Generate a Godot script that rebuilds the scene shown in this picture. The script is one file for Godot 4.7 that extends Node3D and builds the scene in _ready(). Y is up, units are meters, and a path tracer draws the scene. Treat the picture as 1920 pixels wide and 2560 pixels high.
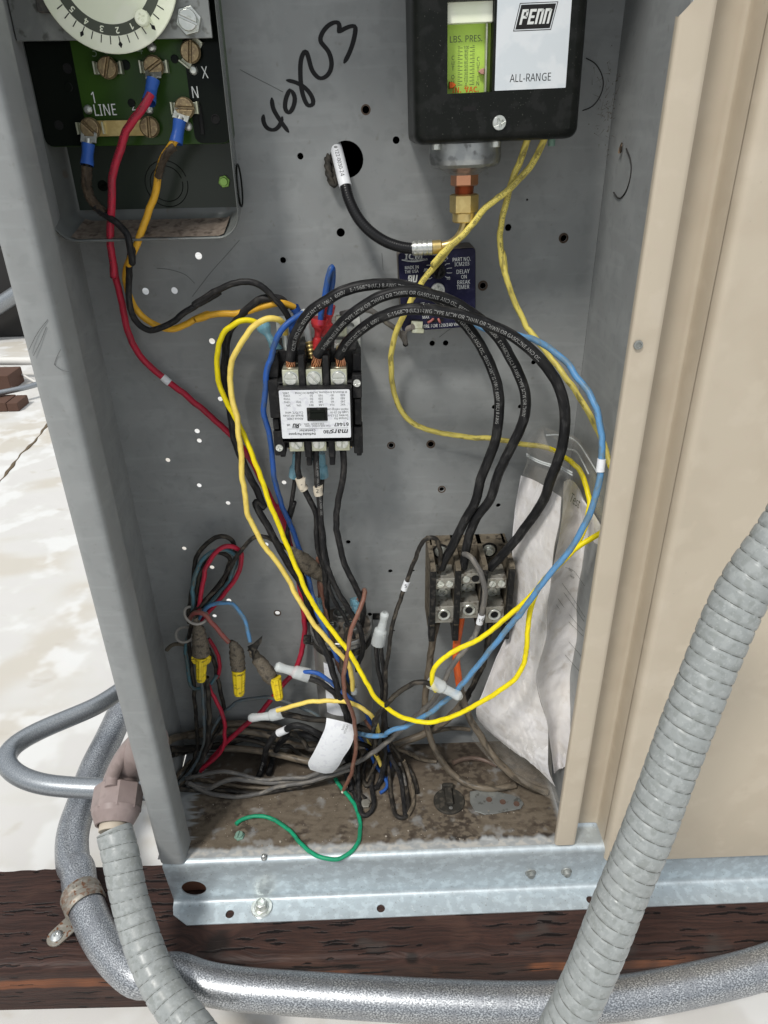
extends Node3D
# An open condensing-unit control cabinet on a flat white roof. Lengths in the helpers are millimetres;
# x runs right along the back panel, y up from the cabinet floor, z out of the back panel.

const MM := 0.001
var M := {}
var used := {}
var rng := RandomNumberGenerator.new()
var font_sans: SystemFont
var font_bold: SystemFont
var text_maker: TextMesh

class G:
	var v := PackedVector3Array()
	var n := PackedVector3Array()
	var u := PackedVector2Array()
	var idx := PackedInt32Array()
	var xf := Transform3D()

	func tri(a: Vector3, b: Vector3, c: Vector3, na: Vector3, nb: Vector3, nc: Vector3, ua := Vector2.ZERO, ub := Vector2.ZERO, uc := Vector2.ZERO) -> void:
		var k := v.size()
		var bs := xf.basis
		v.append(xf * a)
		n.append((bs * na).normalized())
		u.append(ua)
		if (b - a).cross(c - a).dot(na + nb + nc) > 0.0:
			v.append(xf * c)
			v.append(xf * b)
			n.append((bs * nc).normalized())
			n.append((bs * nb).normalized())
			u.append(uc)
			u.append(ub)
		else:
			v.append(xf * b)
			v.append(xf * c)
			n.append((bs * nb).normalized())
			n.append((bs * nc).normalized())
			u.append(ub)
			u.append(uc)
		idx.append(k)
		idx.append(k + 1)
		idx.append(k + 2)

	func quad(a: Vector3, b: Vector3, c: Vector3, d: Vector3, nn: Vector3) -> void:
		tri(a, b, c, nn, nn, nn, Vector2(0, 0), Vector2(1, 0), Vector2(1, 1))
		tri(a, c, d, nn, nn, nn, Vector2(0, 0), Vector2(1, 1), Vector2(0, 1))

	# box with chamfered, softly shaded edges
	func box(c: Vector3, s: Vector3, bev := 0.4) -> void:
		var h := s * 0.5
		var e := minf(bev, minf(h.x, minf(h.y, h.z)) * 0.9)
		var ax := [Vector3(1, 0, 0), Vector3(0, 1, 0), Vector3(0, 0, 1)]
		for i in 3:
			var j := (i + 1) % 3
			var k := (i + 2) % 3
			for sg in [-1.0, 1.0]:
				var nn: Vector3 = ax[i] * sg
				var o: Vector3 = c + nn * h[i]
				var p: Vector3 = ax[j] * (h[j] - e)
				var q: Vector3 = ax[k] * (h[k] - e)
				quad(o - p - q, o + p - q, o + p + q, o - p + q, nn)
		for i in 3:
			var j := (i + 1) % 3
			var k := (i + 2) % 3
			for sj in [-1.0, 1.0]:
				for sk in [-1.0, 1.0]:
					var nj: Vector3 = ax[j] * sj
					var nk: Vector3 = ax[k] * sk
					var l: Vector3 = ax[i] * (h[i] - e)
					var a: Vector3 = c + nj * h[j] + nk * (h[k] - e)
					var b: Vector3 = c + nj * (h[j] - e) + nk * h[k]
					tri(a - l, a + l, b + l, nj, nj, nk)
					tri(a - l, b + l, b - l, nj, nk, nk)
		for sx in [-1.0, 1.0]:
			for sy in [-1.0, 1.0]:
				for sz in [-1.0, 1.0]:
					var g := Vector3(sx, sy, sz)
					var i := Vector3(h.x - e, h.y - e, h.z - e) * g
					tri(c + i + Vector3(sx * e, 0, 0), c + i + Vector3(0, sy * e, 0), c + i + Vector3(0, 0, sz * e), Vector3(sx, 0, 0), Vector3(0, sy, 0), Vector3(0, 0, sz))

	func span(a: Vector3, b: Vector3, bev := 0.4) -> void:
		box((a + b) * 0.5, (b - a).abs(), bev)

	# revolve a profile of (radius, height) round the axis from o along dir
	func lathe(o: Vector3, dir: Vector3, prof: Array, seg := 24, flat_seg := false) -> void:
		var t := dir.normalized()
		var a := t.cross(Vector3(0.31, 0.9, 0.27)).normalized()
		if absf(t.z) > 0.99:
			a = Vector3(1, 0, 0)
		var b := t.cross(a)
		for i in prof.size() - 1:
			var p: Vector2 = prof[i]
			var q: Vector2 = prof[i + 1]
			var d := q - p
			if d.length() < 1e-5:
				continue
			var nr := Vector2(d.y, -d.x).normalized()
			for s in seg:
				var t0 := TAU * s / seg
				var t1 := TAU * (s + 1) / seg
				var e0 := a * cos(t0) + b * sin(t0)
				var e1 := a * cos(t1) + b * sin(t1)
				var n0 := e0 * nr.x + t * nr.y
				var n1 := e1 * nr.x + t * nr.y
				if flat_seg:
					n0 = (n0 + n1).normalized()
					n1 = n0
				var p0 := o + e0 * p.x + t * p.y
				var p1 := o + e1 * p.x + t * p.y
				var q0 := o + e0 * q.x + t * q.y
				var q1 := o + e1 * q.x + t * q.y
				var ua := Vector2(float(s) / seg, p.y * 0.01)
				var ub := Vector2(float(s + 1) / seg, p.y * 0.01)
				var uc := Vector2(float(s + 1) / seg, q.y * 0.01)
				var ud := Vector2(float(s) / seg, q.y * 0.01)
				if p.x > 1e-5:
					tri(p0, p1, q1, n0, n1, n1, ua, ub, uc)
				if q.x > 1e-5:
					tri(p0, q1, q0, n0, n1, n0, ua, uc, ud)

	func cyl(a: Vector3, b: Vector3, r: float, seg := 20, bev := 0.3) -> void:
		var h := a.distance_to(b)
		var e := minf(bev, minf(r, h) * 0.3)
		lathe(a, b - a, [Vector2(0, 0), Vector2(r - e, 0), Vector2(r, e), Vector2(r, h - e), Vector2(r - e, h), Vector2(0, h)], seg)

	func ball(c: Vector3, r: float, seg := 10, squash := 1.0) -> void:
		var prof := []
		for i in 7:
			var t := PI * i / 6.0
			prof.append(Vector2(r * sin(t) if i > 0 and i < 6 else 0.0, -r * squash * cos(t)))
		lathe(c, Vector3(0, 0, 1), prof, seg)

	# a polygon in xy pushed from z0 to z1, with a small chamfer at z1
	func prism(poly: PackedVector2Array, z0: float, z1: float, bev := 0.3) -> void:
		var cen := Vector2.ZERO
		for p in poly:
			cen += p
		cen /= poly.size()
		var area := 0.0
		var k := poly.size()
		for i in k:
			area += poly[i].cross(poly[(i + 1) % k])
		var sg := 1.0 if area > 0 else -1.0
		var top := PackedVector2Array()
		for i in k:
			var d0 := (poly[i] - poly[(i + k - 1) % k]).normalized()
			var d1 := (poly[(i + 1) % k] - poly[i]).normalized()
			var m := Vector2(-d0.y - d1.y, d0.x + d1.x) * sg
			m = m.normalized() / maxf(0.5, sqrt(maxf(0.0, (1.0 + d0.dot(d1)) * 0.5)))
			top.append(poly[i] + m * bev)
		for i in k:
			var p := poly[i]
			var q := poly[(i + 1) % k]
			var e := q - p
			var nn := Vector3(e.y, -e.x, 0).normalized() * sg
			quad(Vector3(p.x, p.y, z0), Vector3(q.x, q.y, z0), Vector3(q.x, q.y, z1 - bev), Vector3(p.x, p.y, z1 - bev), nn)
			if bev > 0.0:
				var nz := Vector3(0, 0, 1)
				var pt := top[i]
				var qt := top[(i + 1) % k]
				tri(Vector3(p.x, p.y, z1 - bev), Vector3(q.x, q.y, z1 - bev), Vector3(qt.x, qt.y, z1), nn, nn, nz)
				tri(Vector3(p.x, p.y, z1 - bev), Vector3(qt.x, qt.y, z1), Vector3(pt.x, pt.y, z1), nn, nz, nz)
		var ix := Geometry2D.triangulate_polygon(top)
		for i in range(0, ix.size(), 3):
			var a := top[ix[i]]
			var b := top[ix[i + 1]]
			var c := top[ix[i + 2]]
			var nn := Vector3(0, 0, 1)
			tri(Vector3(a.x, a.y, z1), Vector3(b.x, b.y, z1), Vector3(c.x, c.y, z1), nn, nn, nn)
		ix = Geometry2D.triangulate_polygon(poly)
		for i in range(0, ix.size(), 3):
			var a := poly[ix[i]]
			var b := poly[ix[i + 1]]
			var c := poly[ix[i + 2]]
			var nn := Vector3(0, 0, -1)
			tri(Vector3(a.x, a.y, z0), Vector3(b.x, b.y, z0), Vector3(c.x, c.y, z0), nn, nn, nn)

	# rows of points joined into a smooth skin; out points the way the skin should face at its middle
	func skin(rows: Array, closed := false, out := Vector3.ZERO, us := 1.0, vs := 1.0) -> void:
		var k := v.size()
		var nr := rows.size()
		var nc: int = rows[0].size()
		var wrap := nc - 1 if closed else nc
		var flip := 1.0
		var first := true
		for pass_no in 2:
			for i in nr:
				for j in nc:
					var r0: PackedVector3Array = rows[maxi(i - 1, 0)]
					var r1: PackedVector3Array = rows[mini(i + 1, nr - 1)]
					var rr: PackedVector3Array = rows[i]
					var jl := j - 1
					var jr := j + 1
					if closed:
						jl = (j - 1 + wrap) % wrap
						jr = (j + 1) % wrap
					else:
						jl = maxi(jl, 0)
						jr = mini(jr, nc - 1)
					var nn := (r1[j] - r0[j]).cross(rr[jr] - rr[jl])
					if pass_no == 0:
						if i == nr / 2 and j == nc / 2:
							var ref := out
							if closed:
								var cen := Vector3.ZERO
								for q in wrap:
									cen += rr[q]
								ref = rr[j] - cen / wrap
							flip = -1.0 if nn.dot(ref) < 0 else 1.0
					else:
						v.append(xf * rr[j])
						n.append((xf.basis * (nn * flip)).normalized())
						u.append(Vector2(us * j / (nc - 1), vs * i / (nr - 1)))
			first = false
		for i in nr - 1:
			for j in nc - 1:
				var a := k + i * nc + j
				var b := a + 1
				var c := a + nc
				var d := c + 1
				if flip > 0:
					idx.append_array([a, b, c, b, d, c])
				else:
					idx.append_array([a, c, b, b, c, d])

	# a tube along points; radius is a number or a Callable (s, angle) -> radius
	func tube(path: PackedVector3Array, r: float, seg := 12, rad = null, caps := true) -> void:
		var np := path.size()
		var t0 := (path[1] - path[0]).normalized()
		var a := t0.cross(Vector3(0.2, 0.3, 1)).normalized()
		var s := 0.0
		var rows := []
		var total := 0.0
		for i in np - 1:
			total += path[i].distance_to(path[i + 1])
		for i in np:
			var t := (path[mini(i + 1, np - 1)] - path[maxi(i - 1, 0)]).normalized()
			a = (a - t * a.dot(t)).normalized()
			var b := t.cross(a)
			if i > 0:
				s += path[i].distance_to(path[i - 1])
			var row := PackedVector3Array()
			for j in seg + 1:
				var th := TAU * (j % seg) / seg
				var rr: float = r if rad == null else rad.call(s, th)
				row.append(path[i] + (a * cos(th) + b * sin(th)) * rr)
			rows.append(row)
		skin(rows, true, Vector3.ZERO, 1.0, total / (TAU * r))
		if caps:
			for e in [0, np - 1]:
				var nn := (path[0] - path[1]).normalized() if e == 0 else (path[np - 1] - path[np - 2]).normalized()
				for j in seg:
					tri(path[e], rows[e][j], rows[e][j + 1], nn, nn, nn)


# ---------------------------------------------------------------- naming and committing
func numbered(called: String, parent: Node) -> String:
	var key := str(parent.get_instance_id()) + "/" + called
	used[key] = used.get(key, 0) + 1
	return called if used[key] == 1 else "%s_%03d" % [called, used[key] - 1]

func tag(o: Node3D, label: String, category := "", group := "", kind := "") -> Node3D:
	if label:
		o.set_meta("label", label)
	if category:
		o.set_meta("category", category)
	if group:
		o.set_meta("group", group)
	if kind:
		o.set_meta("kind", kind)
	return o

func commit(g: G, called: String, mat: Material, parent: Node = null) -> MeshInstance3D:
	var p: Node = parent if parent else self
	var o := MeshInstance3D.new()
	o.name = numbered(called, p)
	var off := Vector3.ZERO
	if parent == null and g.v.size() > 0:
		var box := AABB(g.v[0], Vector3.ZERO)
		for q in g.v:
			box = box.expand(q)
		off = Vector3(box.get_center().x, box.position.y, box.get_center().z)
	var vv := PackedVector3Array()
	vv.resize(g.v.size())
	for i in g.v.size():
		vv[i] = (g.v[i] - off) * MM
	var arr := []
	arr.resize(Mesh.ARRAY_MAX)
	arr[Mesh.ARRAY_VERTEX] = vv
	arr[Mesh.ARRAY_NORMAL] = g.n
	arr[Mesh.ARRAY_TEX_UV] = g.u
	arr[Mesh.ARRAY_INDEX] = g.idx
	var me := ArrayMesh.new()
	me.add_surface_from_arrays(Mesh.PRIMITIVE_TRIANGLES, arr)
	me.surface_set_material(0, mat)
	o.mesh = me
	o.position = off * MM
	p.add_child(o, true)
	return o

func thing(called: String, label: String, category: String, at := Vector3.ZERO, turn := 0.0, group := "") -> Node3D:
	var o := Node3D.new()
	o.name = numbered(called, self)
	add_child(o, true)
	o.position = at * MM
	o.rotation.z = turn
	tag(o, label, category, group)
	return o

# ---------------------------------------------------------------- shapes
func rrect(x0: float, y0: float, x1: float, y1: float, r: float, seg := 4) -> PackedVector2Array:
	var p := PackedVector2Array()
	var cs := [Vector2(x1 - r, y1 - r), Vector2(x0 + r, y1 - r), Vector2(x0 + r, y0 + r), Vector2(x1 - r, y0 + r)]
	for i in 4:
		for j in seg + 1:
			var t := PI * 0.5 * (i + float(j) / seg)
			p.append(cs[i] + Vector2(cos(t), sin(t)) * r)
	return p

func circle(c: Vector2, r: float, seg := 20) -> PackedVector2Array:
	var p := PackedVector2Array()
	for i in seg:
		p.append(c + Vector2(cos(TAU * i / seg), sin(TAU * i / seg)) * r)
	return p

func spline(pts: PackedVector3Array, step := 2.5, smooth_passes := 2) -> PackedVector3Array:
	var out := PackedVector3Array()
	var k := pts.size()
	for i in k - 1:
		var p0 := pts[maxi(i - 1, 0)]
		var p1 := pts[i]
		var p2 := pts[i + 1]
		var p3 := pts[mini(i + 2, k - 1)]
		var d := p1.distance_to(p2)
		var t0 := pow(maxf(p0.distance_to(p1), 0.01), 0.5)
		var t1 := pow(maxf(d, 0.01), 0.5)
		var t2 := pow(maxf(p2.distance_to(p3), 0.01), 0.5)
		var m1 := (p2 - p1)
		var m2 := (p2 - p1)
		if i > 0:
			m1 = ((p1 - p0) / t0 - (p2 - p0) / (t0 + t1) + (p2 - p1) / t1) * t1
		if i < k - 2:
			m2 = ((p2 - p1) / t1 - (p3 - p1) / (t1 + t2) + (p3 - p2) / t2) * t1
		var c := maxi(1, int(ceil(d / step)))
		for j in c:
			var t := float(j) / c
			var h := t * t
			var q := h * t
			out.append(p1 * (2 * q - 3 * h + 1) + m1 * (q - 2 * h + t) + p2 * (-2 * q + 3 * h) + m2 * (q - h))
	out.append(pts[k - 1])
	# ease out measuring kinks
	for it in smooth_passes:
		var sm := out.duplicate()
		for i in range(1, out.size() - 1):
			sm[i] = out[i] * 0.5 + (out[i - 1] + out[i + 1]) * 0.25
		out = sm
	return out

func vecs(a: Array) -> PackedVector3Array:
	var p := PackedVector3Array()
	for i in range(0, a.size(), 3):
		p.append(Vector3(a[i], a[i + 1], a[i + 2]))
	return p

# a convex plate in the xy plane at z = 0, thickness t behind it, with round or oval holes [x, y, rx, ry]
func plate(g: G, outline: PackedVector2Array, holes: Array, t: float, cell := 30.0, uvrect := Rect2()) -> void:
	var pts := PackedVector2Array()
	var k := outline.size()
	for i in k:
		var p := outline[i]
		var q := outline[(i + 1) % k]
		var c := maxi(1, int(p.distance_to(q) / cell))
		for j in c:
			pts.append(p.lerp(q, float(j) / c))
	var lo := outline[0]
	var hi := outline[0]
	for p in outline:
		lo = lo.min(p)
		hi = hi.max(p)
	for h in holes:
		var seg := 16 if h[2] < 6 else 28
		for i in seg:
			pts.append(Vector2(h[0] + cos(TAU * i / seg) * h[2], h[1] + sin(TAU * i / seg) * h[3]))
			if h[2] < 6:
				pts.append(Vector2(h[0] + cos(TAU * (i + 0.5) / seg) * h[2] * 1.6, h[1] + sin(TAU * (i + 0.5) / seg) * h[3] * 1.6))
	var y := lo.y + cell * 0.5
	while y < hi.y:
		var x := lo.x + cell * 0.5
		while x < hi.x:
			var p := Vector2(x + fmod(y * 7.3, 3.0), y + fmod(x * 3.7, 3.0))
			var ok := Geometry2D.is_point_in_polygon(p, outline)
			for h in holes:
				if p.distance_to(Vector2(h[0], h[1])) < h[2] * 1.8 + 1:
					ok = false
			if ok:
				pts.append(p)
			x += cell
		y += cell
	var ix := Geometry2D.triangulate_delaunay(pts)
	var nz := Vector3(0, 0, 1)
	for i in range(0, ix.size(), 3):
		var a := pts[ix[i]]
		var b := pts[ix[i + 1]]
		var c := pts[ix[i + 2]]
		if absf((b - a).cross(c - a)) < 0.002:
			continue
		var m := (a + b + c) / 3.0
		var ok := Geometry2D.is_point_in_polygon(m, outline)
		for h in holes:
			var e := Vector2((m.x - h[0]) / h[2], (m.y - h[1]) / h[3])
			if e.length() < 0.985:
				ok = false
		if not ok:
			continue
		var ua := a
		var ub := b
		var uc := c
		if uvrect.size.x > 0:
			ua = (a - uvrect.position) / uvrect.size
			ub = (b - uvrect.position) / uvrect.size
			uc = (c - uvrect.position) / uvrect.size
			ua.y = 1 - ua.y
			ub.y = 1 - ub.y
			uc.y = 1 - uc.y
		g.tri(Vector3(a.x, a.y, 0), Vector3(b.x, b.y, 0), Vector3(c.x, c.y, 0), nz, nz, nz, ua, ub, uc)
		g.tri(Vector3(a.x, a.y, -t), Vector3(b.x, b.y, -t), Vector3(c.x, c.y, -t), -nz, -nz, -nz, ua, ub, uc)
	for h in holes:
		var seg := 16 if h[2] < 6 else 28
		for i in seg:
			var a0 := TAU * i / seg
			var a1 := TAU * (i + 1) / seg
			var p := Vector3(h[0] + cos(a0) * h[2], h[1] + sin(a0) * h[3], 0)
			var q := Vector3(h[0] + cos(a1) * h[2], h[1] + sin(a1) * h[3], 0)
			var nn := Vector3(-cos((a0 + a1) * 0.5), -sin((a0 + a1) * 0.5), 0)
			g.quad(p, q, q - nz * t, p - nz * t, nn)
	for i in k:
		var p := outline[i]
		var q := outline[(i + 1) % k]
		var e := q - p
		var nn := Vector3(e.y, -e.x, 0).normalized()
		if nn.dot(Vector3(p.x, p.y, 0) - Vector3((lo + hi).x, (lo + hi).y, 0) * 0.5) < 0:
			nn = -nn
		g.quad(Vector3(p.x, p.y, 0), Vector3(q.x, q.y, 0), Vector3(q.x, q.y, -t), Vector3(p.x, p.y, -t), nn)

# screw head on the plane z = c.z, kind 2 = slot, 4 = cross
func head(g: G, c: Vector3, r: float, h: float, kind: int, ang := 0.0, w := 0.22) -> void:
	g.lathe(c, Vector3(0, 0, 1), [Vector2(r, 0), Vector2(r, h * 0.55), Vector2(0, h * 0.55)], 22)
	var sectors := kind
	var off := r * w * 0.5
	for s in sectors:
		var a0 := ang + TAU * s / sectors
		var a1 := ang + TAU * (s + 1) / sectors
		var poly := PackedVector2Array()
		var da := asin(off / (r * 0.97))
		if kind == 4:
			poly.append(Vector2(cos((a0 + a1) * 0.5), sin((a0 + a1) * 0.5)) * off * 1.4142)
		for i in 9:
			var t := lerpf(a0 + da, a1 - da, i / 8.0)
			poly.append(Vector2(cos(t), sin(t)) * r * 0.97)
		var moved := PackedVector2Array()
		for p in poly:
			moved.append(p + Vector2(c.x, c.y))
		g.prism(moved, c.z + h * 0.5, c.z + h, h * 0.22)
	if kind == 4:
		for i in 20:
			var a0 := TAU * i / 20
			var a1 := TAU * (i + 1) / 20
			var e0 := Vector3(cos(a0), sin(a0), 0)
			var e1 := Vector3(cos(a1), sin(a1), 0)
			var z0 := Vector3(0, 0, h * 0.5)
			var z1 := Vector3(0, 0, h * 0.86)
			g.quad(c + e0 * r + z0, c + e1 * r + z0, c + e1 * r * 0.98 + z1, c + e0 * r * 0.98 + z1, (e0 + e1).normalized())
			g.quad(c + e0 * r * 0.98 + z1, c + e1 * r * 0.98 + z1, c + e1 * r * 0.62 + z1 * 1.1, c + e0 * r * 0.62 + z1 * 1.1, Vector3(0, 0, 1))

func hex(g: G, c: Vector3, r: float, h: float, ang := 0.0) -> void:
	g.prism(circle_rot(Vector2(c.x, c.y), r, 6, ang), c.z, c.z + h, 0.5)

func circle_rot(c: Vector2, r: float, seg: int, ang: float) -> PackedVector2Array:
	var p := PackedVector2Array()
	for i in seg:
		p.append(c + Vector2(cos(ang + TAU * i / seg), sin(ang + TAU * i / seg)) * r)
	return p

# lettering: cap height in mm, align 0 left, 1 centre, 2 right; baseline at y
func letters(g: G, s: String, cap: float, x: float, y: float, z: float, align := 0, bold := false, shear := 0.0, turn := 0.0, wide := 1.0) -> void:
	var arr := glyphs(s, bold)
	if arr.is_empty():
		return
	var vs: PackedVector3Array = arr[Mesh.ARRAY_VERTEX]
	var ids = arr[Mesh.ARRAY_INDEX]
	var lo := 1e9
	var hi := -1e9
	for p in vs:
		lo = minf(lo, p.x)
		hi = maxf(hi, p.x)
	var k := cap / 0.72
	var ox := -lo if align == 0 else (-(lo + hi) * 0.5 if align == 1 else -hi)
	var base := g.v.size()
	var cs := cos(turn)
	var sn := sin(turn)
	for p in vs:
		var a := Vector2((p.x + ox) * k * wide + p.y * k * shear, p.y * k)
		g.v.append(g.xf * Vector3(x + a.x * cs - a.y * sn, y + a.x * sn + a.y * cs, z))
		g.n.append((g.xf.basis * Vector3(0, 0, 1)).normalized())
		g.u.append(Vector2.ZERO)
	var cnt: int = ids.size() if ids != null else vs.size()
	for i in range(0, cnt, 3):
		var a: int = ids[i] if ids != null else i
		var b: int = ids[i + 1] if ids != null else i + 1
		var c: int = ids[i + 2] if ids != null else i + 2
		if (vs[b] - vs[a]).cross(vs[c] - vs[a]).z > 0:
			g.idx.append_array([base + a, base + c, base + b])
		else:
			g.idx.append_array([base + a, base + b, base + c])

var glyph_cache := {}
func glyphs(s: String, bold: bool) -> Array:
	var key := s + ("*" if bold else "")
	if glyph_cache.has(key):
		return glyph_cache[key]
	text_maker.font = font_bold if bold else font_sans
	text_maker.text = s
	var arr: Array = text_maker.surface_get_arrays(0) if text_maker.get_surface_count() > 0 else []
	# baseline to 0: measure from a capital
	if not arr.is_empty():
		var vs: PackedVector3Array = arr[Mesh.ARRAY_VERTEX]
		var lift := 0.36
		for i in vs.size():
			vs[i].y += lift
		arr[Mesh.ARRAY_VERTEX] = vs
	glyph_cache[key] = arr
	return arr

# lettering wrapped round a tube: reads along the path, letters' tops to the left of travel as seen from the front
func wrap_letters(g: G, path: PackedVector3Array, r: float, s: String, cap: float, start: float, side: float, skip := 0.0) -> void:
	var arr := glyphs(s, false)
	if arr.is_empty():
		return
	var acc := PackedFloat32Array([0.0])
	for i in range(1, path.size()):
		acc.append(acc[i - 1] + path[i].distance_to(path[i - 1]))
	var total := acc[acc.size() - 1]
	var vs: PackedVector3Array = arr[Mesh.ARRAY_VERTEX]
	var ids = arr[Mesh.ARRAY_INDEX]
	var lo := 1e9
	for p in vs:
		lo = minf(lo, p.x)
	var k := cap / 0.72
	var base := g.v.size()
	var face := Vector3(0, 0.42, 0.91)
	var ok := PackedByteArray()
	for p in vs:
		var l := start + (p.x - lo) * k * 1.05
		ok.append(1 if l < total - 2.0 else 0)
		l = clampf(l, 0.0, total - 0.01)
		var i := acc.bsearch(l) - 1
		i = clampi(i, 0, path.size() - 2)
		var f := (l - acc[i]) / maxf(acc[i + 1] - acc[i], 1e-5)
		var c := path[i].lerp(path[i + 1], f)
		var ta := (path[mini(i + 1, path.size() - 1)] - path[maxi(i - 1, 0)]).normalized()
		var tb := (path[mini(i + 2, path.size() - 1)] - path[i]).normalized()
		var t := ta.lerp(tb, f).normalized()
		var nn := (face - t * face.dot(t)).normalized()
		var up := nn.cross(t)
		var an := (p.y * k - cap * 0.5) / r + side
		var d := nn * cos(an) + up * sin(an)
		g.v.append(c + d * (r + 0.06))
		g.n.append(d)
		g.u.append(Vector2.ZERO)
	var cnt: int = ids.size() if ids != null else vs.size()
	for i in range(0, cnt, 3):
		var a: int = ids[i] if ids != null else i
		var b: int = ids[i + 1] if ids != null else i + 1
		var c: int = ids[i + 2] if ids != null else i + 2
		if ok[a] + ok[b] + ok[c] < 3:
			continue
		if (vs[b] - vs[a]).cross(vs[c] - vs[a]).z > 0:
			g.idx.append_array([base + a, base + c, base + b])
		else:
			g.idx.append_array([base + a, base + b, base + c])

# ---------------------------------------------------------------- materials
func lin(r: float, g: float, b: float) -> Color:
	return Color(r, g, b).linear_to_srgb()

func noise_bytes(w: int, h: int, freq: float, seed_no: int, oct := 4, fx := 1.0) -> PackedByteArray:
	var nz := FastNoiseLite.new()
	nz.seed = seed_no
	nz.noise_type = FastNoiseLite.TYPE_SIMPLEX_SMOOTH
	nz.frequency = freq
	nz.fractal_octaves = oct
	var ww := maxi(8, int(w * fx))
	var im := nz.get_seamless_image(ww, h)
	im.convert(Image.FORMAT_L8)
	if ww != w:
		im.resize(w, h, Image.INTERPOLATE_CUBIC)
	return im.get_data()

# base colour plus layers [colour, frequency, seed, from, to, x stretch]
func blend_tex(base: Color, layers: Array, w := 256, h := 256) -> ImageTexture:
	var out := PackedByteArray()
	out.resize(w * h * 3)
	var px := PackedFloat32Array()
	px.resize(w * h * 3)
	for i in w * h:
		px[i * 3] = base.r
		px[i * 3 + 1] = base.g
		px[i * 3 + 2] = base.b
	for l in layers:
		var nb := noise_bytes(w, h, l[1], l[2], 4, l[5] if l.size() > 5 else 1.0)
		var c: Color = l[0]
		var lut := PackedFloat32Array()
		for i in 256:
			lut.append(smoothstep(l[3], l[4], i / 255.0) * c.a)
		for i in w * h:
			var t := lut[nb[i]]
			if t > 0.0:
				px[i * 3] += (c.r - px[i * 3]) * t
				px[i * 3 + 1] += (c.g - px[i * 3 + 1]) * t
				px[i * 3 + 2] += (c.b - px[i * 3 + 2]) * t
	for i in w * h * 3:
		out[i] = int(clampf(px[i], 0, 1) * 255.0)
	return ImageTexture.create_from_image(Image.create_from_data(w, h, false, Image.FORMAT_RGB8, out))

func gray_tex(freq: float, seed_no: int, lo: float, hi: float, size := 256, fx := 1.0) -> ImageTexture:
	var nb := noise_bytes(size, size, freq, seed_no, 4, fx)
	for i in nb.size():
		nb[i] = int(lerpf(lo, hi, nb[i] / 255.0) * 255.0)
	return ImageTexture.create_from_image(Image.create_from_data(size, size, false, Image.FORMAT_L8, nb))

func mat(called: String, c: Color, rough := 0.5, metal := 0.0, tex: Texture2D = null, tri := 0.0) -> StandardMaterial3D:
	var m := StandardMaterial3D.new()
	m.resource_name = called
	m.albedo_color = Color.WHITE if tex else c
	m.albedo_texture = tex
	m.roughness = rough
	m.metallic_specular = 0.5 if metal > 0.1 else 0.36
	m.metallic = metal
	if tri > 0.0:
		m.uv1_triplanar = true
		m.uv1_scale = Vector3.ONE * tri
	M[called] = m
	return m

func bump(m: StandardMaterial3D, tex: Texture2D, depth_mm: float) -> void:
	m.heightmap_enabled = true
	m.heightmap_texture = tex
	m.heightmap_scale = depth_mm * 0.1

func fade(c: Color, a: float) -> Color:
	return Color(c.r, c.g, c.b, a)

func _ready() -> void:
	rng.seed = 7
	# ------------------------------------------------ camera
	var cam := Camera3D.new()
	cam.name = "camera"
	cam.keep_aspect = Camera3D.KEEP_HEIGHT
	cam.fov = 71.583
	cam.near = 0.02
	cam.far = 200.0
	cam.transform = Transform3D(Basis(Vector3(0.99938, -0.01727, 0.03059), Vector3(0.02977, 0.87860, -0.47664), Vector3(-0.01864, 0.47725, 0.87857)), Vector3(0.00000, 0.54100, 0.51000))
	add_child(cam)
	cam.current = true
	# ------------------------------------------------ sky, sun, exposure
	var env := Environment.new()
	env.background_mode = Environment.BG_SKY
	var sky := Sky.new()
	var sm := ProceduralSkyMaterial.new()
	sm.sky_top_color = Color(0.97, 0.985, 1.0)
	sm.sky_horizon_color = Color(0.63, 0.67, 0.71)
	sm.ground_horizon_color = Color(0.62, 0.63, 0.63)
	sm.ground_bottom_color = Color(0.5, 0.5, 0.5)
	sm.sky_curve = 0.5
	sm.sun_angle_max = 0.0
	sky.sky_material = sm
	env.sky = sky
	env.background_energy_multiplier = 0.86
	env.tonemap_mode = Environment.TONE_MAPPER_LINEAR
	env.tonemap_exposure = 1.2
	env.sdfgi_enabled = true
	env.ssao_enabled = true
	env.ssil_enabled = true
	var we := WorldEnvironment.new()
	we.name = "world_environment"
	we.environment = env
	add_child(we)
	var sun := DirectionalLight3D.new()
	sun.name = "sun"
	sun.light_color = Color(1.0, 0.985, 0.96)
	sun.light_energy = 0.7
	sun.light_angular_distance = 10.0
	sun.shadow_enabled = true
	sun.look_at_from_position(Vector3(-0.9, 2.3, 1.25), Vector3.ZERO)
	add_child(sun)

	font_sans = SystemFont.new()
	font_sans.font_names = PackedStringArray(["Droid Sans"])
	font_bold = SystemFont.new()
	font_bold.font_names = PackedStringArray(["Droid Sans"])
	font_bold.font_weight = 700
	text_maker = TextMesh.new()
	text_maker.font_size = 32
	text_maker.pixel_size = 1.0 / 32.0
	text_maker.depth = 0.0
	text_maker.curve_step = 2.0
	text_maker.vertical_alignment = VERTICAL_ALIGNMENT_CENTER

	make_materials()
	build_roof()
	build_beam()
	build_cabinet()
	build_conduits()
	build_clock()
	build_pressure_control()
	build_hose()
	build_delay_timer()
	build_contactor()
	build_block()
	build_capacitor()
	build_wires()
	build_connectors()
	build_bag()
	build_floor_bits()
	build_far_things()

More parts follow.
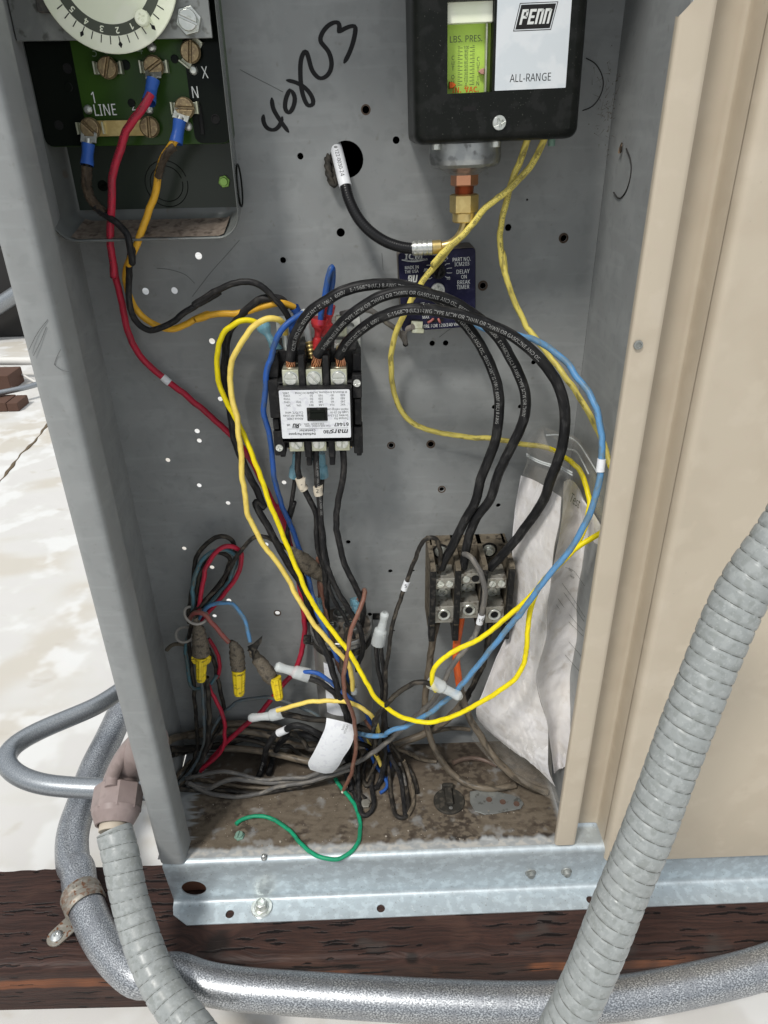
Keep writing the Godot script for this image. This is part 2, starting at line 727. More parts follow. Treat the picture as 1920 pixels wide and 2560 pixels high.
func make_materials() -> void:
	var pt := blend_tex(lin(0.252, 0.262, 0.262), [[fade(lin(0.285, 0.295, 0.295), 0.7), 0.012, 3, 0.45, 0.75], [fade(lin(0.22, 0.229, 0.229), 0.5), 0.03, 9, 0.55, 0.8], [fade(lin(0.31, 0.32, 0.32), 0.35), 0.05, 13, 0.6, 0.8, 0.12], [fade(lin(0.15, 0.14, 0.125), 0.35), 0.05, 21, 0.78, 0.95], [fade(lin(0.33, 0.35, 0.35), 0.3), 0.11, 5, 0.86, 0.96]], 512, 512)
	var p := mat("panel_paint", Color.WHITE, 0.42, 0.0, pt, 4.0)
	p.roughness_texture = gray_tex(0.02, 4, 0.30, 0.52)
	p.roughness = 1.0
	bump(p, gray_tex(0.25, 8, 0, 1), 0.05)
	var bt := blend_tex(lin(0.505, 0.44, 0.348), [[fade(lin(0.475, 0.41, 0.32), 0.7), 0.01, 31, 0.4, 0.7], [fade(lin(0.54, 0.475, 0.38), 0.6), 0.02, 33, 0.55, 0.8], [fade(lin(0.34, 0.29, 0.23), 0.5), 0.13, 35, 0.90, 0.97]], 512, 512)
	p = mat("beige_paint", Color.WHITE, 0.45, 0.0, bt, 3.0)
	bump(p, gray_tex(0.3, 38, 0, 1), 0.03)
	var gt := blend_tex(lin(0.48, 0.535, 0.565), [[fade(lin(0.60, 0.67, 0.705), 0.8), 0.035, 41, 0.45, 0.7], [fade(lin(0.43, 0.475, 0.50), 0.6), 0.02, 43, 0.55, 0.8, 0.5], [fade(lin(0.2, 0.2, 0.19), 0.7), 0.13, 45, 0.80, 0.9], [fade(lin(0.78, 0.80, 0.8), 0.6), 0.09, 46, 0.75, 0.9]], 512, 512)
	p = mat("galvanised", Color.WHITE, 0.5, 0.55, gt, 5.0)
	p.roughness_texture = gray_tex(0.04, 47, 0.34, 0.62)
	p.roughness = 1.0
	var et := blend_tex(lin(0.22, 0.232, 0.25), [[fade(lin(0.62, 0.64, 0.66), 0.9), 0.13, 51, 0.40, 0.66], [fade(lin(0.30, 0.31, 0.33), 0.6), 0.015, 53, 0.4, 0.7, 0.4], [fade(lin(0.03, 0.03, 0.035), 0.9), 0.12, 55, 0.74, 0.82]], 512, 512)
	p = mat("conduit_steel", Color.WHITE, 0.38, 0.75, et, 0.0)
	p.uv1_scale = Vector3(1, 0.7, 1)
	bump(p, gray_tex(0.2, 57, 0, 1), 0.06)
	var e2 := blend_tex(lin(0.24, 0.26, 0.28), [[fade(lin(0.44, 0.465, 0.49), 0.9), 0.05, 61, 0.4, 0.65, 6.0], [fade(lin(0.22, 0.23, 0.25), 0.7), 0.04, 63, 0.6, 0.8, 6.0], [fade(lin(0.1, 0.1, 0.1), 0.7), 0.14, 65, 0.80, 0.88]], 512, 512)
	p = mat("smooth_conduit_steel", Color.WHITE, 0.36, 0.7, e2, 0.0)
	var ft := blend_tex(lin(0.275, 0.292, 0.29), [[fade(lin(0.32, 0.338, 0.336), 0.8), 0.02, 71, 0.45, 0.7], [fade(lin(0.225, 0.24, 0.23), 0.6), 0.015, 73, 0.55, 0.75], [fade(lin(0.40, 0.42, 0.41), 0.5), 0.05, 75, 0.7, 0.85], [fade(lin(0.13, 0.13, 0.12), 0.7), 0.13, 77, 0.84, 0.9]], 512, 512)
	p = mat("flex_vinyl", Color.WHITE, 0.36, 0.0, ft, 0.0)
	p.uv1_scale = Vector3(1, 1.0, 1)
	p.roughness_texture = gray_tex(0.03, 79, 0.22, 0.5)
	p.roughness = 1.0
	bump(p, gray_tex(0.03, 80, 0, 1), 0.12)
	mat("groove_grey", lin(0.13, 0.135, 0.125), 0.8)
	mat("fitting_plastic", Color.WHITE, 0.42, 0.0, blend_tex(lin(0.25, 0.197, 0.185), [[fade(lin(0.30, 0.24, 0.227), 0.8), 0.02, 82, 0.4, 0.7], [fade(lin(0.19, 0.15, 0.138), 0.6), 0.04, 83, 0.6, 0.8]], 128, 128), 12.0)
	# wire jackets
	var grime := lin(0.03, 0.026, 0.02)
	wire_mat("yellow", lin(0.88, 0.72, 0.008), lin(0.35, 0.27, 0.02), 0.2, 101)
	wire_mat("paleyellow", lin(0.86, 0.66, 0.15), lin(0.62, 0.42, 0.08), 0.3, 102)
	wire_mat("dirtyyellow", lin(0.72, 0.60, 0.14), lin(0.20, 0.165, 0.05), 0.6, 103)
	wire_mat("amber", lin(0.70, 0.38, 0.03), lin(0.35, 0.18, 0.02), 0.3, 104)
	wire_mat("red", lin(0.42, 0.018, 0.045), lin(0.20, 0.03, 0.04), 0.5, 105)
	wire_mat("dustyred", lin(0.30, 0.085, 0.075), lin(0.22, 0.13, 0.10), 0.8, 106)
	wire_mat("blue", lin(0.025, 0.095, 0.36), lin(0.07, 0.08, 0.10), 0.45, 107)
	wire_mat("skyblue", lin(0.10, 0.26, 0.48), lin(0.15, 0.17, 0.17), 0.5, 108)
	wire_mat("dustyblue", lin(0.07, 0.16, 0.20), lin(0.10, 0.095, 0.08), 0.8, 109)
	wire_mat("greyblue", lin(0.10, 0.13, 0.145), lin(0.13, 0.115, 0.095), 0.7, 110)
	wire_mat("blackwire", lin(0.016, 0.016, 0.017), lin(0.06, 0.055, 0.05), 0.45, 111)
	wire_mat("blackcable", lin(0.013, 0.013, 0.014), lin(0.06, 0.058, 0.055), 0.4, 112)
	M["blackcable"].roughness = 0.4
	wire_mat("dustyblack", lin(0.024, 0.022, 0.02), lin(0.10, 0.085, 0.066), 0.75, 113)
	wire_mat("dustbrown", lin(0.155, 0.125, 0.092), lin(0.065, 0.055, 0.042), 0.8, 114)
	wire_mat("dustpink", lin(0.18, 0.125, 0.10), lin(0.08, 0.06, 0.045), 0.8, 115)
	wire_mat("greywire", lin(0.12, 0.115, 0.11), lin(0.22, 0.20, 0.17), 0.8, 116)
	wire_mat("greybrown", lin(0.23, 0.21, 0.195), lin(0.15, 0.13, 0.11), 0.6, 117)
	wire_mat("brown", lin(0.19, 0.085, 0.06), lin(0.24, 0.15, 0.11), 0.6, 118)
	wire_mat("orangetape", lin(0.66, 0.11, 0.018), lin(0.32, 0.07, 0.03), 0.5, 119)
	wire_mat("green", lin(0.012, 0.30, 0.15), lin(0.02, 0.14, 0.08), 0.5, 120)
	wire_mat("fuzz", lin(0.085, 0.062, 0.042), lin(0.03, 0.024, 0.018), 0.9, 121)
	M["fuzz"].roughness = 1.0
	# metals and plastics
	mat("brass", lin(0.50, 0.34, 0.12), 0.36, 0.75, blend_tex(lin(0.56, 0.42, 0.17), [[fade(lin(0.66, 0.52, 0.23), 0.8), 0.05, 131, 0.4, 0.7]], 64, 64), 40.0)
	mat("old_brass", Color.WHITE, 0.45, 0.75, blend_tex(lin(0.30, 0.225, 0.125), [[fade(lin(0.22, 0.16, 0.095), 0.9), 0.03, 133, 0.4, 0.65], [fade(lin(0.46, 0.37, 0.20), 0.8), 0.06, 134, 0.6, 0.8]], 128, 128), 60.0)
	mat("copper", lin(0.60, 0.29, 0.17), 0.34, 0.9)
	mat("zinc", Color.WHITE, 0.34, 0.85, blend_tex(lin(0.60, 0.62, 0.58), [[fade(lin(0.72, 0.73, 0.70), 0.8), 0.03, 136, 0.4, 0.7], [fade(lin(0.42, 0.44, 0.36), 0.5), 0.05, 137, 0.6, 0.8]], 128, 128), 30.0)
	mat("zinc_olive", Color.WHITE, 0.38, 0.7, blend_tex(lin(0.50, 0.51, 0.38), [[fade(lin(0.62, 0.63, 0.52), 0.8), 0.02, 138, 0.4, 0.7], [fade(lin(0.38, 0.38, 0.27), 0.5), 0.05, 139, 0.6, 0.8]], 128, 128), 30.0)
	mat("dull_lug", Color.WHITE, 0.5, 0.6, blend_tex(lin(0.33, 0.315, 0.275), [[fade(lin(0.44, 0.43, 0.39), 0.8), 0.02, 141, 0.4, 0.7], [fade(lin(0.14, 0.12, 0.095), 0.8), 0.04, 142, 0.6, 0.8]], 128, 128), 30.0)
	mat("steel", lin(0.62, 0.63, 0.62), 0.3, 0.9)
	mat("bell_steel", Color.WHITE, 0.38, 0.8, blend_tex(lin(0.30, 0.31, 0.31), [[fade(lin(0.42, 0.43, 0.42), 0.8), 0.03, 144, 0.4, 0.7], [fade(lin(0.12, 0.12, 0.12), 0.8), 0.05, 145, 0.62, 0.8]], 128, 128), 16.0)
	mat("black_plastic", Color.WHITE, 0.5, 0.0, blend_tex(lin(0.018, 0.018, 0.019), [[fade(lin(0.035, 0.034, 0.033), 0.8), 0.03, 147, 0.5, 0.75], [fade(lin(0.12, 0.115, 0.105), 0.6), 0.13, 148, 0.82, 0.92]], 256, 256), 14.0)
	mat("black_enamel", Color.WHITE, 0.34, 0.0, blend_tex(lin(0.010, 0.011, 0.010), [[fade(lin(0.22, 0.22, 0.19), 0.8), 0.17, 150, 0.84, 0.92], [fade(lin(0.018, 0.019, 0.018), 0.8), 0.02, 151, 0.5, 0.75]], 512, 512), 8.0)
	mat("dusty_grey_box", Color.WHITE, 0.6, 0.0, blend_tex(lin(0.075, 0.072, 0.066), [[fade(lin(0.15, 0.13, 0.105), 0.8), 0.02, 153, 0.45, 0.75], [fade(lin(0.05, 0.05, 0.05), 0.8), 0.05, 154, 0.6, 0.8]], 256, 256), 12.0)
	mat("clock_box_paint", Color.WHITE, 0.24, 0.0, blend_tex(lin(0.155, 0.165, 0.16), [[fade(lin(0.185, 0.197, 0.19), 0.8), 0.01, 156, 0.45, 0.75], [fade(lin(0.14, 0.115, 0.09), 0.7), 0.03, 157, 0.68, 0.9]], 256, 256), 8.0)
	mat("dust", Color.WHITE, 0.95, 0.0, blend_tex(lin(0.18, 0.145, 0.118), [[fade(lin(0.24, 0.20, 0.165), 0.8), 0.05, 158, 0.4, 0.7], [fade(lin(0.07, 0.055, 0.045), 0.8), 0.03, 159, 0.6, 0.8]], 256, 256), 14.0)
	mat("board_green_reflection", Color.WHITE, 0.22, 0.0, blend_tex(lin(0.024, 0.056, 0.010), [[fade(lin(0.036, 0.082, 0.013), 0.9), 0.006, 160, 0.4, 0.7]], 128, 128), 8.0)  # green of a reflected safety vest, painted into the black board
	mat("board_black", lin(0.006, 0.008, 0.006), 0.2)
	mat("dial_face", Color.WHITE, 0.5, 0.0, blend_tex(lin(0.80, 0.84, 0.66), [[fade(lin(0.86, 0.88, 0.74), 0.7), 0.02, 161, 0.4, 0.7]], 128, 128), 12.0)
	mat("dull_plate", Color.WHITE, 0.5, 0.6, blend_tex(lin(0.26, 0.27, 0.26), [[fade(lin(0.36, 0.37, 0.35), 0.8), 0.015, 163, 0.4, 0.7], [fade(lin(0.12, 0.12, 0.11), 0.8), 0.04, 164, 0.62, 0.8]], 256, 256), 10.0)
	mat("navy_face", Color.WHITE, 0.35, 0.0, blend_tex(lin(0.012, 0.012, 0.035), [[fade(lin(0.022, 0.022, 0.05), 0.8), 0.02, 166, 0.5, 0.75], [fade(lin(0.10, 0.10, 0.12), 0.4), 0.12, 167, 0.8, 0.92]], 256, 256), 18.0)
	mat("potting_brown", lin(0.13, 0.115, 0.10), 0.6)
	mat("terminal_tan", Color.WHITE, 0.75, 0.0, blend_tex(lin(0.125, 0.105, 0.078), [[fade(lin(0.175, 0.15, 0.115), 0.8), 0.02, 170, 0.4, 0.7], [fade(lin(0.05, 0.042, 0.033), 0.9), 0.03, 171, 0.58, 0.8]], 256, 256), 16.0)
	mat("terminal_black", Color.WHITE, 0.42, 0.0, blend_tex(lin(0.014, 0.014, 0.014), [[fade(lin(0.05, 0.045, 0.04), 0.8), 0.04, 172, 0.55, 0.8]], 128, 128), 30.0)
	mat("white_label", Color.WHITE, 0.45, 0.0, blend_tex(lin(0.74, 0.76, 0.78), [[fade(lin(0.60, 0.60, 0.66), 0.6), 0.03, 174, 0.6, 0.8], [fade(lin(0.40, 0.38, 0.36), 0.4), 0.12, 175, 0.8, 0.92]], 256, 256), 18.0)
	mat("silver_label", Color.WHITE, 0.4, 0.1, blend_tex(lin(0.62, 0.66, 0.69), [[fade(lin(0.70, 0.73, 0.75), 0.8), 0.02, 176, 0.4, 0.7]], 128, 128), 18.0)
	mat("lime", lin(0.42, 0.62, 0.10), 0.5)  # lime tint painted on the scale plate as a vest reflection
	mat("black_ink", lin(0.012, 0.012, 0.012), 0.6)
	mat("grey_ink", lin(0.08, 0.09, 0.07), 0.6)
	mat("marker_ink", lin(0.006, 0.006, 0.007), 0.6)
	mat("orange_ink", lin(0.70, 0.13, 0.02), 0.6)
	mat("white_ink", lin(0.66, 0.68, 0.66), 0.6)
	mat("grey_print", lin(0.40, 0.42, 0.42), 0.6)
	mat("faint_green_ink", lin(0.16, 0.22, 0.15), 0.6)
	mat("yellow_nut", Color.WHITE, 0.45, 0.0, blend_tex(lin(0.74, 0.56, 0.02), [[fade(lin(0.07, 0.055, 0.02), 0.85), 0.05, 178, 0.62, 0.75, 0.4], [fade(lin(0.60, 0.42, 0.02), 0.6), 0.03, 179, 0.5, 0.7]], 128, 128), 40.0)
	mat("dusty_tape", Color.WHITE, 0.95, 0.0, blend_tex(lin(0.125, 0.105, 0.08), [[fade(lin(0.19, 0.165, 0.13), 0.8), 0.1, 181, 0.45, 0.7], [fade(lin(0.045, 0.04, 0.034), 0.8), 0.03, 182, 0.6, 0.8]], 256, 256), 25.0)
	mat("black_tape", Color.WHITE, 0.5, 0.0, blend_tex(lin(0.02, 0.02, 0.02), [[fade(lin(0.09, 0.08, 0.066), 0.8), 0.03, 184, 0.5, 0.7]], 128, 128), 30.0)
	var nyl := mat("milky_nylon", Color(0.88, 0.90, 0.90, 0.50), 0.32)
	nyl.transparency = BaseMaterial3D.TRANSPARENCY_ALPHA
	var bl := mat("clear_blue", Color(0.50, 0.72, 0.80, 0.55), 0.3)
	bl.transparency = BaseMaterial3D.TRANSPARENCY_ALPHA
	var rd := mat("clear_red", Color(0.80, 0.22, 0.24, 0.78), 0.3)
	rd.transparency = BaseMaterial3D.TRANSPARENCY_ALPHA
	mat("crimp_blue", lin(0.03, 0.10, 0.38), 0.35)
	mat("ring_white", lin(0.34, 0.32, 0.29), 0.5)
	mat("rubber", Color.WHITE, 0.7, 0.0, blend_tex(lin(0.028, 0.026, 0.022), [[fade(lin(0.075, 0.065, 0.052), 0.8), 0.04, 186, 0.5, 0.75]], 128, 128), 20.0)
	var film := mat("bag_film", Color(0.95, 0.94, 0.92, 0.17), 0.2)
	film.transparency = BaseMaterial3D.TRANSPARENCY_ALPHA
	film.albedo_texture = blend_tex(lin(0.72, 0.70, 0.66), [[fade(lin(0.42, 0.37, 0.31), 0.8), 0.02, 188, 0.5, 0.75]], 256, 256)
	film.uv1_triplanar = true
	film.uv1_scale = Vector3.ONE * 8
	bump(film, gray_tex(0.02, 189, 0, 1), 1.2)
	p = mat("paper", Color.WHITE, 0.7, 0.0, blend_tex(lin(0.80, 0.79, 0.80), [[fade(lin(0.74, 0.71, 0.69), 0.7), 0.012, 190, 0.45, 0.7], [fade(lin(0.50, 0.45, 0.40), 0.5), 0.03, 191, 0.68, 0.85]], 256, 256), 7.0)
	bump(p, gray_tex(0.012, 192, 0, 1), 2.0)
	mat("hose_black", lin(0.012, 0.012, 0.013), 0.32)
	mat("cap_can", Color.WHITE, 0.4, 0.7, blend_tex(lin(0.38, 0.38, 0.37), [[fade(lin(0.24, 0.22, 0.19), 0.8), 0.02, 194, 0.5, 0.75]], 128, 128), 14.0)
	mat("cap_top", Color.WHITE, 0.6, 0.3, blend_tex(lin(0.20, 0.17, 0.14), [[fade(lin(0.11, 0.09, 0.07), 0.8), 0.04, 195, 0.45, 0.7]], 128, 128), 20.0)
	mat("foil_tan", lin(0.62, 0.36, 0.13), 0.5)
	mat("flag_paper", lin(0.58, 0.52, 0.42), 0.8)
	mat("verdigris", lin(0.22, 0.36, 0.29), 0.6, 0.3)
	mat("dark_void", lin(0.012, 0.012, 0.012), 0.9)
	mat("roof_seam", lin(0.13, 0.10, 0.065), 0.9)
	mat("white_pipe", lin(0.66, 0.65, 0.62), 0.5)
	mat("far_wood", lin(0.10, 0.055, 0.04), 0.8)
	mat("far_grey", Color.WHITE, 0.7, 0.0, blend_tex(lin(0.22, 0.22, 0.22), [[fade(lin(0.40, 0.39, 0.38), 0.8), 0.05, 197, 0.45, 0.7]], 128, 128), 6.0)
	mat("near_black", lin(0.03, 0.029, 0.028), 0.8)
	mat("scratch_grey", lin(0.12, 0.125, 0.125), 0.7)
	mat("rust_ring", lin(0.10, 0.072, 0.055), 0.9)
	for k in ["black_plastic", "black_enamel", "terminal_black", "navy_face", "board_black", "terminal_tan", "dusty_grey_box", "black_tape", "blackwire", "blackcable", "dustyblack"]:
		M[k].metallic_specular = 0.24

func wire_mat(called: String, c: Color, dirt: Color, amount: float, seed_no: int) -> void:
	var t := blend_tex(c, [[fade(dirt, amount), 0.03, seed_no, 0.56, 0.74, 0.6], [fade(dirt, amount * 0.6), 0.012, seed_no + 300, 0.5, 0.75], [fade(Color.WHITE, 0.06), 0.06, seed_no + 600, 0.6, 0.8]], 128, 256)
	var m := mat(called, Color.WHITE, 0.42, 0.0, t)
	m.uv1_scale = Vector3(1, 0.12, 1)

# ---------------------------------------------------------------- the roof and the beam
func build_roof() -> void:
	var t := blend_tex(lin(0.60, 0.59, 0.565), [[fade(lin(0.53, 0.49, 0.425), 0.8), 0.008, 201, 0.45, 0.7, 0.5], [fade(lin(0.70, 0.70, 0.69), 0.8), 0.02, 202, 0.5, 0.75], [fade(lin(0.46, 0.42, 0.36), 0.4), 0.04, 203, 0.78, 0.94, 0.6]], 512, 512)
	var m := mat("roof_coating", Color.WHITE, 0.6, 0.0, t, 0.9)
	m.uv1_world_triplanar = true
	bump(m, gray_tex(0.02, 204, 0, 1), 3.0)
	var g := G.new()
	var rows := []
	for i in 41:
		var row := PackedVector3Array()
		for j in 41:
			var x := pow(absf(j - 20) / 20.0, 3.0) * signf(j - 20) * 60000.0
			var z := pow(absf(i - 20) / 20.0, 3.0) * signf(i - 20) * 60000.0
			row.append(Vector3(x, -107 - clampf((absf(x) + absf(z) - 3000) * 0.004, 0, 60), z))
		rows.append(row)
	g.skin(rows, false, Vector3(0, 1, 0))
	tag(commit(g, "roof", m), "white coated flat roof with dirt streaks", "", "", "structure")
	var s := G.new()
	var path := spline(vecs([-811.2,-107,-1217.9,-807.1,-107,-1165.9,-799.8,-107,-1104.2,-797.7,-107,-1061.5,-800.2,-107,-1017.4,-793.6,-107,-961,-787.5,-107,-907.8,-781.6,-107,-839.8]), 6.0)
	s.tube(path, 4.0, 8, func(l, th): return 3.4 + 1.8 * sin(l * 0.05) + 1.2 * sin(l * 0.13 + th))
	s.xf = Transform3D()
	for i in s.v.size():
		s.v[i].y = -107.0 + (s.v[i].y + 107.0) * 0.25
	tag(commit(s, "roof_seam", M.roof_seam), "brown dirt filled seam running across white roof at left", "", "", "structure")

func build_beam() -> void:
	var w := 1400
	var h := 340
	var im := PackedByteArray()
	im.resize(w * h * 3)
	var hm := PackedByteArray()
	hm.resize(w * h)
	var n1 := FastNoiseLite.new()
	n1.seed = 11
	n1.frequency = 0.01
	n1.fractal_octaves = 3
	var n2 := FastNoiseLite.new()
	n2.seed = 12
	n2.frequency = 0.05
	n2.fractal_octaves = 2
	var knots := [Vector3(415, 150, 26), Vector3(1085, 118, 15), Vector3(735, 185, 12)]
	var mx := 0.0
	for y in h:
		for x in w:
			var wob := n1.get_noise_2d(x * 0.35, y * 0.9) * 8.0
			var yy := y + wob
			for k in knots:
				var dx: float = (x - k.x) / (k.z * 2.6)
				var dy: float = (y - k.y) / k.z
				var q := dx * dx + dy * dy
				yy += signf(y - k.y) * k.z * 0.9 * exp(-q)
			var g := n2.get_noise_2d(x * 0.10, yy * 3.4) * 0.5 + 0.5
			var fine := n2.get_noise_2d(x * 0.35 + 900, yy * 11.0) * 0.5 + 0.5
			var big := n1.get_noise_2d(x * 0.6 + 400, y * 1.0) * 0.5 + 0.5
			var c := Vector3(0.024, 0.014, 0.012).lerp(Vector3(0.066, 0.034, 0.027), g)
			c = c.lerp(Vector3(0.022, 0.016, 0.015), smoothstep(0.55, 0.8, fine) * 0.7)
			c = c.lerp(Vector3(0.085, 0.046, 0.034), smoothstep(0.62, 0.80, big) * 0.45)
			c = c.lerp(Vector3(0.055, 0.050, 0.046), smoothstep(0.30, 0.12, big) * 0.6)
			for k in knots:
				var dx: float = (x - k.x) / (k.z * 1.1)
				var dy: float = (y - k.y) / k.z
				var q := sqrt(dx * dx + dy * dy)
				c = c.lerp(Vector3(0.012, 0.009, 0.008), smoothstep(1.1, 0.4, q) * 0.9)
			# raw torn strip along the worn front edge
			var edge := absf(y - 214.0 - wob * 0.7) / 14.0
			var raw := smoothstep(1.0, 0.55, edge) * smoothstep(0.50, 0.62, n1.get_noise_2d(x * 0.5 + 50, 77) * 0.5 + 0.5)
			c = c.lerp(Vector3(0.20, 0.075, 0.035) * (0.7 + 0.6 * g), raw * 0.85)
			var bz := g * 0.5 + fine * 0.35
			hm[y * w + x] = int(clampf(bz * 200 + 40, 0, 255))
			var cc := Color(c.x, c.y, c.z).linear_to_srgb()
			var o := (y * w + x) * 3
			im[o] = int(cc.r * 255)
			im[o + 1] = int(cc.g * 255)
			im[o + 2] = int(cc.b * 255)
	for k in 430:
		var cx := rng.randf() * w
		var cy := rng.randf_range(4, h - 4)
		var ln := rng.randf_range(10, 60) * (2.0 if rng.randf() < 0.15 else 1.0)
		var tilt := rng.randf_range(-0.05, 0.02)
		var th := rng.randf_range(0.6, 2.2)
		for s in int(ln):
			var f := s / ln
			var x := int(cx + s) % w
			var yc := cy + tilt * s + sin(s * 0.17 + k) * 0.5
			var ww := th * sin(PI * f) + 0.3
			for d in range(-3, 4):
				var y := int(yc) + d
				if y >= 0 and y < h and absf(y - yc) <= ww:
					var o := (y * w + x) * 3
					im[o] = 20
					im[o + 1] = 14
					im[o + 2] = 13
					hm[y * w + x] = 0
	var m := mat("weathered_wood", Color.WHITE, 0.5, 0.0, ImageTexture.create_from_image(Image.create_from_data(w, h, false, Image.FORMAT_RGB8, im)))
	m.metallic_specular = 0.3
	bump(m, ImageTexture.create_from_image(Image.create_from_data(w, h, false, Image.FORMAT_L8, hm)), 0.9)
	var g := G.new()
	var nz := FastNoiseLite.new()
	nz.seed = 5
	nz.frequency = 0.02
	var rows := []
	var us := 0.0
	for i in 200:
		var x := -700.0 + i * 7.0
		var fz := 179.0 + x * 0.018
		var bz := 86.0 + nz.get_noise_1d(x * 2.0) * 1.5
		var row := PackedVector3Array()
		var a := nz.get_noise_1d(x + 900) * 1.0
		for j in 13:
			row.append(Vector3(x, -51.0 + (nz.get_noise_2d(x, j * 30.0) * 0.5), lerpf(bz, fz - 8, j / 12.0)))
		row.append(Vector3(x, -52.0 + a, fz - 4))
		row.append(Vector3(x, -54.5 + a, fz - 1.2))
		row.append(Vector3(x, -58.0 + a, fz))
		for j in 7:
			row.append(Vector3(x, lerpf(-62, -109, j / 6.0), fz + 0.3 * j))
		var back := PackedVector3Array([Vector3(x, -109, bz), Vector3(x, -54, bz), Vector3(x, -51.5, bz + 1)])
		back.append_array(row)
		rows.append(back)
	g.skin(rows, false, Vector3(0, 1, 0))
	# texture runs 700 mm along, and round the section from back to front
	var nc: int = rows[0].size()
	for i in rows.size():
		var s := 0.0
		for j in nc:
			if j > 2:
				s += rows[i][j].distance_to(rows[i][j - 1])
			g.u[i * nc + j] = Vector2((rows[i][j].x + 345.0) / 700.0, s / 170.0)
	tag(commit(g, "wood_beam", m), "weathered dark brown timber sleeper carrying the cabinet on the roof", "beam")

# ---------------------------------------------------------------- the cabinet
func build_cabinet() -> void:
	var cab := thing("electrical_cabinet", "grey open control cabinet with beige trim and galvanised base rail", "cabinet", Vector3(0, 0, 0))
	# back panel with its punched holes
	var g := G.new()
	var outline := PackedVector2Array([Vector2(-191, 0), Vector2(160, 0), Vector2(160, 760), Vector2(-191, 760)])
	plate(g, outline, [[4.4, 550.3, 2.2, 2.2], [23.2, 533.1, 2.2, 2.2], [-38.3, 525.1, 2.0, 2.0], [-14.6, 478.7, 2.8, 2.8], [-54.7, 462, 2.0, 2.0], [98.4, 479.6, 2.2, 2.2], [136.7, 472.1, 2.2, 2.2], [110, 496.5, 0.7, 0.7], [-111.7, 465.8, 2.4, 2.4], [-54.7, 461.8, 2.0, 2.0], [-110.3, 407.5, 2.2, 2.2], [-109.9, 364, 1.9, 1.9], [-130.7, 338.9, 2, 2], [-130.2, 331, 1.9, 1.9], [-135.6, 292.8, 1.9, 1.9], [-68.3, 293.2, 1.9, 1.9], [-114.8, 276.2, 1.9, 1.9], [-88.4, 276.1, 1.9, 1.9], [28.8, 401.9, 2, 2], [48.2, 402, 2, 2], [58, 402, 2, 2], [17.4, 322.7, 2, 2], [48.3, 322.8, 2.4, 2.4], [57.7, 283.2, 1.9, 1.9], [98.4, 479.4, 2.2, 2.2], [136.9, 471.8, 2.2, 2.2], [83.1, 441.8, 2.1, 2.1], [123.6, 385.9, 1.9, 1.9], [96.2, 351.9, 1.8, 1.8], [116.2, 351.7, 1.8, 1.8], [-151.4, 443.4, 2.4, 2.4], [-131.5, 443.4, 2.3, 2.3], [-156.7, 315.5, 1.9, 1.9], [-156.2, 234.9, 1.9, 1.9], [-135.7, 215.5, 2.0, 2.0], [-88.1, 236.3, 2.1, 2.1], [-19.5, 236.3, 2, 2], [-84.8, 165.9, 2.2, 2.2], [-125.7, 180.7, 2.2, 2.2], [-140.2, 164.8, 1.9, 1.9], [-3.6, 160.8, 2.2, 2.2], [104.5, 266.9, 1.9, 1.9], [15.3, 206.1, 1.9, 1.9], [35.3, 205.7, 1.0, 1.0], [17.5, 142.1, 1.0, 1.0], [-8.9, 522.6, 10.9, 10.9]], 1.2, 34.0)
	commit(g, "back_panel", M.panel_paint, cab)
	# left side with its front post, one folded sheet
	g = G.new()
	var prof := [Vector2(-191, 0), Vector2(-190.2, 20), Vector2(-189.4, 40), Vector2(-188.6, 60), Vector2(-187.8, 80), Vector2(-187, 100), Vector2(-186.4, 114), Vector2(-186, 117.5), Vector2(-185, 120.2), Vector2(-182.6, 121.6), Vector2(-180, 122), Vector2(-174, 122.4), Vector2(-169, 122.6), Vector2(-166.6, 122.0), Vector2(-165.2, 120.4), Vector2(-164.8, 118), Vector2(-164.4, 112), Vector2(-164, 101), Vector2(-165, 101), Vector2(-165.4, 112), Vector2(-165.8, 117.5), Vector2(-167, 120.4), Vector2(-169.4, 121.4), Vector2(-180, 120.8), Vector2(-183.6, 119.4), Vector2(-185, 116), Vector2(-185.8, 100), Vector2(-187.4, 60), Vector2(-189.8, 0)]
	g.skin(extruded(prof, [0.5, 190, 380, 570, 760]), false, Vector3(0, 0, 1))
	commit(g, "left_wall", M.panel_paint, cab)
	# right wall
	g = G.new()
	g.span(Vector3(160, 0, 0), Vector3(161.2, 760, 100), 0.3)
	commit(g, "right_wall", M.panel_paint, cab)
	g = G.new()
	g.span(Vector3(-189, 759, 0), Vector3(190, 761, 122), 0.3)
	commit(g, "top_panel", M.panel_paint, cab)
	# beige corner trim: flange with a notched top, recess and return
	g = G.new()
	prof = [Vector2(148.6, 114), Vector2(148.0, 118), Vector2(148.6, 119.6), Vector2(150, 120), Vector2(156, 120.2), Vector2(162, 120.2), Vector2(164.6, 119.4), Vector2(165.4, 117.6), Vector2(165.7, 114), Vector2(166, 104), Vector2(166.4, 100.6), Vector2(167.4, 99.4), Vector2(169, 99), Vector2(186, 99), Vector2(188.4, 99.3), Vector2(189.4, 100.4), Vector2(189.6, 104), Vector2(189.8, 118)]
	var trows := extruded(prof, [2.5, 150, 300, 450, 583])
	var trow := PackedVector3Array()
	for q in prof:
		trow.append(Vector3(q.x, 583.0 + (q.x - 148.0) * 1.05 if q.x < 165.0 else 760.0, q.y))
	trows.append(trow)
	g.skin(trows, false, Vector3(0, 0, 1))
	commit(g, "corner_trim", M.beige_paint, cab)
	# beige outer panel to the right
	g = G.new()
	prof = [Vector2(190.2, 98), Vector2(190.3, 110), Vector2(190.5, 120), Vector2(190.9, 122.8), Vector2(192, 124.9), Vector2(193.8, 125.8), Vector2(196, 126), Vector2(260, 126), Vector2(420, 126), Vector2(700, 126), Vector2(700, 124), Vector2(420, 124)]
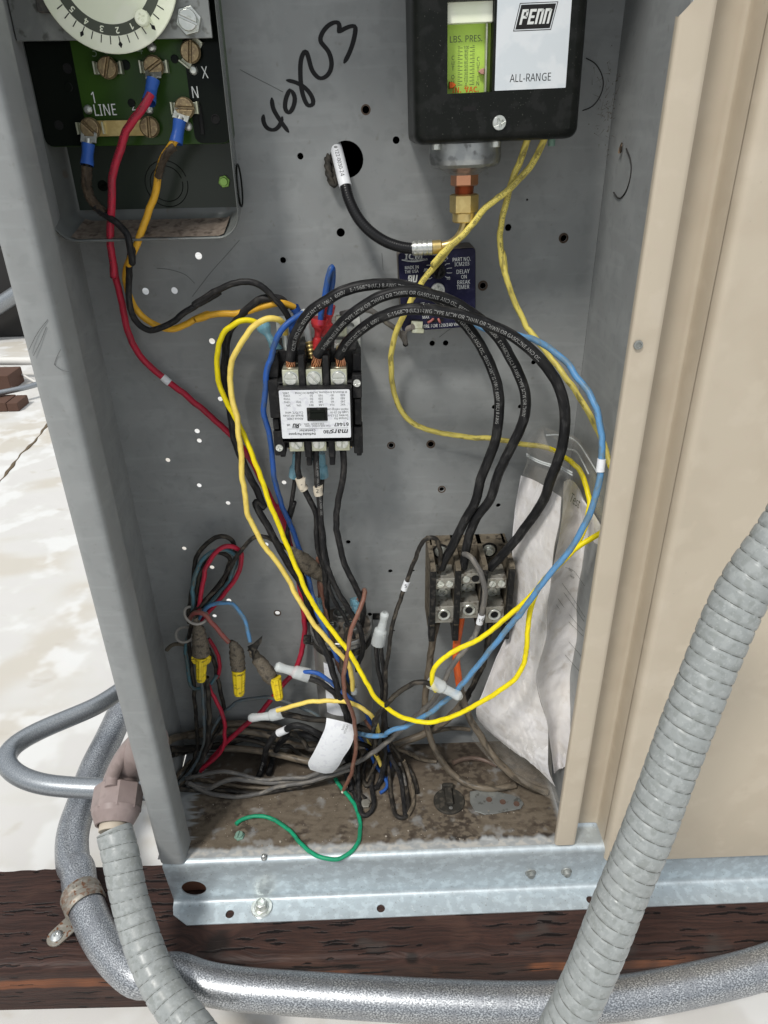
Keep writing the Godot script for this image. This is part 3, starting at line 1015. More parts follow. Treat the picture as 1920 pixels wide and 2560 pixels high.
	g.skin(extruded(prof, [-13.0, 190, 380, 570, 760]), false, Vector3(0, 0, 1))
	commit(g, "outer_panel", M.beige_paint, cab)
	for p in [Vector3(196.4, -1.3, 128)]:
		g = G.new()
		g.cyl(p + Vector3(0, 0, -2), p + Vector3(0, 0, 1.5), 3.4, 16)
		commit(g, "panel_screw", M.steel, cab)
	g = G.new()
	var ps: Vector3 = Vector3(152.4, 431, 121)
	g.lathe(ps + Vector3(0, 0, -0.5), Vector3(0, 0, 1), [Vector2(2.7, 0), Vector2(2.5, 0.8), Vector2(1.7, 0.9), Vector2(1.5, 0.2), Vector2(0, 0.2)], 18)
	commit(g, "trim_rivet", M.dull_plate, cab)
	# base pan
	var fw := 720
	var fh := 240
	var im := PackedByteArray()
	im.resize(fw * fh * 3)
	var n1 := FastNoiseLite.new()
	n1.seed = 21
	n1.frequency = 0.012
	n1.fractal_octaves = 4
	var n2 := FastNoiseLite.new()
	n2.seed = 22
	n2.frequency = 0.05
	n2.fractal_octaves = 3
	var n3 := FastNoiseLite.new()
	n3.seed = 23
	n3.frequency = 0.25
	for y in fh:
		var zz := y / 2.0
		for x in fw:
			var xx := x / 2.0 - 186.0
			var a := n1.get_noise_2d(x, y) * 0.5 + 0.5
			var b := n2.get_noise_2d(x, y * 1.4) * 0.5 + 0.5
			var f := n3.get_noise_2d(x, y) * 0.5 + 0.5
			var steel := Vector3(0.30, 0.31, 0.31).lerp(Vector3(0.45, 0.47, 0.48), b)
			var mud := Vector3(0.115, 0.092, 0.066).lerp(Vector3(0.175, 0.143, 0.107), a)
			mud = mud.lerp(Vector3(0.085, 0.064, 0.046), smoothstep(0.44, 0.78, b) * 0.6)
			mud = mud.lerp(Vector3(0.038, 0.027, 0.02), smoothstep(0.52, 0.72, a) * smoothstep(0.30, 0.66, b) * 0.7)
			mud = mud.lerp(Vector3(0.26, 0.22, 0.17), smoothstep(0.60, 0.82, f) * 0.3)
			# darker towards the back
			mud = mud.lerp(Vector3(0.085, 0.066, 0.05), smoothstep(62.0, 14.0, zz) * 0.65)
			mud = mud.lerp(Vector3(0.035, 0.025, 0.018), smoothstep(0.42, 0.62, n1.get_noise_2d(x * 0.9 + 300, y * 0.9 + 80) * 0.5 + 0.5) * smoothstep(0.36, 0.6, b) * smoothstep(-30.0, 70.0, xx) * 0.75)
			# tide line along the front lip, right half
			var tide := smoothstep(4.0, 1.0, absf(zz - 108.0 - n1.get_noise_1d(x * 0.9) * 5.0)) * smoothstep(20.0, 60.0, xx) * smoothstep(0.30, 0.5, b)
			mud = mud.lerp(Vector3(0.02, 0.014, 0.01), tide * 0.85)
			var cover := smoothstep(0.0, 5.0, 111.0 + n2.get_noise_1d(x * 0.7) * 4.0 - zz)
			cover *= smoothstep(0.0, 8.0, xx + 172.0 + n2.get_noise_1d(y * 2.0) * 12.0 + smoothstep(60.0, 100.0, zz) * 0.0)
			cover *= 1.0 - smoothstep(154.0, 162.0, xx)
			cover *= 1.0 - smoothstep(0.60, 0.80, n1.get_noise_2d(x * 1.6 + 700, y * 1.6) * 0.5 + 0.5) * 0.4
			var c := steel.lerp(mud, cover)
			c = c.lerp(Vector3(0.50, 0.48, 0.44), smoothstep(5.0, 1.0, absf(zz - 113.5)) * smoothstep(0.40, 0.62, b) * 0.8)
			var cc := Color(c.x, c.y, c.z).linear_to_srgb()
			var o := (y * fw + x) * 3
			im[o] = int(cc.r * 255)
			im[o + 1] = int(cc.g * 255)
			im[o + 2] = int(cc.b * 255)
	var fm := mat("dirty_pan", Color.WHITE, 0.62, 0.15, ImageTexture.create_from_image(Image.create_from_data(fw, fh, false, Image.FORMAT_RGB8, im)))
	fm.texture_repeat = false
	bump(fm, gray_tex(0.06, 24, 0, 1), 0.8)
	fm.heightmap_texture = gray_tex(0.03, 24, 0, 1)
	g = G.new()
	var rows := []
	for i in 30:
		var row := PackedVector3Array()
		for j in 2:
			row.append(Vector3(-188.8 + 354.8 * i / 29.0, 0, 118.0 * j - 1.0))
		rows.append(row)
	g.skin(rows, false, Vector3(0, 1, 0))
	for i in 30:
		for j in 2:
			g.u[i * 2 + j] = Vector2((rows[i][j].x + 186.0) / 360.0, rows[i][j].z / 120.0)
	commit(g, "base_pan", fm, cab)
	g = G.new()
	g.span(Vector3(-183, -50, 90), Vector3(-120, -4, 113), 1.0)
	commit(g, "added_wood_block", mat("added_wood_brown", lin(0.14, 0.062, 0.04), 0.8), cab)  # wood-brown block added to catch light through the rail hole
	# base rail: rolled lip, web with the big hole, outward foot
	g = G.new()
	var lip := [Vector2(116.9, 0), Vector2(118.6, -0.2), Vector2(120.2, -1.0), Vector2(121.3, -2.2), Vector2(121.9, -3.8), Vector2(122, -5.6)]
	var lrows := []
	for x in [-184.0, -60.0, 60.0, 170.0, 260.0, 420.0, 700.0]:
		var row := PackedVector3Array()
		for q in lip:
			row.append(Vector3(x, q.y, q.x))
		lrows.append(row)
	g.skin(lrows, false, Vector3(0, 1, 1))
	g.span(Vector3(166.2, -1.2, 97), Vector3(700, -0.2, 117.2), 0.1)
	g.xf = Transform3D(Basis(), Vector3(0, 0, 122))
	plate(g, PackedVector2Array([Vector2(-184, -5.6), Vector2(-181.5, -46), Vector2(700, -46), Vector2(700, -5.6)]), [[-162.0, -33.5, 10.6, 10.2]], 1.2, 26.0)
	g.xf = Transform3D()
	var fold := [Vector2(122, -46), Vector2(122.3, -47.8), Vector2(123.3, -49.2), Vector2(124.8, -49.9), Vector2(126.5, -50)]
	lrows = []
	for x in [-181.5, -60.0, 60.0, 170.0, 260.0, 420.0, 700.0]:
		var row := PackedVector3Array()
		for q in fold:
			row.append(Vector3(x, q.y, q.x))
		lrows.append(row)
	g.skin(lrows, false, Vector3(0, 1, 1))
	g.xf = Transform3D(Basis(Vector3(1, 0, 0), Vector3(0, 0, -1), Vector3(0, 1, 0)), Vector3(0, -50, 0))
	plate(g, PackedVector2Array([Vector2(-181.5, -126.5), Vector2(-179.5, -134), Vector2(-166, -143.6), Vector2(700, -143.6), Vector2(700, -126.5)]), [[-131.0, -135.4, 3.7, 3.7], [-1.5, -135.8, 3.6, 3.6], [180.0, -135.6, 3.6, 3.6]], 1.0, 22.0)
	g.xf = Transform3D()
	commit(g, "base_rail", M.galvanised, cab)
	# hex bolt and washer on the foot
	g = G.new()
	g.xf = Transform3D(Basis(Vector3(1, 0, 0), Vector3(0, 0, -1), Vector3(0, 1, 0)), Vector3(-104.2, -50, 131.0))
	g.lathe(Vector3(0, 0, 0), Vector3(0, 0, 1), [Vector2(9.2, 0), Vector2(9.2, 1.2), Vector2(8.8, 1.6), Vector2(0, 1.6)], 32)
	commit(g, "washer", M.zinc, cab)
	g.v.clear(); g.n.clear(); g.u.clear(); g.idx.clear()
	g.lathe(Vector3(0, 0, 1.6), Vector3(0, 0, 1), [Vector2(6.3, 0), Vector2(6.3, 0.8), Vector2(5.6, 1.3), Vector2(0, 1.3)], 24)
	hex(g, Vector3(0, 0, 2.8), 5.2, 4.4, 0.4)
	g.lathe(Vector3(0, 0, 7.15), Vector3(0, 0, 1), [Vector2(4.2, 0), Vector2(3.2, 0.45), Vector2(2.8, 0.3), Vector2(0, 0.25)], 20)
	commit(g, "hex_bolt", M.zinc, cab)
	# two screws in the web
	for p in [Vector3(160.4, -30.2, 122), Vector3(129.3, -30.2, 122)]:
		g = G.new()
		g.lathe(p, Vector3(0, 0, 1), [Vector2(4.8, 0), Vector2(4.6, 0.8), Vector2(3.4, 1.2), Vector2(3.2, 3.4), Vector2(2.4, 4.2), Vector2(0, 4.2)], 20)
		commit(g, "web_screw", M.dull_plate, cab)
	# compressor side behind the panel: dark box added to keep right holes black
	g = G.new()
	g.span(Vector3(-62, 0, -260), Vector3(-60, 760, -1.3), 0.1)
	g.span(Vector3(-60, 0, -262), Vector3(165, 760, -260), 0.1)
	g.span(Vector3(-60, 758.5, -260), Vector3(165, 760, -1.3), 0.1)
	g.span(Vector3(-60, 0, -260), Vector3(165, 1.5, -1.3), 0.1)
	g.span(Vector3(163, 0, -260), Vector3(165, 760, -1.3), 0.1)
	commit(g, "added_dark_liner", M.dark_void, cab)
	# marker handwriting
	for st in [[-59.4,548.8,0.2,-60,545.4,0.2,-58,541.2,0.2,-53.4,540.1,0.2,-49.4,543.3,0.2,-47.8,547.5,0.2], [-53.5,557.8,0.2,-53.3,552.2,0.2,-49.7,545.7,0.2,-44.5,538.6,0.2], [-41.8,562.3,0.2,-44.9,557,0.2,-45.8,551.1,0.2,-43.8,549.1,0.2,-40.4,552.9,0.2,-39.3,558.3,0.2,-41.5,561.9,0.2], [-44,566.8,0.2,-39.2,565.9,0.2,-33.2,563.1,0.2,-28.8,558.1,0.2,-28,554,0.2,-31.3,552.9,0.2,-34.3,559.1,0.2,-35,569.8,0.2,-33.7,578.4,0.2,-31,582,0.2,-29.5,578.4,0.2,-27.6,571.4,0.2,-23.1,567.3,0.2,-18.3,569.1,0.2,-15.7,573.8,0.2,-16.9,580.8,0.2,-21.9,586.8,0.2,-20.1,591,0.2,-15.4,594.9,0.2,-10.6,595.7,0.2,-9.8,593.4,0.2,-11.3,590.5,0.2], [-11.3,590.5,0.2,-4.9,593.3,0.2,-0.7,593.7,0.2,-1.6,587.4,0.2,-5,579.7,0.2,-8.3,575,0.2]]:
		g = G.new()
		ink(g, spline(vecs(st), 1.5), 1.2)
		commit(g, "handwriting", M.marker_ink, cab)
	# scuffs and scratches
	for st in [vecs([-140.9,458.5,0.1,-134.6,457.9,0.1,-127,455.9,0.1,-121.5,453.3,0.1,-116.8,447.9,0.1]), vecs([-71.4,572.8,0.1,-62.6,568.4,0.1,-53.8,564.3,0.1,-46.3,560.6,0.1]), vecs([-82.8,475.4,0.1,-93.3,465.5,0.1,-104.4,455.3,0.1,-119.6,439.2,0.1]), vecs([12.8,464.9,0.1,13.2,458.3,0.1,13.5,453.9,0.1]), vecs([53.3,406.4,0.1,60.5,411.8,0.1,67,415.8,0.1])]:
		g = G.new()
		g.tube(spline(st, 2.0), 0.16, 5)
		commit(g, "scratch", M.scratch_grey, cab)
	for st in [vecs([-183.1,437.5,122.9,-176.1,446.8,122.9,-169.1,453.5,122.9]), vecs([-181.6,434.2,122.9,-175.7,442,122.9,-170.8,449.7,122.9]), vecs([-171.4,429.1,122.9,-169.9,427.1,122.9,-167.2,425.3,122.9,-164.5,424.9,122.9]), vecs([-171.4,429.1,122.9,-168.7,433.9,122.9,-165.9,437.4,122.9])]:
		g = G.new()
		g.tube(spline(st, 2.0), 0.14, 5)
		commit(g, "scratch", M.scratch_grey, cab)
	for p in [Vector3(17.4, 322.7, 0.1), Vector3(48.3, 322.8, 0.1), Vector3(57.7, 283.2, 0.1), Vector3(136.7, 472.1, 0.1), Vector3(4.4, 550.3, 0.1), Vector3(83.1, 441.8, 0.1), Vector3(136.9, 471.8, 0.1), Vector3(-84.8, 165.9, 0.1)]:
		g = G.new()
		annulus(g, p, 2.2, rng.randf_range(2.8, 3.7), 20)
		commit(g, "rust_ring", M.rust_ring, cab)
	# embossed knockout rings on the right wall and panel
	g = G.new()
	g.tube(spline(vecs([139.7,575.4,0.2,145.2,573.1,0.2,150,567.8,0.2,152.4,561.5,0.2,150.7,554.3,0.2,147,549.7,0.2,140.9,547.5,0.2]), 2.0), 0.35, 6)
	commit(g, "knockout_ring", M.near_black, cab)
	g = G.new()
	g.tube(spline(vecs([159.8,526.7,36.1,159.8,520.8,46.3,159.8,516.4,49.7,159.8,510.1,49.5,159.8,504.3,46,159.8,499.4,37.1,159.8,499.4,30.6,159.8,501.7,22.9]), 2.0), 0.5, 6)
	commit(g, "knockout_ring", M.near_black, cab)

func ink(g: G, path: PackedVector3Array, wd: float) -> void:
	var rows := []
	var k := path.size()
	for i in k:
		var t := (path[mini(i + 1, k - 1)] - path[maxi(i - 1, 0)]).normalized()
		var s := t.cross(Vector3(0, 0, 1)).normalized()
		var e := minf(1.0, minf(i + 0.6, k - i - 0.4) / 2.0)
		var w2 := wd * e * (0.8 + 0.35 * absf(s.x))
		rows.append(PackedVector3Array([path[i] - s * w2 + Vector3(0, 0, 0.02), path[i] + Vector3(0, 0, 0.16), path[i] + s * w2 + Vector3(0, 0, 0.02)]))
	g.skin(rows, false, Vector3(0, 0, 1))

func extruded(prof: Array, ys: Array) -> Array:
	var rows := []
	for y in ys:
		var row := PackedVector3Array()
		for q in prof:
			row.append(Vector3(q.x, y, q.y))
		rows.append(row)
	return rows

# ---------------------------------------------------------------- conduits outside
func build_conduits() -> void:
	var g := G.new()
	var path := spline(vecs([-294.1,-38,-142.3,-290.7,-38,-107,-291.7,-38,-60.3,-294.2,-38,-17,-291.5,-38,25.9,-290.4,-38,49,-285.8,-38,69.9,-274,-37,95.4,-271.5,-36,95.9,-262,-36,115.7,-250.3,-36,133.6,-235.7,-36,153.7,-221.7,-36,168.9,-204.4,-36,183.6,-187.7,-36,193.2,-166.3,-36,189.5,-140.5,-36,197.9,-111,-36,203.6,-36.4,-36,211.5,40.7,-36,218.6,104.3,-36,222.6,168.7,-36,222,228.3,-36,215.5,297.2,-36,203.2,376.1,-36,180.4]), 5.0)
	g.tube(path, 14.6, 36)
	tag(commit(g, "steel_conduit", M.conduit_steel), "large speckled galvanised steel conduit bent round the front of wood beam", "conduit")
	g = G.new()
	path = spline(vecs([-200,34,73.5,-222.3,34,72,-248.2,34,69.8,-274.4,34,67,-297.1,34,62.9,-317,34,55.6,-333.5,34,45.1,-343.3,34,33.5,-344.7,34,23,-340.4,33,10.5,-326.5,32,-4.6,-306.2,31,-20,-283.6,30,-37.2,-268.8,28,-58.2,-256.9,26,-78.9]), 4.0, 6)
	g.tube(path, 9.0, 28)
	tag(commit(g, "steel_conduit", M.smooth_conduit_steel), "thinner smooth steel conduit bent in a hairpin left of the cabinet", "conduit")
	# strap round the large conduit
	var strap := thing("conduit_strap", "rusty one hole steel strap holding the large conduit to the beam", "strap", Vector3.ZERO)
	var c0: Vector3 = Vector3(-259.2, -36, 121.9)
	var c1: Vector3 = Vector3(-253.8, -36, 129.2)
	var ax := (c1 - c0).normalized()
	var side := ax.cross(Vector3(0, 1, 0)).normalized()
	g = G.new()
	var rows := []
	for i in 15:
		var f := i / 14.0
		var l := (f - 0.5) * 20.0
		var rr := 15.6 + 1.2 * (1.0 if i > 1 and i < 13 else 0.0) - (0.9 if i == 7 else 0.0)
		var row := PackedVector3Array()
		for j in 25:
			var th := lerpf(-0.15, PI + 0.15, j / 24.0)
			row.append(c0 + ax * (l + 6) + (side * cos(th) + Vector3(0, 1, 0) * sin(th)) * rr)
		rows.append(row)
	g.skin(rows, false, Vector3(0, 1, 0))
	commit(g, "saddle", M["rusty_strap"] if M.has("rusty_strap") else mat("rusty_strap", Color.WHITE, 0.55, 0.5, blend_tex(lin(0.26, 0.24, 0.205), [[fade(lin(0.36, 0.34, 0.30), 0.8), 0.02, 211, 0.4, 0.7], [fade(lin(0.16, 0.06, 0.025), 0.9), 0.03, 212, 0.62, 0.76]], 256, 256), 22.0), strap)
	g = G.new()
	var tab: Vector3 = Vector3(-272.8, -49, 149.4)
	var root: Vector3 = Vector3(-264.7, -49, 138.5)
	var dirv := (tab - root).normalized()
	var lat := dirv.cross(Vector3(0, 1, 0)).normalized()
	var poly := PackedVector2Array([Vector2(-9, -8.5), Vector2(-9, 8.5)])
	var lt := tab.distance_to(root)
	for i in 11:
		var a := PI * 0.5 - PI * i / 10.0
		poly.append(Vector2(lt + cos(a) * 8.0, sin(a) * 8.0))
	g.xf = Transform3D(Basis(dirv, lat * -1.0, Vector3(0, 1, 0)), Vector3(root.x, -50.6, root.z))
	g.prism(poly, 0, 1.6, 0.3)
	commit(g, "tab", M.rusty_strap, strap)
	g = G.new()
	g.xf = Transform3D(Basis(Vector3(1, 0, 0), Vector3(0, 0, -1), Vector3(0, 1, 0)), Vector3(tab.x, -49, tab.z))
	g.lathe(Vector3.ZERO, Vector3(0, 0, 1), [Vector2(5.2, 0), Vector2(4.9, 1.2), Vector2(3.6, 2.3), Vector2(2.0, 2.8), Vector2(1.7, 2.2), Vector2(1.6, 1.2), Vector2(0, 1.2)], 20)
	commit(g, "strap_screw", M.steel, strap)
	g = G.new()
	g.xf = Transform3D(Basis(-side, ax * -1.0, Vector3(0, 1, 0)), c0 + ax * 3 + Vector3(0, 17.0, 0))
	letters(g, "EMT", 3.6, 0, -1, 0.1, 1, true)
	commit(g, "lettering", M.rusty_strap, strap)
	# liquid-tight elbow
	var el := thing("conduit_elbow", "mauve plastic ninety degree fitting with hex nut beside left post", "fitting", Vector3.ZERO)
	var top: Vector3 = Vector3(-213.5, 67.2, 97)
	var bot: Vector3 = Vector3(-212.1, 55, 125.3)
	var down := (bot - top).normalized()
	g = G.new()
	var arc := spline(vecs([-176,126.1,104.8,-186,110.9,96.9,-199,91.6,87.5,-210,73.6,82.9,-215,64.7,85.9,-213.5,67.2,97,-213.8,64.1,102.1]), 2.0, 3)
	g.tube(arc, 14.2, 28)
	commit(g, "elbow_body", M.fitting_plastic, el)
	g = G.new()
	g.tube(spline(vecs([-176,141.2,111.6,-190,121.2,100.5,-202,105.4,98,-210,93.4,99.5,-214.3,83.8,101.6,-213.9,80.4,109.2]), 2.0, 3), 5.2, 12)
	commit(g, "elbow_rib", M.fitting_plastic, el)
	g = G.new()
	var nl := top.distance_to(bot)
	g.lathe(top, down, [Vector2(0, 0), Vector2(18.0, 0), Vector2(19.4, 1.2), Vector2(19.4, nl * 0.66)], 8, true)
	g.lathe(top, down, [Vector2(19.2, nl * 0.60), Vector2(18.2, nl * 0.74), Vector2(14.4, nl), Vector2(12.8, nl), Vector2(12.3, nl - 4), Vector2(0, nl - 4)], 32)
	commit(g, "hex_nut", M.fitting_plastic, el)
	g = G.new()
	g.cyl(bot - down * 5, bot + down * 5, 11.0, 24)
	commit(g, "tail_sleeve", mat("sleeve_cream", lin(0.48, 0.42, 0.34), 0.5), el)
	# the two flexible conduits
	var fl := spline(vecs([-211.1,53.3,128.5,-205,45.2,139.8,-196.1,24.5,162.7,-187.1,10.1,179.8,-176.2,-1.6,197.8,-163.3,-10.6,214.3,-151.2,-15.1,226.1,-137.1,-19.2,237.7,-124.5,-23.9,249.6]), 0.7, 500)
	tag(flex(fl, 13.9, 9.8, 0.075, 12.0), "smooth grey flexible conduit dropping from mauve elbow past the beam", "flexible conduit")
	fl = spline(vecs([198.4,380.9,225.6,192.3,368.7,229.8,183.8,357.9,232.1,176.5,344.8,235.6,169.4,328.1,241.1,162.8,309.7,247.5,155.7,290.4,254.5,148.4,270,262,141.8,250.1,269.3,135.9,231.9,275.6,129.1,212.8,282.4,121.3,193.5,289.3,108,158.8,303.3,102.8,143.7,306.9,97.2,127.3,311.1,90.8,111.7,314.9]), 0.7, 500)
	tag(flex(fl, 12.4, 7.2, 0.09, 7.0), "wet ribbed grey flexible conduit crossing in front of beige panel", "flexible conduit")

func flex(path: PackedVector3Array, r: float, pitch: float, depth: float, power: float) -> MeshInstance3D:
	var g := G.new()
	g.tube(path, r, 44, func(s, th):
		var f := fposmod(s / pitch + th / TAU, 1.0)
		var w := 1.0 - pow(absf(f * 2.0 - 1.0), power)
		return r * (1.0 - depth * (1.0 - w) + 0.008 * sin(s * 0.11 + th * 2.0)))
	var o := commit(g, "flexible_conduit", M.flex_vinyl)
	# thin dark line laid in the spiral groove
	var a := (path[1] - path[0]).normalized().cross(Vector3(0.2, 0.3, 1)).normalized()
	var s := 0.0
	var hp := PackedVector3Array()
	for i in path.size():
		var t := (path[mini(i + 1, path.size() - 1)] - path[maxi(i - 1, 0)]).normalized()
		a = (a - t * a.dot(t)).normalized()
		var b := t.cross(a)
		var l := path[i].distance_to(path[mini(i + 1, path.size() - 1)])
		for q in 6:
			var ss := s + l * q / 6.0
			var th := -TAU * ss / pitch
			hp.append(path[i].lerp(path[mini(i + 1, path.size() - 1)], q / 6.0) + (a * cos(th) + b * sin(th)) * (r * (1.0 - depth) + 0.22))
		s += l
	var hg := G.new()
	hg.tube(hp, 0.3, 5, null, false)
	var off := o.position / MM
	for i in hg.v.size():
		hg.v[i] -= off
	commit(hg, "groove_line", M.groove_grey, o)
	return o

# ---------------------------------------------------------------- time clock, upper left
func build_clock() -> void:
	var o := thing("time_clock", "grey open time clock box with white dial and brass screw terminals", "time clock", Vector3(-133, 482, 0))
	# local: x -57..57, y up from the box's lower front edge, z out
	var g := G.new()
	# drawn steel shell: flat back, rolled edges, walls that open towards the front
	var rows := []
	var stations := [Vector2(16, 1.0), Vector2(12, 1.2), Vector2(9.6, 2.6), Vector2(8.2, 5.0), Vector2(6.6, 10), Vector2(4.4, 18), Vector2(2.2, 28), Vector2(0.8, 36), Vector2(0.3, 38.4), Vector2(-0.9, 38.4), Vector2(-0.9, 36), Vector2(0.4, 28), Vector2(2.8, 18), Vector2(5.0, 10), Vector2(7.5, 0.3)]
	for q in stations:
		var row := PackedVector3Array()
		var ix: float = q.x * 0.42
		for k in 7:
			row.append(Vector3(-57 + ix, 175 - k * 24.0, q.y))
		for k in 9:
			var t := PI + PI * 0.5 * k / 8.0
			row.append(Vector3(-43 + cos(t) * (14.0 - ix), 14.0 - 0.0 + sin(t) * (14.0 - q.x), q.y))
		for k in 5:
			row.append(Vector3(-30.0 + 15.0 * k, q.x, q.y))
		for k in 9:
			var t := PI * 1.5 + PI * 0.5 * k / 8.0
			row.append(Vector3(43 + cos(t) * (14.0 - ix), 14.0 + sin(t) * (14.0 - q.x), q.y))
		for k in 7:
			row.append(Vector3(57 - ix, 31 + k * 24.0, q.y))
		rows.append(row)
	g.skin(rows, false, Vector3(0, 1, 0.2))
	commit(g, "box_shell", M.clock_box_paint, o)
	g = G.new()
	g.span(Vector3(-52, 14, 0.4), Vector3(52, 175, 1.15), 0.1)
	commit(g, "reflection_plate", mat("dark_reflection_tone", lin(0.040, 0.050, 0.040), 0.2), o)  # green-black reflection inside the box, painted as a separate dark plate
	g = G.new()
	rows = []
	for i in 30:
		var row := PackedVector3Array()
		for j in 9:
			var f := j / 8.0
			var x := lerpf(-47, 47, i / 29.0)
			var up := maxf(0.0, absf(x) - 42.0)
			var z := lerpf(7.0, 37.4, f)
			row.append(Vector3(x, lerpf(7.9, 0.7, f) + up * up * 0.05 + 0.3 + 0.1 * sin(i * 1.7 + j), z))
		rows.append(row)
	g.skin(rows, false, Vector3(0, 1, 0))
	commit(g, "dust_layer", M.dust, o)
	# knockouts
	for k in [[Vector3(-125.6, 510.7, 2), 13.6], [Vector3(-125.6, 510.7, 2), 10.4]]:
		g = G.new()
		var p: Vector3 = k[0] - Vector3(-133, 482, 0)
		var ring := PackedVector3Array()
		for i in 41:
			ring.append(Vector3(p.x + cos(TAU * i / 40 * 0.97 + 0.3) * k[1], p.y + sin(TAU * i / 40 * 0.97 + 0.3) * k[1], 1.15))
		g.tube(ring, 0.3, 6)
		commit(g, "knockout", M.board_black, o)
	for s in [-1.0, 1.0]:
		g = G.new()
		var ring := PackedVector3Array()
		for i in 33:
			ring.append(Vector3(s * (56.9 if s < 0 else 57.3), 28.0 + cos(TAU * i / 32 * 0.97) * 12.0, 21.0 + sin(TAU * i / 32 * 0.97) * 9.0))
		g.tube(ring, 0.6, 6)
		commit(g, "knockout", M.board_black, o)
	# small screws on the back of the box
	g = G.new()
	head(g, Vector3(-166.4, 510.4, 1) - Vector3(-133, 482, 0), 3.2, 1.4, 2, 0.5)
	commit(g, "box_screw", M.board_black, o)
	g = G.new()
	var gs: Vector3 = Vector3(-88.3, 511.4, 1) - Vector3(-133, 482, 0)
	hex(g, gs, 4.0, 1.6, 0.2)
	g.cyl(gs + Vector3(0, 0, 1.5), gs + Vector3(0, 0, 3.4), 2.6, 16)
	commit(g, "ground_screw", mat("green_screw", lin(0.30, 0.50, 0.12), 0.35, 0.5), o)
	# terminal board, its green a painted reflection between black sheets
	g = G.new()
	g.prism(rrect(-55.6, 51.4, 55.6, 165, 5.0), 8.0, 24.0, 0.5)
	var board := commit(g, "terminal_board", M.board_green_reflection, o)
	g = G.new()
	g.prism(rrect(-55.2, 51.8, -29.5, 164, 4.6), 24.0, 24.25, 0.0)
	commit(g, "board_beside_reflection", M.board_black, board)  # plain black board left outside the painted green reflection
	g = G.new()
	g.prism(rrect(34.0, 51.8, 55.2, 164, 4.6), 24.0, 24.25, 0.0)
	commit(g, "board_beside_reflection", M.board_black, board)
	for q in [[400, 405, 2.4], [405, 515, 2.2], [1275, 705, 1.7], [350, 740, 1.6], [745, 385, 2.4], [1035, 350, 2.2], [1245, 520, 2.6], [780, 610, 2.2]]:
		pass
	for p in [Vector3(-166.6, 573.4, 24.3), Vector3(-85.4, 546.5, 24.3), Vector3(-178.1, 544.9, 24.3)]:
		g = G.new()
		g.lathe(p - Vector3(-133, 482, 0), Vector3(0, 0, 1), [Vector2(2.6, 0), Vector2(2.6, 0.35), Vector2(2.1, 0.4), Vector2(1.9, 0.05), Vector2(0, 0.05)], 20)
		commit(g, "board_hole", M.dark_void, board)
	g = G.new()
	var sa: Vector3 = Vector3(-94, 553.6, 24.4) - Vector3(-133, 482, 0)
	var sb: Vector3 = Vector3(-93.9, 538.7, 24.4) - Vector3(-133, 482, 0)
	g.tube(PackedVector3Array([sa, (sa + sb) * 0.5, sb]), 1.3, 10)
	commit(g, "board_slot", M.dark_void, board)
	for q in [[Vector3(-168.2, 564.2, 24.3), 2.5], [Vector3(-133.1, 574.5, 24.3), 2.6], [Vector3(-104.7, 577, 24.3), 2.2], [Vector3(-133.3, 555.6, 24.3), 2.2]]:
		g = G.new()
		var p: Vector3 = q[0] - Vector3(-133, 482, 0)
		g.lathe(p, Vector3(0, 0, 1), [Vector2(q[1], 0), Vector2(q[1], 0.25), Vector2(q[1] - 0.3, 0.4), Vector2(0, 0.4)], 18)
		commit(g, "board_boss", M.board_black, board)
	# brass jumper
	g = G.new()
	var j1: Vector3 = Vector3(-157.1, 542.7, 26) - Vector3(-133, 482, 0)
	var j2: Vector3 = Vector3(-124.2, 542.5, 26) - Vector3(-133, 482, 0)
	g.span(Vector3(j1.x, j1.y - 4.2, 24.6), Vector3(j2.x, j1.y + 4.2, 26.2), 0.3)
	commit(g, "jumper_bar", M.brass, o)
	# screw terminals: clip and slotted brass head
	var spots := [[Vector3(-142.5, 573.1, 30), 1.22, 1], [Vector3(-116.4, 573.2, 30), 0.52, 1], [Vector3(-94.4, 580, 30), 1.42, 2], [Vector3(-158.7, 543, 30), -0.8, 1], [Vector3(-123.9, 543, 30), 1.5, 0], [Vector3(-101.9, 552.4, 30), -0.05, 1]]
	for s in spots:
		var p: Vector3 = s[0] - Vector3(-133, 482, 0)
		g = G.new()
		head(g, Vector3(p.x, p.y, 27.0), 5.7, 3.8, 2, s[1], 0.2)
		commit(g, "terminal_screw", M.old_brass, o)
		if s[2] > 0:
			g = G.new()
			var tw := 0.9 if s[2] == 2 else 0.0
			g.xf = Transform3D(Basis(Vector3(0, 0, 1), tw), Vector3(p.x, p.y, 0))
			g.span(Vector3(-7.2, -3.0, 24.4), Vector3(7.2, 3.0, 25.4), 0.3)
			g.span(Vector3(-8.0, -3.2, 24.4), Vector3(-7.0, 3.2, 29.5), 0.2)
			g.span(Vector3(7.0, -3.2, 24.4), Vector3(8.0, 3.2, 29.5), 0.2)
			commit(g, "terminal_clip", M.zinc_olive, o)
	for p in [Vector3(-142.4, 582.5, 25), Vector3(-116.8, 582.8, 25), Vector3(-94.8, 571.4, 25), Vector3(-159.3, 552.6, 25), Vector3(-123.8, 552, 25), Vector3(-102.2, 543, 25)]:
		g = G.new()
		var q: Vector3 = p - Vector3(-133, 482, 0)
		g.lathe(Vector3(q.x, q.y, 24.2), Vector3(0, 0, 1), [Vector2(2.6, 0), Vector2(2.4, 0.8), Vector2(1.7, 1.5), Vector2(0, 1.8)], 16)
		commit(g, "rivet", M.zinc, board)
	g = G.new()
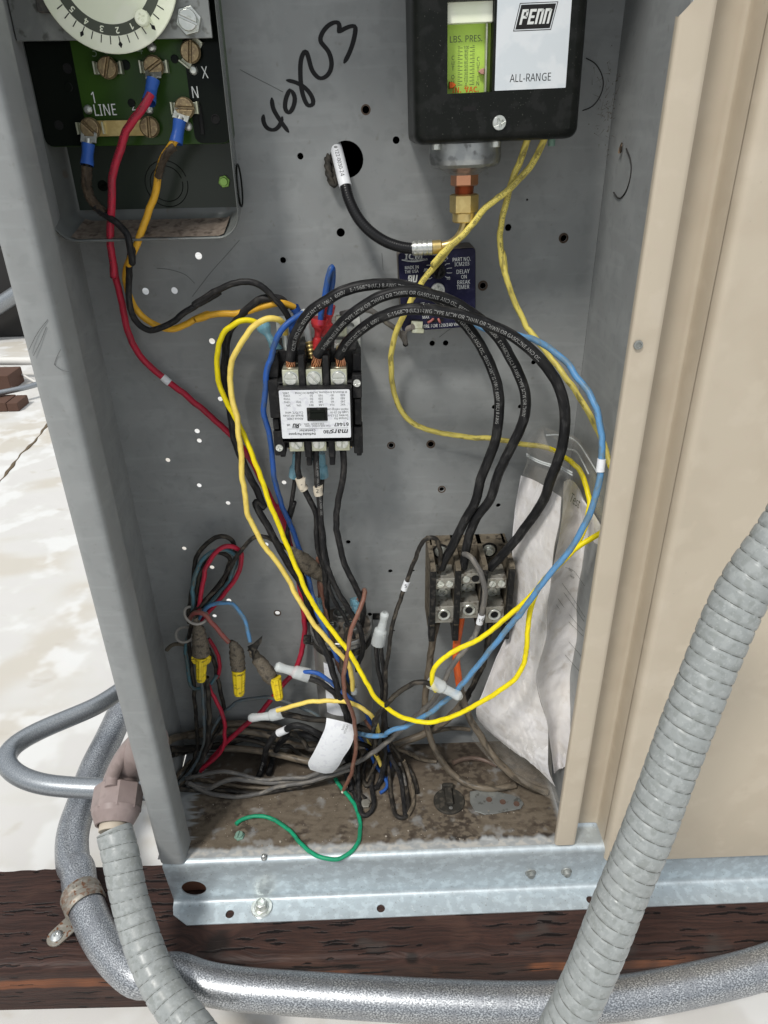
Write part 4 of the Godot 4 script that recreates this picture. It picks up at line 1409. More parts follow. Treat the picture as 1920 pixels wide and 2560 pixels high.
	for l in [["X", Vector3(-88.4, 567.2, 24.5), 5.6], ["N", Vector3(-95.4, 557.4, 24.5), 5.6], ["1", Vector3(-155.1, 555.8, 24.5), 5.4], ["LINE", Vector3(-149.3, 549.3, 24.5), 5.6], ["2", Vector3(-132.4, 551.7, 24.5), 4.6]]:
		var p: Vector3 = l[1] - Vector3(-133, 482, 0)
		letters(g, l[0], l[2], p.x, p.y, 24.45, 1, false, 0.0, 0.02, 0.85)
	commit(g, "lettering", M.white_ink, board)
	for l in [["3", Vector3(-149.8, 578.6, 24.5)], ["4", Vector3(-123.7, 579.5, 24.5)]]:
		g = G.new()
		var p: Vector3 = l[1] - Vector3(-133, 482, 0)
		letters(g, l[0], 5.2, p.x, p.y, 24.45, 1, false, 0.0, 0.02, 0.85)
		commit(g, "lettering", M.faint_green_ink, board)
	# mechanism plate and dial
	g = G.new()
	g.span(Vector3(-54.5, 103.6, 34.0), Vector3(53.2, 175, 36.0), 0.4)
	commit(g, "mechanism_plate", M.dull_plate, o)
	g = G.new()
	g.span(Vector3(-38, 116, 36), Vector3(-22, 175, 41), 0.6)
	commit(g, "mechanism_block", M.dusty_grey_box, o)
	var dc := Vector3(1.8, 134.0, 42.0)
	g = G.new()
	g.lathe(dc - Vector3(0, 0, 2.0), Vector3(0, 0, 1), [Vector2(37.4, 0), Vector2(37.6, 1.6), Vector2(37.2, 2.0), Vector2(0, 2.0)], 64)
	var dial := commit(g, "dial", M.dial_face, o)
	g = G.new()
	annulus(g, dc + Vector3(0, 0, 0.1), 24.0, 29.2, 64)
	commit(g, "dial_band", M.grey_ink, dial)
	g = G.new()
	for i in 40:
		var a := -1.512 + TAU * i / 40.0
		var d := Vector3(cos(a), sin(a), 0)
		var e := Vector3(-d.y, d.x, 0) * 0.26
		var r0 := 29.4
		var r1 := 33.2
		g.quad(dc + d * r0 - e + Vector3(0, 0, 0.12), dc + d * r0 + e + Vector3(0, 0, 0.12), dc + d * r1 + e + Vector3(0, 0, 0.12), dc + d * r1 - e + Vector3(0, 0, 0.12), Vector3(0, 0, 1))
	for k in [[-1.512, 33.2], [-2.14, 33.2], [-0.884, 33.2]]:
		var d := Vector3(cos(k[0]), sin(k[0]), 0)
		var e := Vector3(-d.y, d.x, 0)
		var c: Vector3 = dc + d * k[1] + Vector3(0, 0, 0.14)
		g.quad(c - d * 1.8, c + e * 1.1, c + d * 1.8, c - e * 1.1, Vector3(0, 0, 1))
	commit(g, "dial_marks", M.black_ink, dial)
	g = G.new()
	var nums := [["1", -1.198], ["2", -1.512], ["3", -1.826], ["4", -2.14], ["5", -2.454], ["6", -2.768]]
	for k in nums:
		var a: float = k[1]
		var p := dc + Vector3(cos(a), sin(a), 0) * 25.2
		letters(g, k[0], 3.0, p.x, p.y, 42.2, 1, true, 0.0, a + PI * 0.5 + PI)
	var pn := dc + Vector3(cos(-0.93), sin(-0.93), 0) * 25.6
	letters(g, "NIGHT", 1.9, pn.x, pn.y, 42.2, 1, true, 0.0, -0.93 + PI * 0.5 + PI)
	commit(g, "dial_numbers", M.dial_face, dial)
	g = G.new()
	var dk: Vector3 = Vector3(-114.8, 594.3, 46) - Vector3(-133, 482, 0)
	g.lathe(Vector3(dk.x, dk.y, 42.0), Vector3(0, 0, 1), [Vector2(3.9, 0), Vector2(3.9, 3.4), Vector2(3.5, 4.0), Vector2(0, 4.0)], 24)
	head(g, Vector3(dk.x, dk.y, 45.6), 3.3, 0.8, 4, 0.4, 0.24)
	commit(g, "trip_screw", M.dial_face, dial)
	g = G.new()
	var hk: Vector3 = Vector3(-91.6, 593.7, 38) - Vector3(-133, 482, 0)
	hex(g, Vector3(hk.x, hk.y, 36.0), 7.2, 2.0, 0.2)
	head(g, Vector3(hk.x, hk.y, 38.0), 5.4, 2.6, 2, -0.4, 0.18)
	commit(g, "plate_screw", M.zinc, o)

func annulus(g: G, c: Vector3, r0: float, r1: float, seg: int) -> void:
	for i in seg:
		var a := TAU * i / seg
		var b := TAU * (i + 1) / seg
		var d := Vector3(cos(a), sin(a), 0)
		var e := Vector3(cos(b), sin(b), 0)
		g.quad(c + d * r0, c + e * r0, c + e * r1, c + d * r1, Vector3(0, 0, 1))

# ---------------------------------------------------------------- pressure control, upper right
func build_pressure_control() -> void:
	var o := thing("pressure_control", "black pressure control with lime reflection painted in scale window and silver label", "pressure control", Vector3(77.3, 532, 0), 0.022)
	var g := G.new()
	g.prism(rrect(-46.2, 0.6, 46.2, 130, 4.0), 0.0, 14.0, 0.6)
	commit(g, "back_case", M.dusty_grey_box, o)
	# cover: rounded black shell with a window cut
	g = G.new()
	var prof := [Vector2(0.0, 6.0), Vector2(0.0, 50.0), Vector2(0.4, 56.0), Vector2(1.6, 59.6), Vector2(4.0, 61.6), Vector2(6.5, 62.0)]
	var rows := []
	for q in prof:
		var rr := rrect(-46.6 + q.x, 0.0 + q.x * 0.8, 46.6 - q.x, 132, 5.5, 5)
		var row := PackedVector3Array()
		for p in rr:
			row.append(Vector3(p.x, p.y, q.y))
		row.append(row[0])
		rows.append(row)
	g.skin(rows, true)
	var W0 := -28.2
	var W1 := -3.8
	var WB := 24.6
	var WT := 66.0
	var z := 62.0
	g.quad(Vector3(-40.3, 5.0, z), Vector3(40.3, 5.0, z), Vector3(40.3, WB, z), Vector3(-40.3, WB, z), Vector3(0, 0, 1))
	g.quad(Vector3(-40.3, WB, z), Vector3(W0, WB, z), Vector3(W0, WT, z), Vector3(-40.3, WT, z), Vector3(0, 0, 1))
	g.quad(Vector3(W1, WB, z), Vector3(40.3, WB, z), Vector3(40.3, WT, z), Vector3(W1, WT, z), Vector3(0, 0, 1))
	g.quad(Vector3(-40.3, WT, z), Vector3(40.3, WT, z), Vector3(40.3, 127, z), Vector3(-40.3, 127, z), Vector3(0, 0, 1))
	for e in [[Vector3(W0, WB, z), Vector3(W0, WT, z), Vector3(1, 0, 0)], [Vector3(W1, WB, z), Vector3(W1, WT, z), Vector3(-1, 0, 0)], [Vector3(W0, WB, z), Vector3(W1, WB, z), Vector3(0, 1, 0)], [Vector3(W0, WT, z), Vector3(W1, WT, z), Vector3(0, -1, 0)]]:
		var dz := Vector3(0, 0, -9)
		g.quad(e[0], e[1], e[1] + dz, e[0] + dz, e[2])
	commit(g, "cover", M.black_enamel, o)
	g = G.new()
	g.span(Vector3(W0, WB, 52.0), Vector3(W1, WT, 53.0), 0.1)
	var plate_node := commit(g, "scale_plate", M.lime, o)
	g = G.new()
	g.span(Vector3(W0 + 0.1, 56.6, 53.1), Vector3(W1 - 0.1, WT, 58.5), 0.3)
	commit(g, "scale_header", M.dial_face, plate_node)
	g = G.new()
	g.span(Vector3(W1 - 3.4, WB + 0.1, 53.1), Vector3(W1 - 2.4, 56.4, 57.5), 0.2)
	commit(g, "slider_rail", M.zinc_olive, o)
	g = G.new()
	letters(g, "LBS. PRES.", 2.8, -17.2, 48.6, 53.1, 1)
	var sc := ["100", "90", "80", "70", "60", "50", "40", "30", "20", "10", "0"]
	for i in 11:
		var y := 45.4 - i * 1.72
		letters(g, sc[i], 1.35, -17.0, y, 53.1, 1)
		for s in [-1.0, 1.0]:
			g.span(Vector3(-17 + s * 2.0, y + 0.55, 53.0), Vector3(-17 + s * 4.6, y + 0.75, 53.12), 0.01)
			g.span(Vector3(-17 + s * 3.4, y + 1.35, 53.0), Vector3(-17 + s * 4.6, y + 1.5, 53.12), 0.01)
	for i in 6:
		var ch: String = ["C", "U", "T", "O", "U", "T"][i]
		letters(g, ch, 1.9, -24.2, 40.6 - i * 2.45 - (1.6 if i > 2 else 0.0), 53.1, 1)
	for i in 5:
		var ch: String = ["C", "U", "T", "I", "N"][i]
		letters(g, ch, 1.9, -10.4, 39.6 - i * 2.45 - (1.6 if i > 2 else 0.0), 53.1, 1)
	commit(g, "lettering", M.grey_ink, plate_node)
	g = G.new()
	letters(g, "20", 1.35, -17.0, 26.9, 53.1, 1)
	commit(g, "lettering", M.orange_ink, plate_node)
	g = G.new()
	letters(g, "IN.  VAC.", 2.6, -17.2, 22.9 + 2.2, 53.1, 1, true)
	commit(g, "lettering", M.orange_ink, plate_node)
	g = G.new()
	g.prism(PackedVector2Array([Vector2(-26.4, 27.2), Vector2(-24.4, 27.4), Vector2(-22.6, 28.8), Vector2(-24.4, 30.2), Vector2(-26.4, 30.4)]), 53.4, 55.6, 0.3)
	commit(g, "cut_out_pointer", M.orange_ink, plate_node)
	g = G.new()
	g.prism(PackedVector2Array([Vector2(-7.4, 33.2), Vector2(-9.0, 33.4), Vector2(-10.6, 34.6), Vector2(-9.0, 35.8), Vector2(-7.4, 36.2)]), 53.4, 55.6, 0.3)
	commit(g, "cut_in_pointer", mat("salmon", lin(0.46, 0.25, 0.20), 0.5), o)
	# label
	g = G.new()
	g.prism(rrect(-2.4, 25.0, 36.4, 70, 0.3), 62.0, 62.25, 0.0)
	var lp := commit(g, "label_plate", M.silver_label, o)
	g = G.new()
	g.prism(PackedVector2Array([Vector2(6.4, 51.6), Vector2(26.4, 51.6), Vector2(29.4, 63.8), Vector2(9.4, 63.8)]), 62.25, 62.32, 0.0)
	commit(g, "badge_outline", M.black_ink, lp)
	g = G.new()
	g.prism(PackedVector2Array([Vector2(6.9, 51.95), Vector2(26.1, 51.95), Vector2(28.9, 63.45), Vector2(9.7, 63.45)]), 62.32, 62.38, 0.0)
	commit(g, "badge_rim", M.silver_label, lp)
	g = G.new()
	g.prism(PackedVector2Array([Vector2(7.5, 52.4), Vector2(25.7, 52.4), Vector2(28.3, 63.0), Vector2(10.1, 63.0)]), 62.38, 62.44, 0.0)
	letters(g, "ALL-RANGE", 3.5, 16.8, 28.6, 62.3, 1, false, 0.0, 0.0, 0.92)
	commit(g, "badge_field", M.black_ink, lp)
	g = G.new()
	# heavy slanted capitals built from bars
	var bars := [[0, 0, 1.3, 6.6], [1.3, 5.4, 3.4, 6.6], [1.3, 2.6, 3.4, 3.8], [2.5, 3.2, 3.7, 6.0],
		[4.4, 0, 5.7, 6.6], [5.7, 5.4, 8.0, 6.6], [5.7, 2.7, 7.6, 3.8], [5.7, 0, 8.0, 1.2],
		[8.6, 0, 9.9, 6.6], [9.9, 5.4, 11.6, 6.6], [11.0, 0, 12.3, 6.2],
		[12.9, 0, 14.2, 6.6], [14.2, 5.4, 15.9, 6.6], [15.3, 0, 16.6, 6.2]]
	for b in bars:
		var pts := PackedVector2Array()
		for c in [Vector2(b[0], b[1]), Vector2(b[2], b[1]), Vector2(b[2], b[3]), Vector2(b[0], b[3])]:
			pts.append(Vector2(9.4 + c.x * 0.94 + c.y * 0.235, 54.4 + c.y))
		g.prism(pts, 62.44, 62.5, 0.0)
	commit(g, "badge_letters", M.white_ink, lp)
	# pressed slot, cover screw
	g = G.new()
	g.prism(rrect(-19.6, 15.8, -12.4, 18.2, 0.8), 61.6, 62.08, 0.0)
	commit(g, "pressed_slot", M.dark_void, o)
	g = G.new()
	head(g, Vector3(0.6, 9.6, 62.0), 3.7, 1.8, 4, 0.4, 0.26)
	commit(g, "cover_screw", M.zinc, o)
	g = G.new()
	g.cyl(Vector3(38.4, 2.0, 30), Vector3(38.4, -4.2, 30), 2.2, 14)
	commit(g, "green_terminal_screw", M.verdigris, o)
	# bellows cup under the case
	g = G.new()
	var bc := Vector3(-14.6, 0.0, 34.0)
	g.lathe(bc, Vector3(0, -1, 0), [Vector2(21.4, 0), Vector2(21.6, 8.6), Vector2(21.2, 11.2), Vector2(19.4, 12.9), Vector2(15.0, 14.2), Vector2(11.0, 15.8), Vector2(8.4, 17.4), Vector2(0, 17.4)], 44)
	commit(g, "bellows_cup", M.bell_steel, o)
	for p in [Vector3(-33.0, 0.5, 48), Vector3(1.2, 0.5, 50)]:
		g = G.new()
		g.cyl(p, p + Vector3(0, -3.4, 0), 2.6, 14)
		commit(g, "cup_screw", M.zinc, o)
	g = G.new()
	g.lathe(bc + Vector3(0, -17.2, 0), Vector3(0, -1, 0), [Vector2(8.4, 0), Vector2(8.4, 5.6), Vector2(7.6, 6.4), Vector2(0, 6.4)], 6, true)
	var th := []
	for i in 17:
		th.append(Vector2(6.0 if i % 2 == 0 else 5.4, 6.4 + i * 0.32))
	g.lathe(bc + Vector3(0, -17.2, 0), Vector3(0, -1, 0), th, 24)
	commit(g, "copper_fitting", M.copper, o)
	g = G.new()
	g.lathe(bc + Vector3(0, -28.0, 0), Vector3(0, -1, 0), [Vector2(0, 0), Vector2(7.6, 0), Vector2(8.9, 0.8), Vector2(8.9, 10.2), Vector2(8.0, 11.0), Vector2(0, 11.0)], 6, true)
	g.lathe(bc + Vector3(0, -38.6, 0), Vector3(0, -1, 0), [Vector2(7.2, 0), Vector2(7.2, 5.0), Vector2(6.6, 5.6), Vector2(3.6, 5.8)], 28)
	commit(g, "flare_nut", M.brass, o)

func build_hose() -> void:
	var o := thing("capillary_hose", "black ribbed capillary hose from the round panel hole to brass flare nut", "hose", Vector3.ZERO)
	var path := spline(vecs([-18.2,538.4,-26,-16.7,533.7,-10,-14.2,525.2,1,-12.3,517.7,8,-10.2,509.2,14,-8,500.7,18,-2.5,490,22,4.8,482.2,25,14.4,476.1,27,24,472.9,29,32.6,471.6,30]), 0.5)
	var g := G.new()
	g.tube(path, 3.5, 20, func(s, th): return 3.5 + 0.09 * sin(s * 4.2 + th * 1.0))
	commit(g, "hose_jacket", M.hose_black, o)
	g = G.new()
	var sl := PackedVector3Array()
	for q in path:
		if q.y > Vector3(-10.8, 507.8, 14).y:
			sl.append(q)
	g.tube(sl, 4.0, 20)
	commit(g, "label_sleeve", M.white_label, o)
	g = G.new()
	wrap_letters(g, sl, 4.05, "Refflex N.A. # 122-0030-24", 2.3, 9.0, -0.1)
	commit(g, "lettering", M.black_ink, o)
	g = G.new()
	var f0: Vector3 = Vector3(31.6, 471.8, 30)
	var f1: Vector3 = Vector3(44.3, 472.3, 31)
	g.tube(spline(PackedVector3Array([f0, (f0 + f1) * 0.5, f1]), 0.4), 4.8, 20, func(s, th): return 4.7 - 0.45 * (1.0 if fposmod(s, 3.2) < 0.7 else 0.0) - 0.25 * (1.0 if fposmod(th * 7 / TAU, 1.0) < 0.2 else 0.0))
	commit(g, "crimp_ferrule", M.zinc, o)
	g = G.new()
	var b0: Vector3 = Vector3(50.4, 472.6, 31)
	g.cyl(f1 - (b0 - f1) * 0.1, b0, 4.3, 20, 0.8)
	g.tube(spline(vecs([49.3,472.6,31,55.1,473.9,32,59.8,477,33,63,482,34,64.4,487.9,34,64.5,492.8,34]), 1.5), 2.9, 16)
	commit(g, "brass_tube", M.brass, o)
	g = G.new()
	g.tube(spline(vecs([-19.7,526.6,-4,-20.9,522.4,1,-20.8,517.7,4,-19.6,511.9,6,-17.1,507.9,6,-16,513.7,4,-16.6,521.4,1,-16.9,527,-6]), 1.5), 2.4, 10, func(s, th): return 2.2 + 0.5 * sin(s * 1.3 + th * 3))
	commit(g, "edge_grommet", M.rubber, o)

# ---------------------------------------------------------------- delay timer
func build_delay_timer() -> void:
	var o := thing("delay_timer", "navy blue square delay timer module with white print and knob", "timer", Vector3(49.4, 443.3, 0), 0.045)
	var g := G.new()
	g.prism(rrect(-25.6, -25.4, 25.6, 26.4, 2.6), 0.0, 20.0, 0.3)
	commit(g, "potted_body", M.potting_brown, o)
	g = G.new()
	g.prism(rrect(-25.4, -25.6, 25.4, 25.8, 2.6), 20.0, 22.0, 0.5)
	var face_node := commit(g, "front_face", M.navy_face, o)
	# face coordinates from the photo's 1060-unit wide face
	g = G.new()
	var z := 22.05
	var f := func(x: float, y: float) -> Vector2:
		return Vector2(-25.4 + (x - 212.0 - (y - 280.0) * 0.03) * 0.0478, 25.8 - (y - 280.0 + (x - 212.0) * 0.058) * 0.0482)
	for l in [["PART NO.", 1085, 390, 2.3, 1], ["ICM203", 1090, 452, 2.3, 1], ["DELAY", 1108, 553, 2.5, 1], ["ON", 1122, 620, 2.2, 1], ["BREAK", 1120, 694, 2.4, 1], ["TIMER", 1112, 760, 2.4, 1], ["MADE IN", 398, 486, 1.9, 1], ["THE USA", 395, 540, 1.9, 1], ["MINUTES", 772, 306, 1.8, 1], ["5", 884, 362, 1.7, 1], ["10", 903, 634, 1.8, 1], [".03", 585, 520, 1.8, 1], ["MAX", 590, 1163, 1.9, 1], ["LOAD", 588, 992, 1.8, 1], ["WIRE FOR 120/240 VAC", 800, 1283, 2.1, 1], ["c", 316, 670, 2.2, 1]]:
		var p: Vector2 = f.call(l[1], l[2])
		letters(g, l[0], l[3], p.x, p.y, z, l[4], false, 0.0, 0.0, 0.9)
	# component mark: reversed R with U
	var ul: Vector2 = f.call(330, 668)
	ul_mark(g, ul, 4.6, z)
	var gd: Vector2 = f.call(415, 720)
	ring_arc(g, gd, 2.4, 0.3, -2.6, 2.8, z)
	# dial scale ticks
	var kc: Vector2 = f.call(765, 520)
	for i in 11:
		var a := -2.2 + PI * 0.5 + i * 0.44
		a = PI * 0.5 + 2.25 - i * 0.45
		var d := Vector2(cos(a), sin(a))
		bar(g, kc + d * 5.6, kc + d * 7.0, 0.3, z)
		bar(g, kc + d * 7.0, kc + d * 7.0 + Vector2(signf(d.x) * 2.2, 0), 0.3, z)
	var w0: Vector2 = f.call(440, 990)
	bar(g, w0, f.call(515, 985), 0.3, z)
	bar(g, f.call(515, 985), f.call(515, 945), 0.3, z)
	bar(g, f.call(515, 945), f.call(570, 940), 0.3, z)
	commit(g, "lettering", M.white_ink, face_node)
	g = G.new()
	# maker's mark: slanted capitals over a swoosh
	var lm: Vector2 = f.call(300, 366)
	letters(g, "ICM", 3.6, lm.x, lm.y, z, 0, true, 0.12, 0.0, 1.25)
	var sw := PackedVector2Array()
	for i in 13:
		var t := i / 12.0
		sw.append(f.call(258 + 340 * t, 372 + 26 * sin(t * PI) - 4 * t))
	for i in 13:
		var t := 1.0 - i / 12.0
		sw.append(f.call(262 + 336 * t, 368 + 10 * sin(t * PI) - 2 * t - (8 if t < 0.1 else 0)))
	g.prism(sw, z - 0.05, z + 0.02, 0.0)
	var lc: Vector2 = f.call(505, 379)
	letters(g, "CONTROLS", 1.25, lc.x, lc.y, z + 0.05, 1, true, 0.0, 0.0, 1.2)
	commit(g, "maker_mark", M.grey_print, face_node)
	g = G.new()
	var kp := Vector3(kc.x, kc.y, 22.0)
	g.lathe(kp, Vector3(0, 0, 1), [Vector2(4.7, 0), Vector2(4.6, 2.4), Vector2(4.2, 3.0), Vector2(3.2, 3.0), Vector2(3.0, 1.6), Vector2(0, 1.6)], 20)
	g.xf = Transform3D(Basis(Vector3(0, 0, 1), -0.25), kp)
	g.span(Vector3(-0.8, -4.0, 1.4), Vector3(0.8, 4.0, 5.6), 0.4)
	g.xf = Transform3D()
	commit(g, "knob", M.black_plastic, o)
	g = G.new()
	var sc: Vector2 = f.call(755, 768)
	head(g, Vector3(sc.x, sc.y, 22.0), 4.7, 2.4, 4, 0.75, 0.34)
	commit(g, "mounting_screw", M.zinc, o)
	# spade slots and spades
	g = G.new()
	var s1: Vector2 = f.call(640, 1218)
	var s2: Vector2 = f.call(842, 1158)
	g.span(Vector3(f.call(600, 1200).x, s1.y, 21.9), Vector3(s2.x, s2.y, 22.08), 0.0)
	var s3: Vector2 = f.call(365, 1195)
	g.span(Vector3(s3.x, s3.y - 0.5, 21.9), Vector3(f.call(505, 1190).x, f.call(365, 1178).y, 22.08), 0.0)
	commit(g, "spade_slot", M.dark_void, o)
	g = G.new()
	for q in [[620, 1215, 695, 1165], [790, 1218, 765, 1165]]:
		var a: Vector2 = f.call(q[0], q[1])
		var b: Vector2 = f.call(q[2], q[3])
		g.tube(spline(PackedVector3Array([Vector3(a.x, a.y, 22.6), Vector3((a.x + b.x) * 0.5, (a.y + b.y) * 0.5, 23.6), Vector3(b.x, b.y, 22.4)]), 0.6), 0.8, 8)
	commit(g, "pink_lead", mat("pink_lead", lin(0.36, 0.12, 0.11), 0.5), o)
	g = G.new()
	var t0: Vector2 = f.call(455, 1260)
	g.xf = Transform3D(Basis(Vector3(0, 0, 1), -0.12), Vector3(t0.x, t0.y, 22))
	g.span(Vector3(-4.0, -1.6, 0.2), Vector3(4.0, 3.4, 2.6), 0.4)
	g.span(Vector3(-3.4, -4.6, 0.4), Vector3(5.4, -1.4, 3.6), 0.8)
	commit(g, "spade_terminal", M.zinc_olive, o)

func bar(g: G, a: Vector2, b: Vector2, w: float, z: float) -> void:
	var d := (b - a).normalized()
	var e := Vector2(-d.y, d.x) * w * 0.5
	g.quad(Vector3(a.x - e.x, a.y - e.y, z), Vector3(b.x - e.x, b.y - e.y, z), Vector3(b.x + e.x, b.y + e.y, z), Vector3(a.x + e.x, a.y + e.y, z), Vector3(0, 0, 1))

func ring_arc(g: G, c: Vector2, r: float, w: float, a0: float, a1: float, z: float) -> void:
	for i in 20:
		var p := lerpf(a0, a1, i / 20.0)
		var q := lerpf(a0, a1, (i + 1) / 20.0)
		bar(g, c + Vector2(cos(p), sin(p)) * r, c + Vector2(cos(q), sin(q)) * r, w, z)

# reversed R joined to a U, leaning right; h = height, p = lower left
func ul_mark(g: G, p: Vector2, h: float, z: float) -> void:
	var k := h / 4.6
	var w := 0.95 * k
	var sh := func(q: Vector2) -> Vector2: return p + Vector2(q.x + q.y * 0.18, q.y) * k
	for s in [[Vector2(2.6, 0), Vector2(2.6, 4.6)], [Vector2(2.9, 4.2), Vector2(0.7, 4.2)], [Vector2(0.7, 4.5), Vector2(0.7, 2.0)], [Vector2(0.5, 2.3), Vector2(2.6, 2.3)], [Vector2(1.7, 2.2), Vector2(0.2, 0)],
		[Vector2(4.0, 4.6), Vector2(4.0, 0.6)], [Vector2(3.7, 0.45), Vector2(6.2, 0.45)], [Vector2(5.9, 0.6), Vector2(5.9, 4.6)]]:
		bar(g, sh.call(s[0]), sh.call(s[1]), w, z)

# ---------------------------------------------------------------- contactor
func build_contactor() -> void:
	var o := thing("contactor", "black three pole contactor with upside down white label", "contactor", Vector3(-35.4, 371.0, 0), -0.012)
	var g := G.new()
	var lx := [-15.6, 0.0, 16.4]
	g.xf = Transform3D()
	plate_at(g, rrect(-28.2, -38, 31.2, 53.4, 3.0), 0.2, 2.0, [[-21.0, 46.0, 3.0, 2.2], [23.0, 46.0, 4.2, 2.6]])
	g.span(Vector3(-27, 28, 2), Vector3(30, 34, 12), 0.6)
	commit(g, "mounting_plate", M.zinc, o)
	g = G.new()
	g.prism(PackedVector2Array([Vector2(-31.6, -34), Vector2(31, -34), Vector2(31.4, 30), Vector2(28, 38), Vector2(-27, 38), Vector2(-31.2, 30)]), 2.2, 34.0, 0.8)
	# centre block that carries the label
	g.prism(rrect(-24.4, -20.6, 25.0, 18.6, 1.0), 34.0, 56.0, 1.0)
	g.prism(rrect(-24.8, 17.6, 26.0, 21.0, 1.0), 34.0, 50.0, 1.2)
	# side wings
	g.span(Vector3(-31.6, -6, 34), Vector3(-24.6, 21, 47), 0.7)
	g.span(Vector3(-30.6, -15, 34), Vector3(-26.4, -7.2, 45), 0.6)
	g.span(Vector3(-31.0, -35, 34), Vector3(-23.4, -16.4, 45), 0.7)
	g.span(Vector3(25.2, 7.6, 34), Vector3(31.6, 24, 47), 0.7)
	g.span(Vector3(26.2, -12.5, 34), Vector3(31.0, 6.6, 45), 0.6)
	g.span(Vector3(25.2, -34, 34), Vector3(31.6, -13.6, 46), 0.7)
	g.span(Vector3(27.0, -37.4, 30), Vector3(30.6, -33.6, 42), 0.5)
	g.span(Vector3(-27.6, -37.4, 30), Vector3(-24.0, -34.4, 42), 0.5)
	# upper bay: outer cheeks and barriers
	g.prism(PackedVector2Array([Vector2(-31.4, 21.2), Vector2(-24.6, 21.2), Vector2(-23.4, 33), Vector2(-24.2, 38), Vector2(-27, 38), Vector2(-31.0, 29)]), 32.0, 43.0, 0.8)
	g.prism(PackedVector2Array([Vector2(25.6, 24.2), Vector2(31.4, 24.2), Vector2(31.0, 37), Vector2(25.8, 37)]), 30.0, 40.0, 0.8)
	for x in [-7.8, 8.2]:
		g.span(Vector3(x - 2.1, 15.6, 30), Vector3(x + 2.1, 38.6, 52), 0.8)
		g.span(Vector3(x - 1.5, 10.0, 30), Vector3(x + 1.5, 16.4, 54.5), 0.7)
		g.span(Vector3(x - 2.6, 33.0, 8), Vector3(x + 2.6, 40.5, 46), 0.8)
	# lower bay barriers
	for x in [-7.0, 9.4]:
		g.span(Vector3(x - 2.1, -35, 26), Vector3(x + 2.1, -18.6, 49.5), 0.7)
		g.span(Vector3(x - 1.9, -43.5, 24), Vector3(x + 1.9, -33.6, 44.5), 0.6)
	commit(g, "housing", M.black_plastic, o)
	# lugs
	for i in 3:
		var x: float = lx[i]
		g = G.new()
		lug(g, Vector3(x - 5.6, 17.8, 33.5), Vector3(x + 5.6, 29.2, 50.0), 3.6)
		var ul := commit(g, "upper_lug", M.zinc_olive, o)
		g = G.new()
		head(g, Vector3(x, 23.2, 50.0), 4.5, 1.5, 2, [0.0, -0.85, 0.03][i], 0.16)
		g.lathe(Vector3(x, 23.2, 49.9), Vector3(0, 0, 1), [Vector2(5.0, 0), Vector2(5.0, 0.4), Vector2(4.5, 0.5)], 24)
		commit(g, "lug_screw", M.zinc, ul)
		g = G.new()
		var xb := x + 0.6
		lug(g, Vector3(xb - 5.4, -31.8, 30.5), Vector3(xb + 5.4, -20.6, 45.5), 0.0)
		var ll := commit(g, "lower_lug", M.zinc_olive, o)
		g = G.new()
		head(g, Vector3(xb, -25.2, 45.5), 4.5, 1.5, 2, [-0.95, 1.55, 1.5][i], 0.16)
		commit(g, "lug_screw", M.zinc, ll)
		# copper strap behind the lug, brass spades above
		g = G.new()
		g.span(Vector3(x - 6.6, 28.8, 30.8), Vector3(x + 6.6, 31.2, 32.0), 0.2)
		g.span(Vector3(x + 3.4, 29.0, 31), Vector3(x + 4.6, 36.5, 33), 0.2)
		commit(g, "copper_strap", M.copper, o)
		g = G.new()
		g.span(Vector3(x - 6.8, -34.8, 26), Vector3(x - 5.9, -31.0, 33), 0.1)
		g.span(Vector3(x + 6.2, -34.8, 26), Vector3(x + 7.1, -31.0, 33), 0.1)
		commit(g, "spade", M.brass, o)
	# brass coil tabs between the upper lugs
	for p in [[Vector3(-4.6, 31, 34), Vector3(-1.6, 43, 30)], [Vector3(15.0, 36, 30), Vector3(17.0, 39, 36)], [Vector3(19.6, 30, 30), Vector3(21.0, 35, 33)]]:
		g = G.new()
		g.span(Vector3(minf(p[0].x, p[1].x), p[0].y, minf(p[0].z, p[1].z)), Vector3(maxf(p[0].x, p[1].x), p[1].y, maxf(p[0].z, p[1].z)), 0.3)
		commit(g, "spade", M.brass, o)
	# case screws
	for p in [[Vector3(28.4, 18.6, 47.0), 2.6], [Vector3(-27.4, -28.6, 45.0), 2.6]]:
		g = G.new()
		head(g, p[0], p[1], 1.3, 4, 0.3, 0.26)
		commit(g, "case_screw", M.zinc, o)
	# silver clip and screw above the right lug
	g = G.new()
	g.span(Vector3(13.4, 36.0, 20), Vector3(19.0, 41.0, 30), 0.5)
	commit(g, "terminal_clip", M.steel, o)
	g = G.new()
	head(g, Vector3(16.0, 38.6, 30.0), 2.7, 1.4, 4, 0.5, 0.3)
	commit(g, "clip_screw", M.zinc, o)
	g = G.new()
	g.span(Vector3(15.0, 42, 14), Vector3(22, 55, 17), 0.4)
	g.span(Vector3(14.4, 52.0, 15), Vector3(20, 57, 20), 0.5)
	commit(g, "spade_terminal", M.zinc_olive, o)
	# label, read upside down
	g = G.new()
	g.prism(rrect(-23.4, -17.2, 23.6, 17.2, 1.0), 56.0, 56.25, 0.0)
	var label_node := commit(g, "label", M.white_label, o)
	g = G.new()
	g.xf = Transform3D(Basis(Vector3(0, 0, 1), PI), Vector3(0.1, 0, 0))
	var z := 56.32
	var lab := func(x: float, y: float) -> Vector2:
		return Vector2(-23.3 + (1135.0 - x) * 0.0546, 17.1 - (1532.0 - y) * 0.0597)
